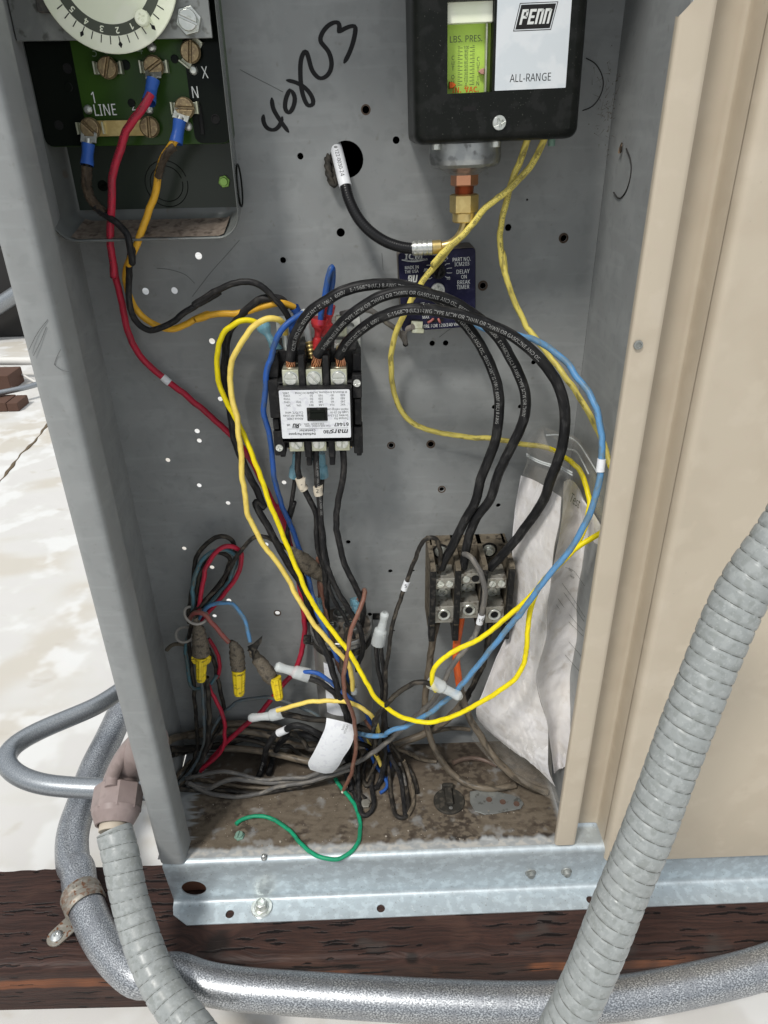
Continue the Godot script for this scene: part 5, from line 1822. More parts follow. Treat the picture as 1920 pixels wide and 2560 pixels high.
	for l in [["780", 897, 1436, 2.5, true], ["Definite Purpose", 695, 1466, 1.65, true], ["Contactor", 695, 1424, 1.65, true], ["61447", 1113, 1348, 2.6, true], ["Coil: 208-220VAC  50Hz", 885, 1374, 1.2, false], ["208-240VAC  60Hz", 805, 1350, 1.2, false], ["US", 385, 1356, 1.4, true], ["C", 522, 1354, 1.3, true],
		["Torque for", 1113, 1286, 1.5, false], ["Screws 25 Lb-in", 1113, 1250, 1.5, false], ["Lugs 40 Lb-in", 1113, 1213, 1.5, false], ["Herm refrig comp", 1113, 1176, 1.5, false],
		["Above 240V,", 555, 1282, 1.5, false], ["Break All Lines", 555, 1245, 1.5, false], ["Cu 75°C wire", 555, 1208, 1.5, false],
		["© Motors & Armatures, Inc.", 1105, 976, 1.3, false], ["Made in China", 700, 980, 1.4, false], ["2405", 400, 978, 1.4, false]]:
		var p: Vector2 = lab.call(l[1], l[2])
		letters(g, l[0], l[3], p.x, p.y, z, 0, l[4], 0.0, 0.0, 1.0)
	var cols := [1080, 943, 810, 688, 540, 410]
	var tb := [["VAC", "FLA", "LRA", "RES", "1Ph", "3Ph"], ["240", "40", "240", "50", "5Hp", "10Hp"], ["480", "40", "200", "50", "--", "15Hp"], ["600", "40", "160", "50", "--", "20Hp"]]
	for r in 4:
		for c in 6:
			var p: Vector2 = lab.call(cols[c], 1122 - r * 37)
			letters(g, tb[r][c], 1.35, p.x, p.y, z, 0)
	var ra: Vector2 = lab.call(1105, 1413)
	var rb: Vector2 = lab.call(345, 1417)
	bar(g, ra, rb, 0.16, z)
	var um: Vector2 = lab.call(505, 1352)
	ul_mark(g, um, 3.2, z)
	# maker's mark: outlined slanted block letters
	var mk: Vector2 = lab.call(1105, 1428)
	letters(g, "mars", 3.6, mk.x, mk.y, z, 0, true, 0.2, 0.0, 1.0)
	commit(g, "lettering", M.black_ink, label_node)
	# plunger window
	g = G.new()
	g.prism(rrect(-5.6, -4.6, 8.2, 4.9, 0.6), 56.0, 56.7, 0.2)
	commit(g, "plunger_frame", M.terminal_black, o)
	g = G.new()
	g.span(Vector3(-3.6, -3.4, 56.7), Vector3(6.6, 1.4, 57.9), 0.4)
	g.span(Vector3(-3.6, 1.4, 56.7), Vector3(6.6, 3.4, 57.3), 0.3)
	commit(g, "plunger", M.board_black, o)

func plate_at(g: G, outline: PackedVector2Array, z0: float, z1: float, holes: Array) -> void:
	var keep := g.xf
	g.xf = keep * Transform3D(Basis(), Vector3(0, 0, z1))
	plate(g, outline, holes, z1 - z0, 12.0)
	g.xf = keep

# a lug body with a wire hole from above
func lug(g: G, a: Vector3, b: Vector3, hole_r: float) -> void:
	g.span(a, b, 0.5)
	if hole_r > 0.0:
		var keep := g.xf
		g.lathe(Vector3((a.x + b.x) * 0.5, b.y - 0.02, (a.z + b.z) * 0.5 + 1.0), Vector3(0, 1, 0), [Vector2(hole_r + 0.5, 0), Vector2(hole_r + 0.3, 0.22), Vector2(hole_r, 0.2), Vector2(hole_r - 0.2, 0.06), Vector2(0, 0.06)], 22)
		g.xf = keep

# ---------------------------------------------------------------- distribution block
func build_block() -> void:
	var o := thing("distribution_block", "dusty three pole power distribution block with aluminium lugs", "terminal block", Vector3(77.8, 203.0, 0), 0.0)
	# local x = world - 77.8, y = world - 203
	var g := G.new()
	g.prism(rrect(-31.6, -34, 33.2, 37.2, 1.6), 0.0, 16.0, 0.8)
	for x in [-30.6, -11.0, 10.0, 31.2]:
		# barrier: sloped cheek seen from the side
		var side := PackedVector2Array([Vector2(0, -36), Vector2(40, -36), Vector2(47, -20), Vector2(49, 10), Vector2(48, 36), Vector2(30, 37.2), Vector2(0, 37.2)])
		g.xf = Transform3D(Basis(Vector3(0, 0, 1), Vector3(0, 1, 0), Vector3(-1, 0, 0)), Vector3(x + 2.0, 0, 0))
		g.prism(side, 0.0, 4.0, 0.5)
	g.xf = Transform3D()
	commit(g, "base", M.terminal_tan, o)
	for x in [-30.6, -11.0, 10.0, 31.2]:
		g = G.new()
		g.span(Vector3(x - 2.3, -18.0, 44.0), Vector3(x + 2.3, 33, 49.6), 0.6)
		g.span(Vector3(x - 2.5, -37.5, 36.0), Vector3(x + 2.5, -17.4, 46.5), 0.6)
		g.span(Vector3(x - 1.6, 8.0, 49.4), Vector3(x + 1.6, 9.0, 50.1), 0.1)
		g.span(Vector3(x - 1.2, -12.0, 49.4), Vector3(x + 1.2, -11.2, 50.1), 0.1)
		commit(g, "barrier_edge", M.terminal_black, o)
	var ux := [-20.8, -0.6, 20.4]
	var uy := [19.4, 23.4, 18.2]
	var ly := [-12.0, -8.2, -13.6]
	for i in 3:
		var x: float = ux[i]
		var yu: float = uy[i]
		var yl: float = ly[i]
		# floor between the barriers
		g = G.new()
		g.span(Vector3(x - 7.6, -30, 16), Vector3(x + 7.6, 14, 24), 0.6)
		g.span(Vector3(x - 7.8, yl + 9, 24), Vector3(x + 7.8, yl + 10.2, 27), 0.2)
		commit(g, "pole_floor", M.dull_lug, o)
		# upper two-wire lug
		g = G.new()
		lug(g, Vector3(x - 7.8, yu - 5.2, 24), Vector3(x + 7.8, yu + 4.6, 45.0), 0.0)
		for s in [-3.7, 3.7]:
			g.lathe(Vector3(x + s, yu + 4.58, 37.0), Vector3(0, 1, 0), [Vector2(3.3, 0), Vector2(3.1, 0.15), Vector2(2.8, 0.1), Vector2(0, 0.05)], 18)
		var ul := commit(g, "upper_lug", M.dull_lug, o)
		for s in [-1.0, 1.0]:
			if i == 1 and s > 0:
				g = G.new()
				g.lathe(Vector3(x + s * 3.8, yu - 0.2, 44.95), Vector3(0, 0, 1), [Vector2(3.2, 0), Vector2(3.1, 0.3), Vector2(2.6, 0.2), Vector2(2.4, 0.06), Vector2(0, 0.06)], 18)
				commit(g, "empty_screw_hole", M.dark_void, ul)
				continue
			g = G.new()
			head(g, Vector3(x + s * 3.6, yu - 0.4, 45.0), 3.0, 1.1, 2, 0.4 + 0.4 * i + s * 0.2, 0.2)
			commit(g, "wire_screw", M.zinc, ul)
			g = G.new()
			g.cyl(Vector3(x + s * 3.4, yu - 6.2, 30), Vector3(x + s * 3.4, yu - 5.2, 30), 2.4, 14)
			commit(g, "screw_tip", M.brass, o)
		# centre fixing screw
		g = G.new()
		head(g, Vector3(x, (yu + yl) * 0.5 - 3.4, 28.0), 4.3, 2.0, 4, 0.6 + i, 0.28)
		g.span(Vector3(x - 7.0, (yu + yl) * 0.5 - 8.6, 24), Vector3(x + 7.0, (yu + yl) * 0.5 + 1.8, 28), 0.4)
		commit(g, "fixing_screw", M.zinc, o)
		# big socket-screw lug
		g = G.new()
		lug(g, Vector3(x - 8.0, yl - 8.2, 24), Vector3(x + 8.0, yl + 8.2, 44.0), 0.0)
		var ll := commit(g, "lower_lug", M.dull_lug, o)
		g = G.new()
		g.lathe(Vector3(x, yl + 0.4, 44.0), Vector3(0, 0, 1), [Vector2(5.2, -0.2), Vector2(5.2, 0.5), Vector2(4.9, 0.9), Vector2(4.2, 0.9), Vector2(3.2, 0.5)], 24)
		commit(g, "socket_screw", M.zinc, ll)
		g = G.new()
		hex(g, Vector3(x, yl + 0.4, 43.9), 3.3, 0.62, 0.2)
		commit(g, "hex_socket", M.dark_void, ll)
	for p in [[-21.5, 31.5], [18.0, 31.5]]:
		g = G.new()
		g.lathe(Vector3(p[0], p[1], 16), Vector3(0, 0, 1), [Vector2(7.0, 0), Vector2(6.9, 0.3), Vector2(0, 0.3)], 24)
		commit(g, "screw_recess", M.terminal_black, o)
		g = G.new()
		g.lathe(Vector3(p[0], p[1], 16.3), Vector3(0, 0, 1), [Vector2(5.2, 0), Vector2(5.0, 0.8), Vector2(3.6, 1.0), Vector2(3.6, 3.4), Vector2(3.2, 4.0), Vector2(2.2, 4.0), Vector2(1.8, 3.2), Vector2(0, 3.2)], 18)
		commit(g, "mounting_screw", M.zinc, o)

# ---------------------------------------------------------------- capacitor
func build_capacitor() -> void:
	var o := thing("run_capacitor", "round metal run capacitor strapped to the panel behind the wires", "capacitor", Vector3(-27.8, 78, 27))
	var g := G.new()
	g.lathe(Vector3.ZERO, Vector3(0, 1, 0), [Vector2(0, 0), Vector2(23.5, 0), Vector2(24.6, 1.5), Vector2(24.6, 88), Vector2(25.4, 89), Vector2(26.2, 91), Vector2(26.2, 93.6), Vector2(25.6, 94.2), Vector2(24.8, 93.8), Vector2(24.5, 92.6)], 48)
	commit(g, "can", M.cap_can, o)
	g = G.new()
	g.lathe(Vector3.ZERO, Vector3(0, 1, 0), [Vector2(24.6, 92.4), Vector2(0, 92.4)], 48)
	commit(g, "can_top", M.cap_top, o)
	for p in [[-9, 6], [9, 6], [0, -12]]:
		g = G.new()
		g.lathe(Vector3(p[0], 92.4, p[1]), Vector3(0, 1, 0), [Vector2(7.4, 0), Vector2(7.2, 5), Vector2(6.4, 5.4), Vector2(6.0, 1.0), Vector2(0, 1.0)], 22)
		commit(g, "terminal_cup", M.bell_steel, o)
		g = G.new()
		for s in [-1.6, 1.6]:
			g.span(Vector3(p[0] - 3.2, 93, p[1] + s - 0.4), Vector3(p[0] + 3.2, 100, p[1] + s + 0.4), 0.2)
		commit(g, "spade", M.zinc, o)
	g = G.new()
	var rows := []
	for i in 2:
		var row := PackedVector3Array()
		for j in 17:
			var a := lerpf(0.0, 0.62, j / 16.0) + PI * 0.5 + 0.05
			row.append(Vector3(cos(a) * 24.9, 14.0 + 56.0 * i, sin(a) * 24.9))
		rows.append(row)
	g.skin(rows, false, Vector3(-1, 0, 1))
	commit(g, "paper_label", M.white_label, o)
	# panel strap with its ears
	g = G.new()
	rows = []
	for i in 2:
		var row := PackedVector3Array()
		row.append(Vector3(-33, 78.0 + 7.0 * i, -26))
		row.append(Vector3(-26.8, 78.0 + 7.0 * i, -26))
		for j in 17:
			var a := lerpf(PI, 0, j / 16.0)
			row.append(Vector3(cos(a) * 25.4, 78.0 + 7.0 * i, sin(a) * 25.4))
		row.append(Vector3(26.8, 78.0 + 7.0 * i, -26))
		row.append(Vector3(33, 78.0 + 7.0 * i, -26))
		rows.append(row)
	g.skin(rows, false, Vector3(0, 0, 1))
	commit(g, "strap", M.black_tape, o)

# ---------------------------------------------------------------- wires
var wires := []
var wire_paths := {}

func wire(called: String, label: String, material: String, r: float, pts: Array, text := "", ink_mat := "", cap := 1.6, side := 0.0, group := "") -> void:
	var path := spline(vecs(pts), 2.2, 9 if r < 3.0 else 14)
	var nz := FastNoiseLite.new()
	nz.seed = 40 + wires.size()
	nz.frequency = 0.028
	for i in path.size():
		var e := smoothstep(0.0, 12.0, minf(i, path.size() - 1 - i))
		path[i] += Vector3(nz.get_noise_2d(i * 2.2, 0), nz.get_noise_2d(i * 2.2, 300), 0.4 * nz.get_noise_2d(i * 2.2, 600)) * (1.5 if r < 3.0 else 0.8) * e
	var g := G.new()
	g.tube(path, r, 14 if r < 3.0 else 18)
	var o := commit(g, called, M[material])
	var kind := "cable" if called.ends_with("cable") else "wire"
	tag(o, label, kind, group)
	wires.append(o)
	wire_paths[o] = path
	if text:
		g = G.new()
		wrap_letters(g, path, r, text, cap, 9.0, side)
		if g.v.size() > 0:
			part_on(o, g, "lettering", M[ink_mat])

func part_on(o: Node3D, g: G, called: String, m: Material) -> MeshInstance3D:
	var off := o.position / MM
	for i in g.v.size():
		g.v[i] -= off
	return commit(g, called, m, o)

# the stretch of a wire nearest to the ends of pts, from both ends
func along(o: Node3D, pts: PackedVector3Array) -> PackedVector3Array:
	var path: PackedVector3Array = wire_paths[o]
	var ends := []
	for e in [pts[0], pts[pts.size() - 1]]:
		var best := 0
		for i in path.size():
			if path[i].distance_squared_to(e) < path[best].distance_squared_to(e):
				best = i
		ends.append(best)
	var a := mini(ends[0], ends[1])
	var b := maxi(ends[0], ends[1])
	if b - a < 3:
		a = maxi(0, a - 2)
		b = mini(path.size() - 1, b + 2)
	return path.slice(a, b + 1)

func build_wires() -> void:
	M["white"] = mat("cable_print_white", lin(0.33, 0.33, 0.32), 0.6)
	M["blackprint"] = mat("wire_print_black", lin(0.03, 0.03, 0.025), 0.6)
	wire("black_cable", "thick black cable from left upper lug, lowest of the three arching to the distribution block", "blackcable", 3.5, [-50.3,405.4,45,-48.7,413.8,46,-45.4,423.6,50,-39.1,434.2,54,-30.9,442,57,-21.1,448.2,58,-10.4,452.8,58,2.2,455,57,13.7,455.4,56,26.9,453.3,55,36.4,450,55,48.3,444.2,54,59.2,434.4,54,67.7,425.1,54,75.4,413.6,55,82.1,401.4,56,86.6,388.6,56,89.1,375.5,56,89.6,360.5,55,88.3,346.4,54,84.7,331.4,52,79.7,316,50,78.1,297.8,48,72.7,284.1,46,67.1,268.5,44,61.4,252.5,42,55.8,241.2,41,54.1,233.5,40], "OLINE AND OIL RESISTANT II  VW-1  600V    E-156879 (UL) 8 AWG TYPE MTW OR THHN OR THWN OR GASOLINE AND OIL RESISTANT II VW-1 600V  (UL) 8 AWG", "white", 2.1, -0.5, "three thick black cables from contactor to distribution block")
	wire("black_cable", "thick black cable from middle upper lug, inner descent between the two others", "blackcable", 3.5, [-32.4,408.5,46,-26.3,417.7,50,-19,427.8,56,-11,436.4,62,-2.4,443.3,66,8.1,449.3,68,18.4,452.1,68,27.2,452.4,67,38.6,450.7,66,51.3,446.4,65,64.2,439.7,64,75.3,431.4,63,83.4,422.9,62,91.1,411.9,62,98.6,398.2,62,104.2,385.5,62,106.6,373.3,61,104.9,360.8,60,99.8,345.2,58,94.8,329.9,55,90.3,313.9,52,87.9,298,49,80.1,284.4,47,75.1,268.2,44,73.4,252,42,72.2,240.6,41,71.7,233.7,40], "E-156879 (UL) 8 AWG TYPE MTW OR THHN OR THWN OR GASOLINE AND OIL RESISTANT II VW-1 600V   E-156879 (UL) 8 AWG TYPE MTW OR THHN", "white", 2.1, -0.5, "three thick black cables from contactor to distribution block")
	wire("black_cable", "thick black cable from right upper lug, outermost and frontmost arch crossing the plastic bag", "blackcable", 3.5, [-18.1,407.1,45,-11.9,418.9,52,-2.9,428.1,60,6.8,436.4,68,16,441.4,73,26.1,444,76,38.3,443.8,77,30.7,444.4,77,44.9,443.1,77,60.4,439.2,77,75,434,77,88.7,427.8,78,100.5,419.6,79,110.7,409,80,119.5,397.6,81,125.1,385,82,127.5,370.4,83,127.7,355.8,82,126.5,339.9,79,123,324.1,75,122.5,307.2,69,117.9,291.9,63,111.1,271.9,55,103.5,253.1,48,96.3,238.5,42,93,232.1,40], "OIL RESISTANT II  VW-1  600V        E-156879 (UL) 8 AWG TYPE MTW OR THHN OR THWN OR GASOLINE AND OIL", "white", 2.1, -0.5, "three thick black cables from contactor to distribution block")
	wire("black_cable", "black cable arching out from behind contactor then down beside the yellow wires into bundle", "blackwire", 2.7, [-52.8,435,20,-54.2,440.6,24,-60.3,443.2,28,-69.4,441.2,28,-79.2,435.3,26,-87.2,427.1,24,-94.1,415.3,22,-98.5,400.7,20,-100.3,386.2,20,-100.1,370.6,22,-98.7,354.6,24,-97.1,339.6,26,-92.1,323.6,30,-86.5,308.3,33,-80,288.2,36,-87.2,298.1,38,-81.9,286.1,40,-74.5,267.9,42,-66.1,244.8,42,-57.2,225.8,40,-53.2,206,40,-48.7,188.6,44,-44.8,177.4,54,-39.1,166.6,58,-36,155,59,-33,136.8,59,-29.7,118.1,59,-27.2,106.3,58,-25.9,86.3,53,-26.3,60.4,44,-27.4,35.4,42,-28.5,10.5,40,-25.3,3,56.6])
	wire("red_wire", "red wire from clock terminal 4 sweeping down past the contactor to lower left corner", "red", 2.3, [-117.5,559.1,40,-122.3,551.6,44,-128.4,547.1,44,-137.7,536.6,42,-144.7,523.5,40,-150.4,507.9,38,-155.3,488.8,36,-159.6,468.4,32,-160.9,456.7,30,-160.7,467.4,26,-162.5,450.3,22,-163,431.5,18,-162.2,412.6,14,-158.6,398.3,11,-152.8,390.1,9,-145.8,383.7,8,-131.7,368.2,7,-117.8,353.1,7,-104.5,338.9,7,-95,326.3,8,-87.6,309.5,9,-81.5,291.8,9,-72.6,270.9,10,-74.1,280,10,-69.4,256.8,10,-65,228,8,-62.8,203,6,-61.2,178.4,6,-60.8,160.2,6,-62.8,140.5,7,-67,123.2,9,-73.9,108.4,12,-87.1,93.6,15,-97.4,79.7,17,-106.1,68.6,18,-135,42,22,-149,28.4,24,-161.9,12.2,26,-169.8,4.7,28], "MTW OR THHN OR THWN OR GASOLINE AND OIL RESISTANT     14 AWG MTW OR THHN OR THWN    600V", "blackprint", 1.6, -0.3)
	wire("orange_yellow_wire", "amber yellow wire, sooty near clock terminal N, running to blue crimp above contactor", "amber", 2.2, [-105.7,539.4,36,-111.7,531.7,38,-117.6,525.9,34,-122.4,518,30,-126,508.6,28,-131.4,498.2,28,-137.2,486.2,34,-143.2,476,38,-149.3,465.7,36,-147.8,471.2,30,-153.3,462.7,26,-155.9,454.3,24,-156.7,445.5,22,-154.6,436.5,20,-151.3,429.5,19,-144.7,424,18,-134.4,421.2,18,-125.2,422.7,18,-112.4,429.7,18,-103.2,431.4,19,-117.5,427.5,20,-103,430.8,22,-88.9,432.1,24,-75.9,434.6,26,-64.1,438.2,28,-55,440.1,28,-47.2,435.2,24])
	wire("black_wire", "black wire, furry with dust at clock terminal 1, curling to upper left of contactor", "blackwire", 2.1, [-161.6,527.2,36,-164.7,512.7,36,-163.7,503.7,34,-157.8,497.1,36,-148.4,491.3,42,-142.7,484.9,46,-141.6,477.1,46,-144.6,466.6,42,-143.8,479.2,38,-147.4,468.3,34,-151.9,454.4,30,-154.6,440.2,28,-153.8,430.5,27,-149.7,424.1,27,-142.7,422.4,27,-134.5,425.2,27,-122.6,433.3,27,-107.1,441.5,27,-92.9,448.1,27,-114.5,438,27,-102.2,445,28,-90.1,451,30,-78.6,454.1,31,-69.8,453.6,32,-62.7,448.7,32,-55.9,439.6,31,-51.2,430.2,29,-49.7,424.9,28])
	wire("yellow_wire", "long bright yellow wire from pressure control, looping behind the bag and round to contactor", "yellow", 1.9, [109.8,534.8,40,104.4,522.5,40,97,512.6,40,90.3,506.2,40,77.4,497,40,70.6,489.2,40,60.4,479.6,40,50.3,469.6,38,43.1,460.4,36,58.2,476.4,34,47.9,463,32,40.5,453.4,30,35.2,445,28,29.7,436.5,26,25.3,427.2,24,21.3,416,20,18.4,401.9,16,17.7,386,12,19.9,368.8,10,24.4,355.9,9,32,345.6,9,44.7,338.6,10,63.8,334.6,12,82.8,333.2,14,99.1,332.1,16,115.5,329.5,18,132,326.4,20,144.3,319.7,16,148.1,319,24,147.9,323.1,42,152.2,319.2,46,154.7,314.3,52,156.8,307.8,58,156.9,300.8,64,154.4,295,72,150.8,290.9,80,146.9,285,86,132.2,266,90,118.2,251.2,94,114.3,241.1,96,113,232.9,97,112.2,217,98,112.7,195,98,111.6,181.3,98,106.3,169,98,92.1,152.5,96,72.4,133.8,92,54.4,120.2,88,39.7,113.8,85,22,117.3,82,5.8,128,79,-4.7,144.7,77,-12.3,161.7,74,-22.6,180.2,69,-30.1,191.5,66,-40,205.2,62,-48.5,220.3,58,-54.1,236.7,54,-60.7,254.9,51,-65.8,271.7,49,-69.6,287.2,48,-74.7,301.8,46,-79.8,320.7,42,-84.5,335.9,40,-88.3,348.3,38,-92.1,359.1,36,-97.5,371.1,34,-101.1,382.8,32,-102.7,394.6,31,-101.4,406.1,30,-97.3,417.3,29,-90.2,425.7,28,-81.9,429.1,28,-75.3,428.1,27,-71.3,425,26], "18 AWG FT-2 125°C 600V A/B CSM AWM I A/B 600V 105°C  18 AWG  TEW  CSA AWM   18 AWG FT-2 125°C 600V CSM XLPE 600V 125", "blackprint", 1.7, 0.2)
	wire("yellow_wire", "second yellow wire from pressure control, running down right wall to cap by orange cable", "yellow", 1.9, [100,535,38,96.2,520.6,36,93.2,510.4,34,90.1,499.9,32,88.1,488,30,88.5,477.7,28,90.1,467.1,26,94,450.9,25,90.3,469.3,25,93.2,455.7,26,98.4,439.7,28,105.9,424.4,30,112.6,415.5,34,121.4,404.8,40,131.5,393.6,50,141.2,379.8,62,148.3,367.4,74,153.3,357.1,84,156.1,347.3,92,157.1,339.4,104,157.7,332,112,158.3,319.9,112,157.1,305.9,104.6,156.4,294.7,95,146.4,286.6,95,132.6,273.4,95,122.6,255.7,94,112,240.5,93,100.9,227.5,92,89.5,213.3,91,77.6,202,90,65.2,194.5,90,52.5,187.2,91,45.1,178.2,92,42.9,168.2,92,44.1,158.8,92,46.6,154.4,92], "CSM AWM I A/B 600V 125°C FT-2 18 AWG  600V 125°C FT-2 18 AWG", "blackprint", 1.7, 0.2)
	wire("pale_yellow_wire", "pale yellow wire from contactor's left spade down to capacitor beside bright yellow wire", "paleyellow", 2.0, [-54.1,418.7,30,-53.4,425.4,34,-54.8,430.8,38,-64.1,433.6,42,-72.3,427.8,42,-79.7,420.2,42,-86.4,411.7,41,-91.1,401.7,40,-93,391.2,40,-92.8,377.1,41,-91.1,365.2,42,-90.6,352.9,43,-90.7,340.5,44,-91.5,321.1,45,-91.3,299.6,46,-90.8,289.7,46,-87,275.1,46,-80.6,262.1,47,-72.5,247.3,48,-64.6,233,48,-60.7,221.5,50,-54.8,208.9,53,-47.6,194.4,56,-38.9,182.1,58,-29.3,169.6,60,-23,158.8,60,-20.1,144.5,58,-19.7,133.5,56,-19.9,123.4,54])
	wire("blue_wire", "royal blue wire from contactor coil down its left side, through taped splice", "blue", 2.0, [-40,435,40,-52.1,428.3,46,-58.3,419.6,46,-63.2,409.4,45,-66.8,395.6,45,-70,380.3,45,-71.3,367.8,44,-70.1,351.9,42,-70.1,330.6,38,-70.1,313.4,36,-67.3,292.9,32,-64.8,275.9,28,-60.1,256.8,24,-56.2,238.1,22,-52.6,219.7,24,-48.8,206.6,34,-44.5,198.2,48,-38.9,184.8,55,-32.8,169,57,-27.4,154.7,56,-23.7,143.9,53,-22.1,126.4,50,-22.4,107.4,48,-19.7,83.7,46])
	wire("blue_wire", "folded blue wire jumper standing up from red crimps above contactor", "blue", 2.0, [-30,424.4,28,-29.2,432.3,28,-27.2,440.2,29,-25.1,447.9,30,-23,455.4,30,-20.2,463.5,29,-20.6,453.5,26,-21.8,444.7,25,-22.9,435.9,25,-24.1,430.3,25])
	wire("black_cable", "black cable from left lower lug with paper number one flag, into capacitor", "blackwire", 2.2, [-50.4,339.5,40,-51.3,330.9,40,-52,320.6,38,-51.4,312.4,38,-48.9,303.9,38,-44.4,295.3,38,-40.2,282.2,38,-42.5,265.4,38,-41.5,255.6,38,-40,243,37,-37.9,231.5,36,-37.3,220.4,35,-37.6,207.7,33,-38.3,194.8,30,-39.1,178.5,26])
	wire("black_cable", "black cable from middle lower lug with paper number two flag", "blackwire", 2.2, [-38,339.1,40,-38.2,331.4,42,-38.3,318.5,43,-37.9,304.7,43,-37.9,284.8,43,-38.2,268.2,43,-37.3,255.9,44,-35.6,244.6,45,-33.8,237.2,46,-31.2,226.9,46,-27.2,216.5,46,-22.8,205.7,45,-18.4,198.1,45,-13,186,48,-9.4,171.9,50,-11.1,156,48,-24.2,112.6,46,-22.2,85.4,44,-20.4,51.5,42,-18.9,15.8,40,-18.6,2.5,53.5,-17.8,2.5,77.3,-14.3,2.5,84.8,-6.5,2.5,77.8,-5.9,2.5,63.8,-7.6,2.5,44.1], "1015C 600V 105C OR 1230 1015C 600V 105C", "white", 1.5, 0.4)
	wire("black_cable", "black cable from right lower lug, unmarked, bending to right side of capacitor", "blackwire", 2.4, [-18.7,338.5,40,-18.2,330.8,42,-18.2,322.8,42,-20.3,310.6,42,-23.4,298.1,42,-26,283.9,42,-26.2,267.2,42,-24.1,254.2,42,-20.8,238.8,42,-16.5,227.1,42,-12.6,215.9,41,-10,205.9,40,-8.7,195.8,38,-9.4,183.3,34,-10.8,172.1,30])
	wire("black_wire", "thin black wire from clear blue crimp under contactor into the lower bundle", "blackwire", 1.7, [-55.9,311.6,26,-57.3,303.9,26,-60.4,289.5,26,-63.4,276.3,26,-58,290.8,26,-62,278.7,25,-65.3,264.6,24,-66.6,252.7,22,-64.6,237.1,20,-58.9,222.3,20,-54.1,210.1,22,-50.6,189.5,22,-47.1,164.6,22])
	wire("black_wire", "thin black wire behind the paper flag two, from second clear crimp to capacitor", "blackwire", 1.7, [-35.3,310.7,24,-36.7,302.2,24,-38,286.8,25,-38,275.5,26,-35.8,229.4,32,-35.2,212.6,36,-31.3,202.5,36,-25.9,191.4,36,-22.2,181.6,36,-19.6,177.1,40,-17.1,171.2,44,-15.7,160.7,46,-15,148.3,46])
	wire("black_wire", "black wire leaving the left coil, arching right into the taped splice", "dustyblack", 1.7, [-156.1,181,22,-150.5,187.6,24,-142.9,196.1,26,-135.3,203.8,26,-125.9,212.8,26,-119.4,222.4,26,-112.6,235.4,26,-106.4,244,26,-100.4,251.9,26,-93.2,259.5,27,-81.2,259.7,28,-71.7,253.8,30,-64.3,248.1,30])
	wire("black_wire", "outermost black loop of the tied coil at lower left", "dustyblack", 1.9, [-157,173.5,20,-156,182.6,20,-153.5,193.6,20,-149.9,207.4,19,-147.7,217.5,18,-146.4,224.5,18,-143.8,234.2,18,-138.5,242.9,18,-130.4,251.5,18,-121.7,256.4,18,-111.6,254.2,18,-110.5,238,15,-112.7,227.1,13,-118.4,215.2,12,-127.1,203.2,12,-136.7,193.2,13,-145,185.2,14,-152.1,176.4,15])
	wire("light_blue_wire", "dusty blue loop within the tied coil at lower left", "dustyblue", 1.9, [-152.1,183.9,22,-148.8,200,22,-147.5,213,22,-144.5,224.2,22,-139,233.8,22,-132.1,241.8,22,-125.9,245.3,22,-119,246.5,21,-110.9,239.3,17,-111.1,231.7,16,-114.6,222,16,-120,211.5,16,-126.6,202.3,16,-133.9,195.2,17,-141.4,188,18,-148.6,178.5,19])
	wire("red_wire", "red loop within the tied coil at lower left", "red", 1.9, [-147.4,186.7,25,-144.5,194,25,-141.5,207.7,25,-137.9,218.9,25,-133.5,232.1,25,-127.5,242.1,25,-120.3,248.9,25,-113.9,251,24,-105,242.6,21,-105.2,234,20,-108.8,222.3,19,-114.6,212.6,19,-122.3,203.5,19,-130,195,19,-138.4,184.9,20,-145.9,174.6,20])
	wire("black_wire", "inner black loop of the tied coil, hugging the red loop", "dustyblack", 1.9, [-151.5,182.4,20,-146.5,204.4,20,-142.7,218.6,20,-137.7,230.4,19,-131,238.5,18,-124.9,241.8,17,-116,236.1,15,-116,228.5,14,-122.3,216,13,-131.8,203.3,13,-138.6,196.2,14,-147,186.8,15,-153,177.2,16])
	wire("light_blue_wire", "light blue wire branching from the coil to the middle taped wire nut", "skyblue", 1.7, [-147.3,179.2,22,-141.1,190.1,24,-135.2,195.8,26,-128.6,198.4,28,-121,199.7,30,-114.7,199.7,32,-106.5,188.8,36,-104.8,182.1,37,-104.1,174.7,38,-103.7,165.6,38])
	wire("dusty_red_wire", "dusty red wire branching from the coil to the second taped wire nut", "dustyred", 2.0, [-154,181.7,26,-147.5,191.5,30,-138.6,192.3,34,-135.4,186.3,35,-131.3,180.2,36,-126.9,172.5,36,-122,164,36])
	wire("light_blue_wire", "blue wire hanging left of the first wire nut, curling under it", "dustyblue", 1.7, [-158.7,161.2,18,-163.4,150.4,18,-165.2,142.5,18,-166.1,130.4,18,-166.3,118,18,-167.1,107.8,18,-164.9,98.5,18,-150.1,101.7,20,-145.1,106.9,18,-141.7,112,16])
	wire("grey_blue_wire", "grey blue wire hanging from the first wire nut down to the lower left corner", "greyblue", 1.8, [-152.2,120.1,28,-153.5,106.2,28,-155.8,85.7,28,-156,73.1,28,-157.5,59.2,28,-161.1,41.7,30,-166.4,27.3,32,-173.8,15,34,-182.1,5,36,-185.7,10.2,47.4])
	wire("black_wire", "black wire hanging beside the grey blue one into the lower left corner", "dustyblack", 2.3, [-147.4,121.7,30,-148.2,107.7,30,-150.2,87.4,30,-152.6,66.4,30,-156.4,46.9,32,-161.2,32.6,34,-167.1,19.2,36,-176.9,4.7,38,-185.4,2.6,44.8])
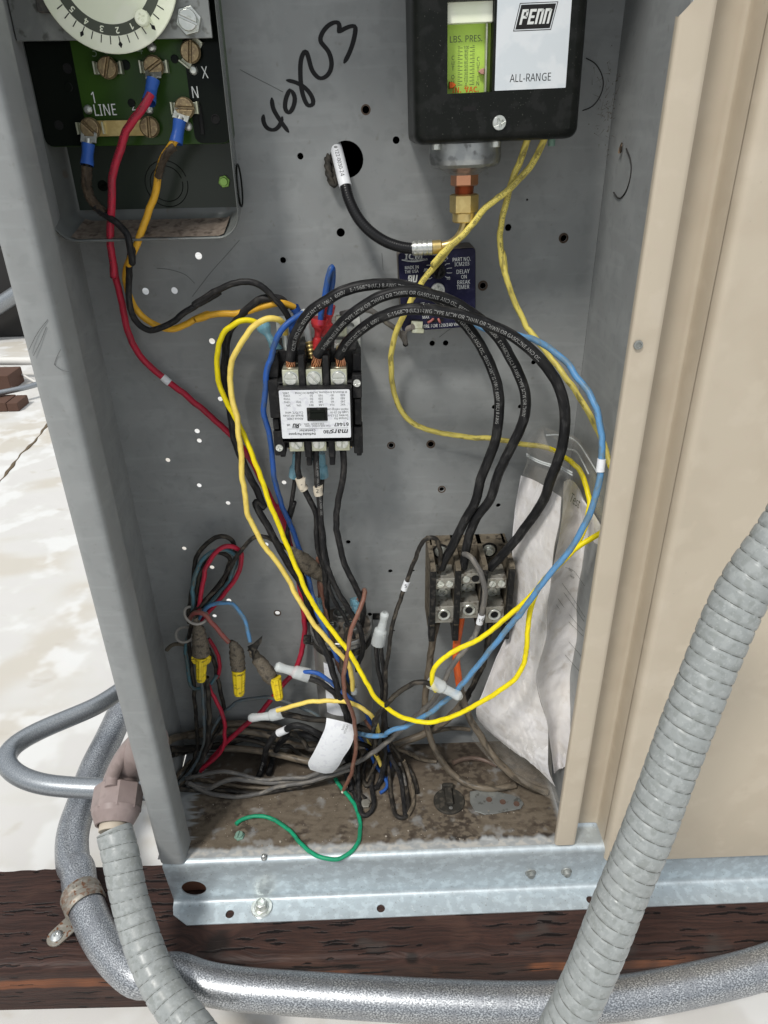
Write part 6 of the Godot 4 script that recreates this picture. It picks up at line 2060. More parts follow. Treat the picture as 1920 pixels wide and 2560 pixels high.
	wire("red_wire", "short red wire curving from the first wire nut to lower left corner", "red", 1.8, [-150.4,116.5,24,-146.9,101.1,25,-143.6,89.5,26,-140.9,78.8,27,-139.1,68,28,-140.1,52.9,28,-143.4,37.6,28,-151.4,24.3,30,-160.1,16.7,32,-168.4,13,34])
	wire("red_wire", "short red wire bow beside first yellow wire nut", "red", 1.7, [-144.7,151.2,14,-140.6,142.2,15,-137.8,133.2,16,-137.5,123.3,16,-139.4,114.2,15,-144.9,105.9,14,-148.7,99.6,12,-152.7,93.5,12])
	wire("black_wire", "dark wire bowed behind the red one at lower left", "dustyblack", 1.9, [-146.7,138.4,12,-144.2,128.5,12,-143,112.5,13,-141.9,98,14,-141,83.2,15,-141.4,68.2,16,-145.9,53,17,-152.6,37.7,18,-160.4,25.4,20,-168.1,14.1,22])
	wire("grey_blue_wire", "grey blue wire arching low across the back from coil to bundle", "greyblue", 1.7, [-159.2,36.9,18,-154.5,47.8,18,-146.2,61.7,18,-138.7,71.1,18,-130.7,78.1,18,-122.2,83,18,-111.7,85,18,-102.2,85.1,18,-92,83.9,19,-81.9,80.4,20,-73.9,78.8,22,-57.7,72,27,-47.6,68.1,30,-36,61.5,32,-25,56.4,36])
	wire("brown_cable", "dust covered brown cable, upper of three along the back of the floor", "dustbrown", 3.4, [-184.1,69.6,52.4,-184.1,61.5,41.5,-183.3,31.6,8,-167.8,36,8,-148.7,43,8,-123.9,43.8,8,-99.5,39.4,9,-75.4,27.9,10,-69,38.4,12,-52.9,30.7,14])
	wire("brown_cable", "dust covered brown cable, middle of three along the back of the floor", "dustbrown", 3.2, [-178.9,35.9,14,-166.4,37.6,14,-139.8,40.8,14,-115.2,39.5,15,-99.1,34.6,17,-79,24.8,20,-52.2,31.8,26,-31,30.5,30])
	wire("dark_cable", "dark cable, lowest of three along the back of the floor", "dustyblack", 3.0, [-184.5,60.8,53.5,-184.5,29.4,23.1,-173.5,16.3,10,-148.1,17.3,11,-126.1,15.8,14,-100.8,14.5,18,-70.8,10.2,24,-48.6,21.2,30,-28.1,21.1,34])
	wire("brown_cable", "brown cable lying on the floor behind the bundle", "dustbrown", 3.2, [-145.7,24.7,20,-124.1,24.6,22,-98.8,24.6,28,-82.6,20.9,30,-69.4,20,34,-52.6,17.7,36,-36.2,19,38])
	wire("grey_wire", "grey wire with white number sleeve from middle lug, sweeping to lower left", "greywire", 2.2, [71.2,249,44,75.5,251.3,52,79.3,246.1,56,83,238.8,58,85.6,223.7,60,85.9,213.3,60,85,202,60,81.7,187,62,74.6,174.5,64,65.9,164.5,66,60.1,151.5,66,56.9,141.8,66,49.1,121,64,40.2,106.3,62,33.3,96,60,21.7,80.7,58,6.8,62.1,56,-3.4,47.2,52,-15.5,35.5,50,-27.5,29.7,50,-41.3,23.4,50,-60,16.5,50,-76.3,12.1,50,-85.7,11.2,50,-101.7,10.6,50,-117.3,14.3,50,-130.5,17.7,50,-145.5,12.1,50,-157.5,5.4,50,-166.7,5.3,48,-176.2,9.3,46])
	wire("grey_wire", "grey wire drooping nearest the front across the floor at lower left", "greywire", 2.0, [-179.1,8.2,44,-166.3,5.3,50,-153.9,2.7,54,-137.5,2.3,57.3,-121.6,2.3,57.2,-109.9,2.5,55,-97.6,7.5,54,-82.8,12.5,54,-71.4,11.1,53,-55.9,16.5,53,-39.8,20.8,52,-26.2,24,50])
	wire("dark_wire", "dark wire under the grey ones across the floor at lower left", "dustyblack", 2.1, [-185.4,13,55.6,-171.1,2.4,48.3,-151,2.4,48.2,-130.3,2.4,52.3,-106.1,2.4,54,-86.2,3.4,52,-69,8.3,52,-48.2,13.8,50,-31.2,18.6,48])
	wire("dark_wire", "dusty wire lying behind the grey ones at lower left", "dustbrown", 2.0, [-185.5,9,47.3,-179.1,2.3,36.9,-165,2.9,38,-143.9,2.3,42.5,-123,2.3,47.4,-102.6,2.3,49.3,-82.5,2.3,49.3,-69.1,4.5,46])
	wire("black_cable", "black cable arch with white printed sleeve, rising from floor to the white tag", "blackcable", 2.9, [-113.7,3.2,37.1,-111.1,3.2,28.5,-107,19.7,32,-103.9,34.1,36,-100.2,47.1,40,-93.7,61.2,44,-84.6,72.6,48,-76.1,80.2,51,-68.1,83.7,53,-55,78.4,55,-48.7,70.8,54,-41.9,56.7,50,-35.1,39,46], "600V (UL) MTW", "white", 1.7, 0.2)
	wire("black_wire", "fuzzy black wire from the lower left cap running behind the white tag", "dustyblack", 2.6, [-87.1,92.5,46,-78.5,90.1,46,-64,86.2,46,-45,81.9,46,-34.9,76.1,44,-22.8,72.5,43,-14.4,67.3,42,-4.4,59.5,40])
	wire("pale_yellow_wire", "pale yellow wire arching from lower left cap into the bundle", "paleyellow", 1.9, [-85.4,102.9,54,-79.3,105.7,55,-68.8,110.2,56,-54,115.1,58,-39.6,117.8,60,-25.4,117.2,61,-14.3,110.4,60,-4.7,95.8,57,1.6,74.6,52,-0.5,63.4,44,-9.5,46.9,36,-5.8,37.8,38,-1.2,29.7,40,1.9,21.6,40,4.1,7.8,38])
	wire("blue_wire", "blue wire from the upper cap sloping into the bundle", "blue", 1.8, [-59.3,144.5,54,-52.1,146.5,56,-42.5,142.7,58,-31.9,131.3,59,-22.6,117.8,58,-14.2,97.2,46,-8.6,80.7,42,-4.3,63.9,38])
	wire("black_wire", "black wire from the upper cap sloping under the blue one", "blackwire", 2.4, [-61.1,140,54,-45.7,136.5,58,-35,125.8,59,-29.9,112.4,57,-23.4,93.4,50,-18.3,68.7,40,-14.1,51.5,36])
	wire("blue_wire", "dark blue wire low in the bundle dropping to the floor", "blue", 1.6, [-17.2,53.7,38,-12,42.5,38,-6.8,28.9,38,-3,15.1,36,0.8,1.9,33.7,4.7,1.9,42.1,8.6,1.9,48.3,6.7,1.9,55.1,1,1.9,58.8])
	wire("blue_wire", "blue wire tucked right of the bundle near floor", "blue", 1.6, [7.8,54.8,36,8.4,41.6,36,10.6,29.2,36,11.3,12.2,34,9.7,1.9,38.2,8.2,1.9,47.3])
	wire("light_blue_wire", "light blue wire with white sleeve, long arc in front of bag into the bundle", "skyblue", 2.1, [69.8,425.4,26,75.5,421.2,28,82.2,418.4,30,91.9,417.8,34,104,417.2,42,115.1,414.5,54,124.2,409.4,68,132.8,400.8,80,139.2,390.3,92,143.4,379.9,100,145.4,366.6,106,145.7,352.3,110,145,341.5,112,142.8,328.9,113,139.4,314.3,112,135.8,299.8,111,128,283.1,109,118.7,265.7,107,109.3,245.5,104,99.7,222.1,100,87,197.7,96,76,175.2,92,65.5,153.3,88,51.9,131.5,83,37.5,112.6,78,22.4,97.8,73,6.8,86.3,68,8.4,81.4,64,0.1,74.6,60,-6.7,71.3,56,-13.6,69.3,52,-19,69.2,50])
	wire("black_wire", "thin black wire with white sleeve from left upper lug down into the bundle", "dustyblack", 1.7, [52.6,229.6,40,53,238.8,42,52.4,250.7,46,51,261.9,50,47.7,270.2,52,38.9,267,51,35.2,256.8,50,30.8,243.2,50,25.5,226.2,50,20,208.6,51,16.5,195.4,52,12.9,181.9,54,10.5,164.6,56,9.3,148.6,58,8.1,130.4,58,6.8,109.8,56,7.6,101.9,52,5.9,79.8,48,1.7,59,44,-4.9,42,42,-11.6,30.2,40])
	wire("black_wire", "black wire on left of the pair rising to the upright cap", "blackwire", 1.9, [1.9,176.5,52,1,167,52,2.1,150.9,52,3.8,132.6,52,4.9,115.7,52,5.5,105.1,50,6,81.9,47,5.6,57.7,44,6.2,39.2,42,4.2,14.6,40,0.5,2.2,47.2,-4.5,2.2,54.9])
	wire("black_wire", "black wire on right of the pair rising to the upright cap", "blackwire", 1.9, [4.9,177.9,54,5,168.4,54,6.7,152.4,54,7.7,134.2,54,8.6,116.7,52,7.6,95,50,7.3,71.3,48,7.3,43.5,46,5.7,19,44,3,2.2,44.3,-2.1,2.2,54])
	wire("black_wire", "black wire from the cap by orange cable arching down left into the bundle", "dustyblack", 2.1, [46.7,156,90,41.4,160.9,90,34.9,161.1,89,27.2,157.3,87,18,146.5,84,8.5,131.6,80,1.5,116.1,76,-1.3,98.8,70,-2.5,90.1,62,-1.6,100.1,64,-2.8,73.8,54,-1.6,56.8,50,-4.9,44.1,46,-13.2,32.4,44])
	wire("brown_cable", "dust brown cable from left lower lug curving across floor at right", "dustbrown", 3.0, [52.2,177.6,36,50.5,164.6,34,48.7,148.6,32,47.2,124.7,28,45.6,98.8,25,44.3,77.7,24,44.5,60,24,46.9,45.9,26,49.1,39.6,32,55.4,26,38,64.8,10.7,42,76.5,3.3,49.1,90.4,3.3,57.8,105,3.3,60.2,117.5,3.3,58.5,126.3,3.3,56.6])
	wire("orange_cable", "cable wrapped in orange tape at top from middle lower lug, brown below to bag foot", "orangetape", 3.2, [71.8,185.9,40,70.8,173.8,40,69.2,161.5,40,68.8,148.9,40,69.5,134.1,40,71.5,118.9,40,73.3,109.2,40])
	wire("brown_cable", "dust brown cable continuing from the orange tape to the foot of bag", "dustbrown", 3.2, [72.9,113.1,40,75,101.3,40,78.9,86.2,41,84.6,69.6,43,91.2,60.7,47,99.8,46.7,55,112.2,33.3,62,127,19.6,66,142.7,8.2,66,153.3,3.5,65.9])
	wire("dark_cable", "dark cable from right lower lug curving left behind the orange one", "dustyblack", 2.6, [97,175.1,34,97.5,159.3,32,97.1,137.7,28,94.8,118.2,25,90,100,22,84.1,82.3,20,78.6,67.2,19])
	wire("brown_cable", "thick brown cable low behind blue wire running to floor centre", "dustbrown", 3.6, [84.8,78.6,16,79,65.3,16,69.9,52,16,59,40.6,16,44.6,31.3,17,28.3,25.4,19,12,20.4,22,-2.6,19.9,26,-16.9,22.7,30])
	wire("brown_cable", "thin brown cable arc along back of floor under the terminal block", "dustbrown", 2.0, [27.7,14.9,10,41.7,17.6,8,55.5,23.3,7,66.4,25.4,6,77.2,25.7,6,90.2,23.3,6])
	wire("pink_brown_cable", "pinkish brown cable lying on floor behind the round rubber plug", "dustpink", 2.2, [71.4,2.5,27.7,81.8,2.5,23.2,93.7,2.5,22.5,104.8,2.5,26.8,113.5,2.5,32.7])
	wire("brown_wire", "brown wire looping up above the capacitor and down to a bare tip", "brown", 1.8, [-13.3,196,28,-10.1,202.8,30,-8.1,209.4,33,-6.5,214.4,38,-5.4,217,44,-10.6,207.6,54,-15.4,198.2,60,-19.4,188.8,66,-22.1,177.7,70,-24.2,164.8,72,-25.4,149.9,72,-25.2,133.5,71,-21.3,112.8,68,-19.1,94.9,66,-18.4,76.6,64,-19.3,58.8,62,-21.4,42.7,60,-24.8,27.4,58,-29.3,12.9,56,-32.7,2.7,55])
	wire("brown_wire", "brown wire from taped splice to capacitor left terminal, left of a pair", "brown", 1.7, [-44,234.5,20,-44.8,226.1,20,-44.7,216.2,20,-44.5,206.2,20,-44.5,198.1,21,-44.5,191.5,22])
	wire("brown_wire", "brown wire from taped splice down past capacitor, right of a pair", "brown", 1.7, [-43.2,220.3,24,-42.1,211.6,26,-41.2,200.7,28,-40.2,189.7,30,-38.9,182.3,36,-35.9,175.1,46,-33.8,166.4,52,-31.6,151.8,52,-28.1,136.7,50,-22.7,120.2,48,-18.8,109,46,-18.2,92.4,44,-11.7,78.8,42,-4.4,61.6,40])
	wire("black_wire", "hanging black wire loop at right of bundle touching the floor", "dustyblack", 2.0, [7.7,30.3,40,9,16.6,42,10.3,2.3,44.7,11,2.3,64.4,11.9,2.3,76.6,14.2,2.3,85.9,22.5,2.3,88,24.9,2.3,80.9,25.9,2.3,69.8,25.6,2.3,55.3,23.6,2.3,40.2,20.5,13.8,38])
	wire("black_wire", "short black loop end beside the hanging loops", "blackwire", 2.2, [10.4,35.6,44,13.1,26.6,44,17.8,16.1,45,20.9,3.2,46,22,2.5,58.3,22.2,2.5,69.8,22.4,2.5,79.1,22.8,2.5,85.5])
	wire("grey_brown_wire", "grey brown hanging loop, rightmost on the floor", "dustbrown", 1.9, [23.9,17.2,36,27.9,5.4,38,30.3,2.2,50.5,31,2.2,64.2,29.5,2.2,75.5,24.7,2.2,84.4])
	wire("grey_wire", "thin grey hanging loop between the black ones near floor", "greywire", 1.4, [19.7,16.2,38,23.2,4.4,40,25,1.7,51.8,25.9,1.7,63.6,26.1,1.7,74])
	wire("black_wire", "black wire hanging from the bundle down to floor left of the loops", "blackwire", 2.0, [-29,96,44,-28.8,75.3,44,-29.4,51.9,44,-30.7,32.2,44,-30.8,11.8,44,-25.4,2.3,53,-20.5,2.3,67.7,-17.4,2.3,79])
	wire("black_wire", "black wire inside the bundle dropping beside the brown tip", "dustyblack", 2.0, [-23.2,62.8,36,-24,43.2,36,-25.9,25.4,36,-27.4,7.1,36,-24.6,2.3,48.1,-19,2.3,59.2,-12.6,2.3,65.2])
	wire("black_wire", "dark loop behind the bundle resting on floor", "dustyblack", 2.2, [-3.7,15.5,30,-5.8,2.5,33.9,-7.6,2.5,47.1,-11.7,2.5,52.8,-14.9,2.5,34.5,-12.1,9,28])
	wire("green_wire", "green ground wire curled on the dirty floor to a green screw", "green", 1.8, [-45.4,2.1,27.4,-41.1,1.8,39.4,-35.2,1.8,51.3,-27.3,1.8,62.1,-20.7,1.8,76.1,-17.2,1.8,92,-18.9,1.8,107.9,-25.1,1.8,119,-38.5,1.8,124.7,-52.8,1.8,121.4,-65.6,1.8,111.3,-78.1,1.8,96.2,-88.9,1.8,85.8,-100.8,1.8,80,-114.4,1.8,79.1,-124.4,1.8,82.1,-127.2,1.8,86.5])
	wire("grey_wire", "grey wire from right contactor terminal into a panel hole", "greywire", 1.9, [-16.7,428.1,16,-8.5,430.6,18,0.8,433.1,20,7.6,428,18,14.5,421.3,15,21.7,414.9,11,26.7,408.7,6,29.2,401.4,-4])
	wire("grey_wire", "short grey wire from timer spade into the same panel hole", "greybrown", 1.9, [32.4,420.8,26,27.8,417.7,20,26.7,413.7,14,27.8,407.7,6,29.2,401.1,-4])
	wire("black_wire", "dark wire running along the left corner behind the coil", "dustbrown", 1.8, [-185.7,20.7,52.4,-185.7,13.4,36.1,-185.4,2.1,18.8,-181.2,3.7,14])
	wire("black_wire", "black wire strand in the bundle passing left of the brown loop to floor", "dustyblack", 1.9, [-21.5,191.8,56,-23.9,175.3,58,-27,157.6,59,-26.7,137.4,58,-23.4,126.7,56,-22.6,103.3,52,-21.9,72.7,48,-22.2,45,46,-22,20.4,44,-21.4,2.2,48.2,-21.4,2.2,60.9])
	wire("black_wire", "black wire crossing under the tag into the bundle foot", "dustyblack", 2.2, [-78.5,62.2,40,-68,55.3,40,-65.1,42.8,42,-50.6,46.4,44,-37,50.1,44,-23.7,49.5,42,-12.8,44.7,40,-3.4,35.4,38])
	wire("dark_wire", "dark wire kinked along back of floor left of tag", "dustyblack", 2.2, [-149.6,27.7,14,-132.1,33.4,16,-115.7,31.3,18,-99.7,24.7,20,-82.8,27.1,22,-73.2,14.7,24,-57.2,16,28,-43,18.6,30])
	wire("brown_wire", "thin brown wire inside bundle beneath the light blue wire", "dustbrown", 1.6, [-13.7,66.2,42,-8.5,55.3,42,-3.3,42,40,-0.4,28.5,40,-4,10.5,38,-10,1.9,40.4,-14.1,1.9,50.2])
	wire("black_wire", "black wire falling right side of the bundle behind hanging loops", "dustyblack", 1.8, [9.8,63.1,40,11.9,47.8,40,15.8,31.1,38,21.5,18.5,36,28.1,6.7,34,33.3,2.1,42.5,35.3,2.1,60.5])
	wire("grey_brown_wire", "dusty wire bent across the floor right of the bundle", "dustbrown", 1.8, [11.1,30.4,34,19.4,25.7,30,28.5,18.5,28,37.9,6.8,24,46.4,2.1,23.4,56.3,2.1,24.9])
	wire("grey_wire", "grey strand looping over the floor between white tag and left wall", "greywire", 1.9, [-180,8.3,40,-164,15.5,42,-145.4,20.3,44,-129.3,19.4,46,-115.2,14.1,48,-97.3,14.9,50,-80.9,18.6,52,-67.7,18.3,52,-54.6,24.4,52,-41.8,28.2,50,-30.7,31,46])
	wire("black_wire", "black strand sagging along the back behind the first wire nut", "dustyblack", 2.1, [-185.4,44.1,44.5,-182.7,13.3,12,-166.1,18.3,12,-150.4,23.2,13,-133.2,26.9,14,-115.8,33.9,15,-98.7,39.7,16,-82,41,18])
	wire("black_cable", "fat black cable behind the arch with white sleeve", "blackcable", 2.9, [-104.2,3.2,33.9,-102.1,4.9,22,-96.7,22.9,26,-90,39.3,30,-81.4,51.9,34,-72.5,59.9,38,-59.3,58.8,42,-50.4,50.8,42,-41.7,37.3,40])
	wire("dark_wire", "dark strand rising from the left corner through the tie ring", "dustyblack", 1.8, [-185.7,6.3,41.1,-181,5.2,26,-173.3,21.2,24,-168.7,39.2,22,-166.7,61.4,20,-165.6,82.9,18,-163.5,104.7,17,-162.3,125.2,17,-161.4,142.3,18,-158.5,159.7,20,-154,174.9,22])

# bulging sleeve along points with a radius at each
func sleeve(g: G, pts: PackedVector3Array, rs: Array, seg := 18) -> void:
	var path := PackedVector3Array()
	var rad := []
	for i in pts.size() - 1:
		var c := maxi(2, int(pts[i].distance_to(pts[i + 1]) / 0.6))
		for j in c:
			path.append(pts[i].lerp(pts[i + 1], float(j) / c))
			rad.append(lerpf(rs[i], rs[i + 1], smoothstep(0.0, 1.0, float(j) / c)))
	path.append(pts[pts.size() - 1])
	rad.append(rs[rs.size() - 1])
	var acc := PackedFloat32Array([0.0])
	for i in range(1, path.size()):
		acc.append(acc[i - 1] + path[i].distance_to(path[i - 1]))
	g.tube(path, 1.0, seg, func(s, th):
		var i := clampi(acc.bsearch(s), 0, rad.size() - 1)
		return rad[i], false)

func build_connectors() -> void:
	var g: G
	# blue crimp terminals on the clock wires
	for k in [[wires[4], vecs([-116.5,566.9,33,-118.5,560.5,35,-119.5,555.2,39]), Vector3(-116.7, 572.8, 28)], [wires[6], vecs([-160,535.1,33,-161.3,529.4,34,-162.3,523.6,36]), Vector3(-159.4, 542.5, 28)], [wires[5], vecs([-104.8,545.8,33,-106.1,540.3,35,-107.8,534.4,37]), Vector3(-102.6, 552, 28)]]:
		g = G.new()
		sleeve(g, k[1], [3.7, 3.3, 3.9])
		part_on(k[0], g, "crimp_sleeve", M.crimp_blue)
		g = G.new()
		var a: Vector3 = k[1][0]
		var b: Vector3 = k[2]
		var d := (b - a).normalized()
		g.tube(PackedVector3Array([a - d * 2, a + d * 2.0]), 2.2, 10)
		var s := d.cross(Vector3(0, 0, 1)).normalized()
		g.xf = Transform3D(Basis(s, d, s.cross(d)), a)
		g.span(Vector3(-4.6, 0.5, -0.6), Vector3(4.6, 4.4, 0.6), 0.3)
		g.span(Vector3(-4.6, 4.0, -0.6), Vector3(-2.8, 12.0, 0.6), 0.2)
		g.span(Vector3(2.8, 4.0, -0.6), Vector3(4.6, 12.0, 0.6), 0.2)
		part_on(k[0], g, "fork_tongue", M.zinc)
	g = G.new()
	var fz := spline(vecs([-162.1,523.2,37,-163.3,518.3,37,-164.8,511.8,36,-164.4,506.1,35,-161.8,500.8,34,-156.9,496.6,36]), 0.8)
	var nz := FastNoiseLite.new()
	nz.seed = 77
	nz.frequency = 0.6
	g.tube(fz, 3.0, 16, func(s, th): return 3.0 - s * 0.012 + 0.9 * nz.get_noise_2d(s * 2.2, th * 5.0))
	for i in 420:
		var p := fz[rng.randi() % fz.size()]
		var d := Vector3(rng.randfn(), rng.randfn(), rng.randfn()).normalized()
		var e := d.cross(Vector3(0.3, 0.5, 0.8)).normalized()
		var q := p + d * 2.4
		g.tri(q - e * 0.12, q + e * 0.12, q + d * rng.randf_range(0.8, 2.2) + e * rng.randfn() * 0.8, d, d, d)
	part_on(wires[6], g, "dust_fur", M.fuzz)
	g = G.new()
	fz = spline(vecs([-108.3,532.7,39,-111.6,530.8,39,-115.7,526.8,37,-119.6,521,35,-122.1,516.3,33]), 0.8)
	g.tube(fz, 2.4, 14, func(s, th): return 2.15 + 0.75 * nz.get_noise_2d(s * 2.0 + 40, th * 4.0))
	for i in 260:
		var p := fz[rng.randi() % fz.size()]
		var d := Vector3(rng.randfn(), rng.randfn(), rng.randfn()).normalized()
		var e := d.cross(Vector3(0.3, 0.5, 0.8)).normalized()
		var q := p + d * 2.0
		g.tri(q - e * 0.1, q + e * 0.1, q + d * rng.randf_range(0.8, 2.4) + e * rng.randfn() * 0.8, d, d, d)
	part_on(wires[5], g, "dust_fur", M.fuzz)
	# white number sleeves and flags
	for k in [[wires[4], vecs([-147.5,385.2,8,-143,380.7,8]), 2.7, 0], [wires[46], vecs([146.1,355.1,108,146,348.8,110]), 2.7, 0], [wires[47], vecs([26.2,229,50,24.4,221.9,50]), 2.5, 1], [wires[35], vecs([85.7,201.3,60,84.3,193.4,60]), 2.7, 2], [wires[39], vecs([-80.3,77.6,50,-88,68.6,47]), 3.5, 0], [wires[12], vecs([-50.7,316.2,38,-50.2,310.9,38,-49.1,305.6,38]), 3.3, 3], [wires[13], vecs([-38.1,310.3,43,-37.9,303.3,43]), 3.3, 4]]:
		g = G.new()
		var pp := along(k[0], k[1])
		g.tube(pp, k[2], 16)
		part_on(k[0], g, "number_sleeve", M.flag_paper if k[3] > 2 else M.white_label)
		if k[3] > 0:
			g = G.new()
			var mid: Vector3 = pp[pp.size() / 2] + Vector3(0, 0.4, 1.0).normalized() * (k[2] + 0.15)
			letters(g, ["", "5", "16", "1", "2"][k[3]], 3.0, mid.x, mid.y - 1.5, mid.z + 0.3, 1)
			part_on(k[0], g, "sleeve_number", M.black_ink)
	for k in [[wires[12], vecs([-52,314.5,41,-47,316.6,40,-48.1,307.1,41,-51.4,307.4,42])], [wires[13], vecs([-38.4,311.5,46,-34.4,311.3,42,-35,304.4,42,-38.5,305.4,46])]]:
		g = G.new()
		var q: PackedVector3Array = k[1]
		g.skin([PackedVector3Array([q[0], (q[0] + q[1]) * 0.5 + Vector3(0, 0, 0.6), q[1]]), PackedVector3Array([q[3], (q[3] + q[2]) * 0.5 + Vector3(0, 0, 0.6), q[2]])], false, Vector3(0, 0, 1))
		part_on(k[0], g, "paper_flag", M.flag_paper)
	# bare copper at the upper lugs
	for k in [[wires[0], Vector3(-50.4, 405.1, 44), Vector3(-50.8, 398.5, 42)], [wires[1], Vector3(-32.5, 408.2, 45), Vector3(-33.8, 399.1, 42)], [wires[2], Vector3(-17.9, 406.9, 44), Vector3(-17.3, 398.1, 42)]]:
		g = G.new()
		for i in 19:
			var a := TAU * i / 12.0 if i < 12 else TAU * i / 7.0
			var rr := 2.7 if i < 12 else 1.3
			var o1 := Vector3(cos(a) * rr, 0, sin(a) * rr)
			var o2 := Vector3(cos(a + 0.9) * rr * 1.12, 0, sin(a + 0.9) * rr * 1.1)
			var m: Vector3 = (k[1] + k[2]) * 0.5
			g.tube(spline(PackedVector3Array([k[1] + o1 * 0.9 + Vector3(0, 2, 0), k[1] + o1, m + (o1 + o2) * 0.58 + Vector3(rng.randfn() * 0.25, 0, rng.randfn() * 0.25), k[2] + o2 * 0.9, k[2] + o2 * 0.8 - Vector3(0, 3, 0)]), 1.2), 0.52, 6)
		part_on(k[0], g, "copper_strands", M.copper)
	# the old, sun-bleached stretches of the two yellow wires
	for k in [[wires[7], vecs([109.8,534.8,40,134.3,324.5,16])], [wires[8], vecs([100,535,38,156.4,345.1,96])]]:
		g = G.new()
		var stretch := along(k[0], k[1])
		g.tube(stretch, 1.97, 14)
		part_on(k[0], g, "bleached_jacket", M.dirtyyellow)
	# push-on crimps round the contactor
	g = G.new()
	sleeve(g, vecs([-47.1,435.9,26,-45.5,432.5,25,-43.5,428.1,23]), [3.4, 3.1, 3.2])
	part_on(wires[5], g, "crimp_sleeve", M.crimp_blue)
	g = G.new()
	sleeve(g, vecs([-49.3,427.1,28,-48.9,423.4,27,-48.5,418.8,25]), [3.3, 3.0, 3.2])
	part_on(wires[6], g, "crimp_sleeve", M.crimp_blue)
	g = G.new()
	sleeve(g, vecs([-72,426.7,26,-68.4,423.7,28,-65.6,418.2,29,-63.8,414.5,29,-62.4,411,29,-58.8,406.7,29]), [3.6, 4.9, 2.3, 2.6, 3.6, 3.3])
	part_on(wires[7], g, "crimp_sleeve", M.clear_blue)
	g = G.new()
	g.tube(vecs([-66.8,421,29,-62.9,411,29,-58.7,406.9,30,-55.5,402.9,31]), 1.5, 10)
	part_on(wires[7], g, "spade_barrel", M.zinc)
	g = G.new()
	g.tube(vecs([-54.1,423.7,29,-54.1,419.4,30,-54,413.8,31,-53.8,407.6,32]), 2.0, 10, func(s, th): return 2.1 - 0.3 * sin(s * 0.5))
	part_on(wires[9], g, "spade_barrel", M.zinc)
	g = G.new()
	g.tube(spline(vecs([-40,435.8,39,-39.1,431.1,36,-39,425.4,34,-38.8,419.8,33,-38.2,413.7,32]), 1.0), 2.2, 12)
	part_on(wires[10], g, "heat_sleeve", M.milky_nylon)
	g = G.new()
	g.tube(spline(vecs([-38.3,414.2,32,-37.6,409.5,33,-36.8,403.3,34]), 0.6), 2.6, 12, func(s, th): return 2.5 + 0.3 * sin(s * 2.4))
	part_on(wires[10], g, "spade_barrel", M.brass)
	g = G.new()
	sleeve(g, vecs([-30.4,429.2,30,-31.1,425.2,30,-31.9,419.4,30,-32.5,415.5,30,-32.8,414.3,31,-33.6,408.1,32]), [5.6, 5.4, 2.4, 2.4, 3.2, 3.0])
	part_on(wires[11], g, "red_crimp", M.clear_red)
	g = G.new()
	sleeve(g, vecs([-23.8,435.7,22,-24.4,431.8,22,-25.3,426,22,-26.3,423.1,22,-28,415.2,22]), [4.4, 4.0, 2.6, 4.6, 5.2])
	part_on(wires[11], g, "red_crimp", M.clear_red)
	for k in [[wires[15], vecs([-53.6,330.8,28,-54.8,321.1,27,-55.3,318.3,27,-56.4,310.9,26])], [wires[16], vecs([-35,329.3,26,-35.4,320.2,25,-35.5,316.8,25,-35.6,309.3,24])]]:
		g = G.new()
		sleeve(g, k[1], [2.6, 2.9, 4.2, 4.6])
		part_on(k[0], g, "crimp_sleeve", M.clear_blue)
	for k in [[wires[59], vecs([-46.3,197.1,22,-45.9,193,24,-45.3,191.1,26,-44.4,186.9,30])], [wires[58], vecs([-15,197.4,26,-15,192.4,28,-15.2,190.2,30,-15,186.5,34])]]:
		g = G.new()
		sleeve(g, k[1], [4.6, 4.4, 2.8, 3.2])
		part_on(k[0], g, "crimp_sleeve", M.clear_blue)
	g = G.new()
	g.span(Vector3(-16.2, 146.4, 46) - Vector3(2.6, 2.0, 0.6), Vector3(-16.2, 146.4, 46) + Vector3(2.6, 2.0, 0.6), 0.2)
	part_on(wires[16], g, "foil_flag", M.foil_tan)
	g = G.new()
	g.tube(vecs([-32.8,2.5,55,-34.2,0.8,56.5]), 1.3, 10)
	part_on(wires[58], g, "bare_tip", M.flag_paper)
	# closed-end crimp caps
	var caps := [[vecs([-112.2,87.5,46,-109.3,87.9,46,-100.1,88.7,46,-94.4,89.2,46,-92,89.9,46,-81.7,93.3,46]), "milky crimp cap joining pale yellow and black wires at lower left", [2.6, 3.9, 3.3, 3.8, 5.2, 5.6]],
		[vecs([-82.7,150.6,52,-80.7,149.5,52,-74.4,146.6,52,-68.9,144.3,52,-66.9,143.3,52,-55.6,138.9,52]), "milky crimp cap joining blue and black wires beside third wire nut", [2.6, 4.2, 3.7, 4.0, 5.5, 6.0]],
		[vecs([8.9,202.4,53,8.6,200.1,53,7.4,192.4,52,6,186.1,52,5.1,183.2,52,2.8,170.4,52]), "upright milky crimp cap on top of two black wires", [2.2, 3.5, 3.0, 3.6, 5.2, 5.8]],
		[vecs([66.3,146.6,92,64.1,148.4,92,58.1,152.7,92,52.4,156.5,92,50.4,158.2,92,42.1,164.1,92]), "milky crimp cap joining yellow and black wires in front of orange cable", [2.6, 4.0, 3.5, 3.8, 5.2, 5.6]],
		[vecs([-18.4,116.7,52,-18.9,118.6,52,-19.3,122.4,52,-19.5,125.3,52]), "small white cap standing behind wires at capacitor foot", [2.0, 3.2, 3.4, 3.4]]]
	for c in caps:
		g = G.new()
		sleeve(g, c[0], c[2])
		tag(commit(g, "crimp_cap", M.milky_nylon), c[1], "crimp cap", "milky closed end crimp caps")
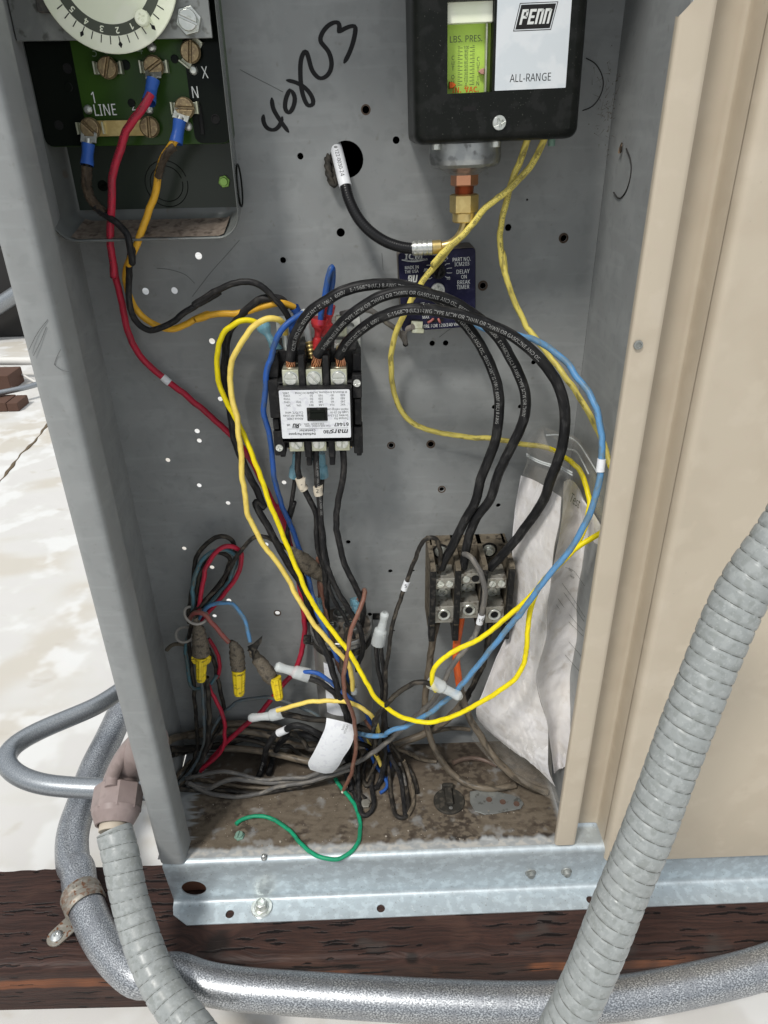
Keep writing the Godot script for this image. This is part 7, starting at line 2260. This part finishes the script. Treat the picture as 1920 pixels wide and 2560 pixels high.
	# wire nuts with dusty tape
	nut("yellow winged wire nut under dusty tape, leftmost of the three", vecs([-147.1,189,34,-146.1,183.7,34,-145.8,174.8,34,-146.3,162.6,34,-146.9,151.8,35]), [1.8, 2.4, 5.0, 6.4, 7.4], Vector3(-146.5, 150.1, 37), Vector3(-149, 128.2, 42), 4.6, 4.0, true)
	nut("yellow wire nut under dusty tape, middle of the three", vecs([-120.7,164.7,36,-118.2,160,36,-116.7,154.5,36,-116.6,146.7,37,-116.9,136.5,38]), [2.0, 3.6, 5.8, 6.2, 5.6], Vector3(-116.5, 136.1, 39), Vector3(-117.4, 114.5, 46), 5.4, 4.4, false)
	nut("yellow wire nut under dusty tape, tilted right, nearest milky cap", vecs([-105.1,156.6,36,-101.8,150.1,36,-97.7,143.3,38,-91.4,131.8,40,-88.3,124.1,41]), [2.5, 3.6, 5.4, 6.4, 4.8], Vector3(-85.7, 129.6, 42), Vector3(-83.6, 110.2, 48), 4.6, 3.9, false)
	g = G.new()
	var fl := vecs([-106.6,160.4,38,-100.5,166.6,42,-91.2,177.8,46,-92.9,170.4,46,-99.6,159.3,44,-102.8,147,42,-104.4,154.6,38])
	g.skin([PackedVector3Array([fl[0], fl[1], fl[2]]), PackedVector3Array([fl[0].lerp(fl[6], 0.5), fl[1].lerp(fl[4], 0.5) + Vector3(0, 0, 1.2), fl[3]]), PackedVector3Array([fl[6], fl[4], fl[4].lerp(fl[3], 0.6)]), PackedVector3Array([fl[5], fl[5].lerp(fl[4], 0.5), fl[4]])], false, Vector3(0, 0, 1))
	tag(commit(g, "loose_tape", M.black_tape), "black tape flap curling up between middle and right wire nuts", "tape")
	# taped splice in the middle
	g = G.new()
	sleeve(g, vecs([-66.6,247.9,26,-62.8,245.4,26,-59.2,240.6,25,-54.6,233.9,24,-50.3,228.2,24,-45.9,223.2,24,-41.5,218.1,24,-39.3,214.4,26]), [2.0, 3.4, 4.8, 6.6, 7.0, 5.8, 4.2, 2.4])
	for i in g.v.size():
		var q := g.v[i]
		var ph := q.x * 0.5 - q.y * 0.25
		g.v[i] += g.n[i] * (0.5 * (fposmod(ph, 1.0) - 0.5) + 0.2 * sin(q.z * 1.7 + q.y))
	tag(commit(g, "taped_splice", M.dusty_tape), "dusty black taped splice bundle right of the blue wire", "splice")
	# tie rings round the coil
	for k in [["worn white tie ring round the neck of tied coil", vecs([-146.6,187.1,20,-153.4,191.4,22,-156.2,191.8,26,-156.2,190,30,-153.9,187.8,34,-150.2,185.4,36,-145.4,184.5,37,-140.7,185,36,-138.5,185.6,32,-138.7,185.6,26,-142,186.5,22,-146.6,187.1,20])], ["second worn white tie ring lower on coil beside the wall", vecs([-162.1,164.5,14,-166.6,165,16,-169,164.4,20,-168.7,162.5,24,-166.7,160.5,27,-163,159.2,28,-158.6,159.8,28,-155.5,160.4,25,-155.7,161.9,20,-158.6,164.3,16,-162.1,164.5,14])]]:
		g = G.new()
		g.tube(spline(k[1], 1.0), 1.15, 10, null, false)
		tag(commit(g, "tie_ring", M.ring_white), k[0], "cable tie", "tie rings on the coil")
	g = G.new()
	g.tube(spline(vecs([-184.3,136.7,10,-179.1,143,12,-173.6,146.4,14,-168,147.4,16,-163.1,148,18]), 1.0), 1.4, 8, func(s, th): return 1.3 + 0.5 * absf(cos(th)))
	tag(commit(g, "cable_tie", M.dusty_tape), "dark tie tail sticking out left of coil", "cable tie")
	g = G.new()
	var cp: Vector3 = Vector3(-58.6, 149.1, 16)
	g.span(cp - Vector3(3.4, 3.4, 3), cp + Vector3(3.0, 2.6, 4), 0.8)
	g.tube(spline(vecs([-61.2,147.6,16,-56.1,145.8,18,-50.6,148.8,24,-45.2,150.3,30]), 1.0), 1.4, 8)
	tag(commit(g, "tie_mount", M.black_tape), "black clip holding red wire left of the capacitor", "clip")
	# printed tag
	var o := thing("wire_tag", "white curled paper tag with small upside down numbers among lower wires", "tag", Vector3.ZERO)
	var top := vecs([-43.1,96.5,58,-34.3,95.5,60,-25.6,92,60,-18.3,85.8,58])
	var m1 := vecs([-44.3,90.1,62,-36,88.2,64,-27.2,86.2,64,-18.9,82.7,62])
	var m2 := vecs([-49.2,79.1,65,-41,77.2,67,-31.5,73.6,67,-23.3,69.5,65])
	var m3 := vecs([-56,63.9,66,-48.6,60.9,68,-38.3,55.6,68,-30.4,56.8,66])
	var m4 := vecs([-61.9,48.7,64,-54.2,45.6,66,-43.6,42.4,66,-36,42.5,64])
	var m5 := vecs([-60.4,40.2,63,-53.2,37.7,64,-47.2,35.6,64,-41.1,35.3,63])
	g = G.new()
	var rows := []
	var src := [top, m1, m2, m3, m4, m5]
	for j in 4:
		pass
	var cols := []
	for j in 4:
		var c := PackedVector3Array()
		for r in src:
			c.append(r[j])
		cols.append(spline(c, 1.6))
	var nrow := 30
	for i in nrow:
		var row := PackedVector3Array()
		var f := float(i) / (nrow - 1)
		var ctl := PackedVector3Array()
		for j in 4:
			var c: PackedVector3Array = cols[j]
			ctl.append(c[int(round(f * (c.size() - 1)))])
		var sp := spline(ctl, 1.2)
		for j in 13:
			row.append(sp[int(round(j / 12.0 * (sp.size() - 1)))])
		rows.append(row)
	g.skin(rows, false, Vector3(0, 0, 1))
	commit(g, "paper", M.white_label, o)
	g = G.new()
	var tp: Vector3 = Vector3(-27.7, 91, 65.2)
	var dx: Vector3 = (Vector3(-29.4, 86.5, 65.2) - Vector3(-25.7, 96.4, 64.2)).normalized()
	g.xf = Transform3D(Basis(dx, Vector3(0, 0, 1).cross(dx), Vector3(0, 0, 1)), tp)
	letters(g, "24701C01", 1.7, 0, 0.4, 0.6, 1)
	letters(g, "19918", 1.7, -1.2, -2.4, 0.6, 1)
	commit(g, "lettering", M.black_ink, o)

func nut(label: String, tape: PackedVector3Array, rs: Array, a: Vector3, b: Vector3, r0: float, r1: float, wings: bool) -> void:
	var o := thing("wire_nut", label, "wire nut", Vector3.ZERO, 0.0, "yellow taped wire nuts")
	var g := G.new()
	sleeve(g, tape, rs, 22)
	for i in g.v.size():
		var q := g.v[i]
		g.v[i] += g.n[i] * (0.45 * sin(q.y * 1.1 + q.x * 0.6) + 0.3 * sin(q.x * 2.3 + q.y * 0.7 + q.z))
	commit(g, "tape_wrap", M.dusty_tape, o)
	g = G.new()
	var l := a.distance_to(b)
	var path := PackedVector3Array()
	for i in 25:
		path.append(a.lerp(b, i / 24.0))
	g.tube(path, r0, 48, func(s, th):
		var f: float = s / l
		var rr := lerpf(r0, r1, smoothstep(0.1, 0.9, f))
		if f < 0.08:
			rr *= 1.1
		if f > 0.1 and f < 0.93:
			rr *= 1.0 + 0.055 * signf(sin(th * 9.0))
		if f > 0.95:
			rr *= 0.86
		return rr)
	commit(g, "nut_body", M.yellow_nut, o)
	if wings:
		g = G.new()
		var d := (b - a).normalized()
		var s := d.cross(Vector3(0, 0.3, 1)).normalized()
		for k in [-1.0, 1.0]:
			var c: Vector3 = a + s * k * 5.0 + d * 1.5
			g.xf = Transform3D(Basis(s * k, d * -1.0, s.cross(d) * -k), c)
			g.prism(PackedVector2Array([Vector2(-2, 3.0), Vector2(1.6, 3.2), Vector2(3.0, 1.6), Vector2(3.0, -1.8), Vector2(1.6, -4.0), Vector2(-1.0, -6.0), Vector2(-2, -6)]), -1.4, 1.4, 0.5)
		commit(g, "wing", M.yellow_nut, o)

# ---------------------------------------------------------------- bag of papers
func sheet_rows(ctl: Array, nu: int, nv: int, amp: float, seed_no: int, lift := 0.0) -> Array:
	var nz := FastNoiseLite.new()
	nz.seed = seed_no
	nz.frequency = 0.045
	nz.fractal_octaves = 3
	var cols := []
	var w: int = ctl[0].size()
	for j in w:
		var c := PackedVector3Array()
		for r in ctl:
			c.append(r[j])
		cols.append(spline(c, 1.0))
	var rows := []
	for i in nv:
		var f := float(i) / (nv - 1)
		var c := PackedVector3Array()
		for j in w:
			var q: PackedVector3Array = cols[j]
			c.append(q[int(round(f * (q.size() - 1)))])
		var sp := spline(c, 0.8)
		var row := PackedVector3Array()
		for j in nu:
			var p := sp[int(round(float(j) / (nu - 1) * (sp.size() - 1)))]
			var e := 1.0 if lift > 0.0 else sin(PI * j / (nu - 1)) * 0.8 + 0.2
			var k := nz.get_noise_2d(p.y * 0.55 + p.x * 0.4, p.x * 1.6 + p.z * 1.6 - p.y * 0.25)
			p += Vector3(0.25, 0.2, 1.0) * (lift + amp * (absf(k) * 1.6 - 0.4) * e)
			row.append(p)
		rows.append(row)
	return rows

func build_bag() -> void:
	var o := thing("instruction_sheets", "folded white printed sheets inside the plastic bag against right wall", "papers", Vector3.ZERO)
	var fa := [vecs([113,310,34,119.3,312.1,46,125.7,312.1,58,133.7,310.7,72]), vecs([111,290.1,34,117.6,292.4,47,125.7,294.2,60,133.6,292.8,74]), vecs([110.3,253.3,34,116.9,259.2,48,124.8,264.4,62,131.5,269.9,76]), vecs([112.6,226,34,118.1,231.8,48,124,238.4,63,131.3,243,78]), vecs([114.8,194.3,34,119.9,204.4,50,125.5,213.5,64,130.6,222.6,78]), vecs([113.5,166.5,34,119.2,177.5,50,126.3,185.9,65,132.5,193.9,78]), vecs([103.7,133.1,34,111.7,144.1,50,119.9,148.9,64,129.1,148.4,76]), vecs([95.4,102.6,36,106.3,111,52,119,117.8,66,133.1,128.5,80]), vecs([89.6,80.9,36,101.6,85.8,54,118.9,89.2,70,139.4,108.2,86]), vecs([91.1,68.2,36,109.7,61.6,56,129.6,53,72,145.7,54.2,86]), vecs([98.8,58.2,40,117.1,52.2,58,132.8,51.3,74,154.1,31.4,84])]
	var g := G.new()
	g.skin(sheet_rows(fa, 44, 130, 3.0, 301), false, Vector3(-0.6, 0, 1))
	commit(g, "front_sheet", M.paper, o)
	var fb := [vecs([134.2,322.7,72,142.5,318.2,60,152.5,306.6,50,158.5,295,46.6]), vecs([135.1,293.4,74,145.1,289.9,62,156.9,279.3,50,158.5,294.9,95.6]), vecs([132.6,259.9,76,146.4,254.1,62,158.5,250.2,56.4,161.7,279.3,103]), vecs([130.6,222.6,78,143.7,215.5,64,158.5,209,55.7,165,242.6,103]), vecs([132.5,193.9,78,145.1,184.2,66,158.5,183.8,66.2,166.3,204.8,103]), vecs([129.1,148.1,76,142.4,140.7,66,158.5,138.4,64.1,167.7,164.1,103]), vecs([139,109.1,86,149.9,101.4,74,158.5,104.9,77.9,168,129.3,103]), vecs([149.1,55.2,90,156.5,49.6,80,158.5,62.6,89.8,164.3,81,103])]
	g = G.new()
	var rb := sheet_rows(fb, 26, 90, 1.6, 303)
	g.skin(rb, false, Vector3(0.6, 0, 1))
	commit(g, "side_sheet", M.paper, o)
	# print on the side sheet: heading and ruled lines
	g = G.new()
	var t0: Vector3 = Vector3(139.6, 309.1, 66)
	var t1: Vector3 = Vector3(148.5, 299.6, 60)
	var ex := (t1 - t0).normalized()
	var ez := Vector3(0.75, 0.1, 0.65)
	ez = (ez - ex * ez.dot(ex)).normalized()
	g.xf = Transform3D(Basis(ex, ez.cross(ex), ez), t0 + ez * 3.0)
	letters(g, "Test", 6.0, 0, -4.0, 0, 0)
	g.xf = Transform3D()
	for l in [vecs([142.1,250.2,66,150.7,243,60,158.5,233,65.9]), vecs([141.6,234.1,60,154,215.1,55,158.5,211.3,76.5]), vecs([141.4,228.6,60,154.7,208.6,55,158.5,207,76]), vecs([139.8,220.6,62,152.7,199.6,56,158.5,198.9,77]), vecs([137.7,217.3,64,152.4,193.7,57,158.5,195.2,78.6]), vecs([136.7,201.1,66,151.8,177.6,58,158.5,178.3,83.2]), vecs([137.3,187.9,66,151.7,162.8,59,158.5,162.2,80.2]), vecs([158.5,179.8,85,158.5,169.7,82,158.5,162.2,80.2])]:
		var pa := PackedVector3Array()
		for q in l:
			pa.append(q + Vector3(0.35, 0, 0.9) * 4.0)
		g.tube(spline(pa, 2.0), 0.13, 5)
	for l in [["Power", Vector3(146.4, 243.9, 60)], ["Heater", Vector3(148.3, 237.7, 60)], ["N/A", Vector3(162.3, 197.7, 54)], ["Passed", Vector3(159.4, 181.7, 56)], ["N/A", Vector3(157.5, 178.3, 57)], ["N/A", Vector3(156.2, 168.8, 58)], ["N/A", Vector3(153.7, 163.6, 59)]]:
		var d := Vector3(0.62, -0.62, -0.48).normalized()
		var e := Vector3(0.75, 0.1, 0.65)
		e = (e - d * e.dot(d)).normalized()
		g.xf = Transform3D(Basis(d, e.cross(d), e), l[1] + Vector3(0.35, 0, 0.9) * 4.2)
		letters(g, l[0], 1.9, 0, 0, 0, 0)
	g.xf = Transform3D()
	commit(g, "lettering", M.grey_print if false else M.grey_ink, o)
	# clear film round it
	var b := thing("plastic_bag", "clear zip top plastic bag of papers leaning in the right corner", "bag", Vector3.ZERO)
	var top := [vecs([123.6,349.9,34,123.8,349.6,40,124.3,345.1,46,125.1,342.1,54]), vecs([114.6,335.8,34,116.7,339.1,42,123.1,338.3,54,131.1,338.7,64]), vecs([115.4,327.9,34,121,328.4,46,130,329.7,58,137.8,332.1,72]), vecs([116.3,324.5,34,121.2,325.8,46,130.2,327.1,58,138.5,329.4,73])]
	var film := top.duplicate()
	film.append_array(fa.slice(0, 9))
	film.append(vecs([89.4,62.6,34,108.7,53.4,54,129.8,43.3,70,149.9,43,84]))
	film.append(vecs([86.1,41,32,105.5,29.3,54,132.7,18.7,70,158.5,14.2,86.5]))
	g = G.new()
	g.skin(sheet_rows(film, 30, 120, 1.2, 305, 1.8), false, Vector3(-0.6, 0, 1))
	commit(g, "front_film", M.bag_film, b)
	var fs := [vecs([123.8,349.3,32,132.3,345.5,32,139.3,342.4,32,146.2,340.3,32]), vecs([133.1,342,50,141.8,341.2,44,148.8,341.7,38,155.5,334.6,34]), vecs([138.5,331.1,70,147.1,329.5,56,155.2,329.1,44,158.5,326,54.8])]
	for r in fb.slice(1, 8):
		fs.append(r)
	g = G.new()
	g.skin(sheet_rows(fs, 26, 90, 1.2, 307, 2.2), false, Vector3(0.6, 0, 1))
	commit(g, "side_film", M.bag_film, b)
	for l in [vecs([115,329.4,36,120.4,329.8,48,127.5,330.7,58,132.4,332.6,66,137.3,332.7,76]), vecs([115.4,327.9,36,120.5,328.4,48,127.7,329.2,58,132.6,331.1,66,137.6,330.8,76]), vecs([126.8,345.4,40,135.2,345.5,40,145.1,342.6,40,152.4,336.4,38,158.5,327.8,41.5,158.5,326.7,64.6]), vecs([141.8,336.9,46,147.9,334.5,44,155,324.6,40,158.5,317.5,48])]:
		g = G.new()
		var pa := PackedVector3Array()
		for q in l:
			pa.append(q + Vector3(-0.1, 0, 1.0) * 2.6)
		g.tube(spline(pa, 1.5), 0.6, 8)
		commit(g, "zip_ridge", M.milky_nylon, b)

# ---------------------------------------------------------------- small things on the floor
func build_floor_bits() -> void:
	var flat := Basis(Vector3(1, 0, 0), Vector3(0, 0, -1), Vector3(0, 1, 0))
	var c: Vector3 = Vector3(63.4, 1, 69.6)
	var o := thing("rubber_plug", "round black rubber plug with raised bar on the cabinet floor", "plug", Vector3(c.x, 0, c.z))
	var g := G.new()
	g.lathe(Vector3.ZERO, Vector3(0, 1, 0), [Vector2(14.2, 0), Vector2(14.2, 1.2), Vector2(13.4, 2.2), Vector2(11.6, 2.0), Vector2(0, 1.6)], 44)
	commit(g, "disc", M.rubber, o)
	g = G.new()
	g.span(Vector3(-3.6, 1.4, -12), Vector3(3.6, 6.0, 6.5), 1.4)
	g.span(Vector3(-5.2, 0.5, -14.5), Vector3(5.2, 9.0, -10.5), 1.2)
	commit(g, "raised_bar", M.rubber, o)
	g = G.new()
	g.lathe(Vector3(0.6, 1.6, 8.4), Vector3(0, 1, 0), [Vector2(1.7, 0), Vector2(1.6, 0.9), Vector2(0, 1.2)], 14)
	commit(g, "centre_screw", M.steel, o)
	g = G.new()
	var outline := PackedVector2Array()
	for q in vecs([83.6,0.5,60.3,94.2,0.5,58.5,107.8,0.5,61.4,121.1,0.5,65.3,128.5,0.5,70.1,130.4,0.5,75.7,126.4,0.5,81,116,0.5,82.6,103.8,0.5,84.8,93.7,0.5,85.7,85.2,0.5,81.8,82.1,0.5,71.4]):
		outline.append(Vector2(q.x, -q.z))
	g.xf = Transform3D(flat, Vector3.ZERO)
	g.prism(outline, 0.3, 1.3, 0.4)
	o = tag(commit(g, "cover_plate", M.dull_plate), "rounded grey metal plate with three rusty dimples on cabinet floor", "plate")
	for p in [Vector3(99.8, 1.3, 70.1), Vector3(111.7, 1.3, 73.3), Vector3(123.7, 1.3, 75.9)]:
		g = G.new()
		g.lathe(p, Vector3(0, 1, 0), [Vector2(2.8, 0), Vector2(2.6, 0.5), Vector2(1.4, 0.3), Vector2(0, 0.2)], 14)
		part_on(o, g, "rusty_dimple", mat("rusty_dimple", lin(0.10, 0.06, 0.045), 0.8) if not M.has("rusty_dimple") else M.rusty_dimple)
	var p: Vector3 = Vector3(-98.7, 0, 119.5)
	g = G.new()
	g.lathe(p, Vector3(0, 1, 0), [Vector2(2.6, 0), Vector2(2.5, 0.6), Vector2(1.7, 0.8), Vector2(1.6, 3.6), Vector2(0, 4.4)], 16)
	tag(commit(g, "floor_screw", M.steel), "small steel screw tip poking up near the front lip of floor", "screw")
	p = Vector3(-122.6, 0, 97.6)
	g = G.new()
	g.xf = Transform3D(flat, Vector3(p.x, 0, p.z))
	hex(g, Vector3.ZERO, 4.6, 1.6, 0.3)
	head(g, Vector3(0, 0, 1.5), 3.4, 2.2, 2, 1.4, 0.2)
	tag(commit(g, "ground_screw", M.verdigris), "green corroded ground screw in floor beside the green wire end", "screw")
	p = Vector3(-12.7, 0, 69.9)
	g = G.new()
	g.xf = Transform3D(flat, Vector3(p.x, 0, p.z))
	hex(g, Vector3.ZERO, 5.0, 3.0, 0.1)
	tag(commit(g, "floor_bolt", M.dull_lug), "hex bolt head on floor ringed by a dusty wire loop", "bolt")
	# dead moth and cobweb dirt in the upper right corner
	var mo := thing("dead_moth", "small dead tan moth stuck on the right inner wall near the upper corner", "moth", Vector3(159.3, 526.6, 29.9))
	mo.rotation.y = -PI / 2
	for s in [-1.0, 1.0]:
		g = G.new()
		g.xf = Transform3D(Basis(Vector3(0, 0, 1), s * 0.35 - 0.3), Vector3.ZERO)
		g.skin([PackedVector3Array([Vector3(0, 2.4, 0.8), Vector3(s * 0.4, 2.6, 1.0)]), PackedVector3Array([Vector3(0, 0, 0.8), Vector3(s * 1.9, -0.8, 1.4)]), PackedVector3Array([Vector3(0, -3.6, 0.6), Vector3(s * 1.6, -4.6, 1.0)])], false, Vector3(0, 0, 1))
		commit(g, "wing", mat("moth_tan", lin(0.34, 0.24, 0.16), 0.9) if not M.has("moth_tan") else M.moth_tan, mo)
	g = G.new()
	g.tube(spline(PackedVector3Array([Vector3(0.2, 3.2, 0.6), Vector3(0, 1.6, 0.9), Vector3(-0.1, 0, 0.9), Vector3(-0.2, -2.6, 0.6)]), 0.5), 0.8, 8, func(l, th): return 0.45 + 0.4 * sin(clampf(l / 5.8, 0, 1) * PI))
	commit(g, "body", M.fuzz, mo)
	g = G.new()
	var cw: Vector3 = Vector3(159.4, 552.2, 2)
	for i in 70:
		var q := cw + Vector3(-absf(rng.randfn()) * 6.0, rng.randfn() * 14.0, absf(rng.randfn()) * 5.0)
		q.z = maxf(q.z, 0.3)
		q.x = minf(q.x, 159.4)
		var dd := Vector3(rng.randfn(), rng.randfn(), rng.randfn()).normalized()
		var ee := dd.cross(Vector3(0.2, 0.4, 0.9)).normalized() * 0.10
		var ln := rng.randf_range(1.5, 7.0)
		g.tri(q - ee, q + ee, q + dd * ln, ee.cross(dd), ee.cross(dd), ee.cross(dd))
		var k := rng.randf_range(0.12, 0.4)
		g.tri(q + Vector3(-k, -k, 0.1), q + Vector3(k, -k, 0.1), q + Vector3(0, k, 0.3), Vector3(0, 0, 1), Vector3(0, 0, 1), Vector3(0, 0, 1))
	tag(commit(g, "cobweb", M.fuzz), "dirty cobweb clump in the corner right of the pressure control", "cobweb", "", "stuff")
	# grit on the dirty pan
	var st := G.new()
	st.lathe(Vector3.ZERO, Vector3(0, 1, 0), [Vector2(0, -0.4), Vector2(0.6, -0.1), Vector2(0.5, 0.4), Vector2(0, 0.6)], 6, true)
	var mi := commit(st, "grit_source", M.dust)
	var me := mi.mesh
	remove_child(mi)
	mi.free()
	var mm := MultiMesh.new()
	mm.transform_format = MultiMesh.TRANSFORM_3D
	mm.use_colors = true
	mm.mesh = me
	mm.instance_count = 420
	var gm := mat("grit", Color.WHITE, 0.8)
	gm.vertex_color_use_as_albedo = true
	for i in 420:
		var s := rng.randf_range(0.25, 0.9) * (2.2 if rng.randf() < 0.04 else 1.0)
		var b := Basis.from_euler(Vector3(rng.randf() * 6, rng.randf() * 6, rng.randf() * 6)).scaled(Vector3(s, s * 0.7, s * rng.randf_range(0.7, 1.6)))
		mm.set_instance_transform(i, Transform3D(b, Vector3(rng.randf_range(-165, 145), 0.25, rng.randf_range(20, 112)) * MM))
		var t := rng.randf()
		mm.set_instance_color(i, Color(0.16, 0.12, 0.085).lerp(Color(0.46, 0.42, 0.36), t * t))
	var go := MultiMeshInstance3D.new()
	go.name = "floor_grit"
	go.multimesh = mm
	go.material_override = gm
	tag(go, "pale grit scattered over the dirty cabinet floor", "grit", "", "stuff")
	add_child(go)

# ---------------------------------------------------------------- things further back on the roof
func build_far_things() -> void:
	var g := G.new()
	var a: Vector3 = Vector3(-1055.7, -107, -1502.5)
	g.span(a + Vector3(-170, 0, -60), a + Vector3(40, 46, 30), 2.0)
	tag(commit(g, "pipe_block", M.far_wood), "brown timber block under the white pipe behind left post", "block")
	g = G.new()
	a = Vector3(-961.2, -107, -1317.2)
	g.span(a + Vector3(-150, 0, -50), a + Vector3(8, 26, 16), 2.0)
	g.span(a + Vector3(8.2, 0, -50), a + Vector3(38, 24, 16), 2.0)
	tag(commit(g, "pipe_block", M.far_wood), "dark timber block under the far steel conduit, nearer one", "block")
	g = G.new()
	var p0: Vector3 = Vector3(-1087.1, -52, -1591.4)
	var p1: Vector3 = Vector3(-990.4, -52, -1582.8)
	var d := (p1 - p0).normalized()
	g.tube(PackedVector3Array([p0 - d * 500, p0, p1, p1 + d * 500]), 12.0, 20)
	tag(commit(g, "roof_pipe", M.white_pipe), "white pipe crossing the roof behind left post", "pipe")
	g = G.new()
	g.tube(spline(PackedVector3Array([Vector3(-1065.2, -70, -1305.9), Vector3(-985.7, -70, -1350.1), Vector3(-946.9, -70, -1378.3), Vector3(-911.6, -70, -1418.7), Vector3(-874.2, -70, -1507.4)]), 6.0), 7.5, 18)
	tag(commit(g, "roof_conduit", M.smooth_conduit_steel), "far steel conduit running behind the left post below white pipe", "conduit")
	g = G.new()
	g.tube(spline(PackedVector3Array([Vector3(-1092.3, -80, -1620.5), Vector3(-1024.7, -84, -1564.8), Vector3(-968.3, -90, -1513), Vector3(-926.3, -96, -1476)]), 4.0), 3.6, 12)
	tag(commit(g, "white_cord", M.white_pipe), "thin white cord slanting down below the white pipe", "cord")
	# a second unit further off, with a black box for the shadow underneath
	var o := thing("rooftop_unit", "grey speckled rooftop unit with underside shadow painted black far behind the left post", "rooftop unit", Vector3(-1300, -107, -2200))
	g = G.new()
	g.span(Vector3(-1500, 300, -700), Vector3(260, 1500, 40), 4.0)
	commit(g, "casing", M.far_grey, o)
	g = G.new()
	g.span(Vector3(-1500, 0.5, -690), Vector3(250, 299, 100), 4.0)
	commit(g, "base_rail", M.near_black, o)  # black box standing in for the shadow under the unit
	g = G.new()
	g.tube(PackedVector3Array([Vector3(-1419.9, -62.2, -2040), Vector3(-1265.1, 19.6, -2040), Vector3(-1199.3, 54.5, -2040), Vector3(-1114.6, 99, -2040)]), 27.0, 20)
	tag(commit(g, "bright_duct", M.smooth_conduit_steel), "bright slanted pipe in front of grey rooftop unit", "pipe")
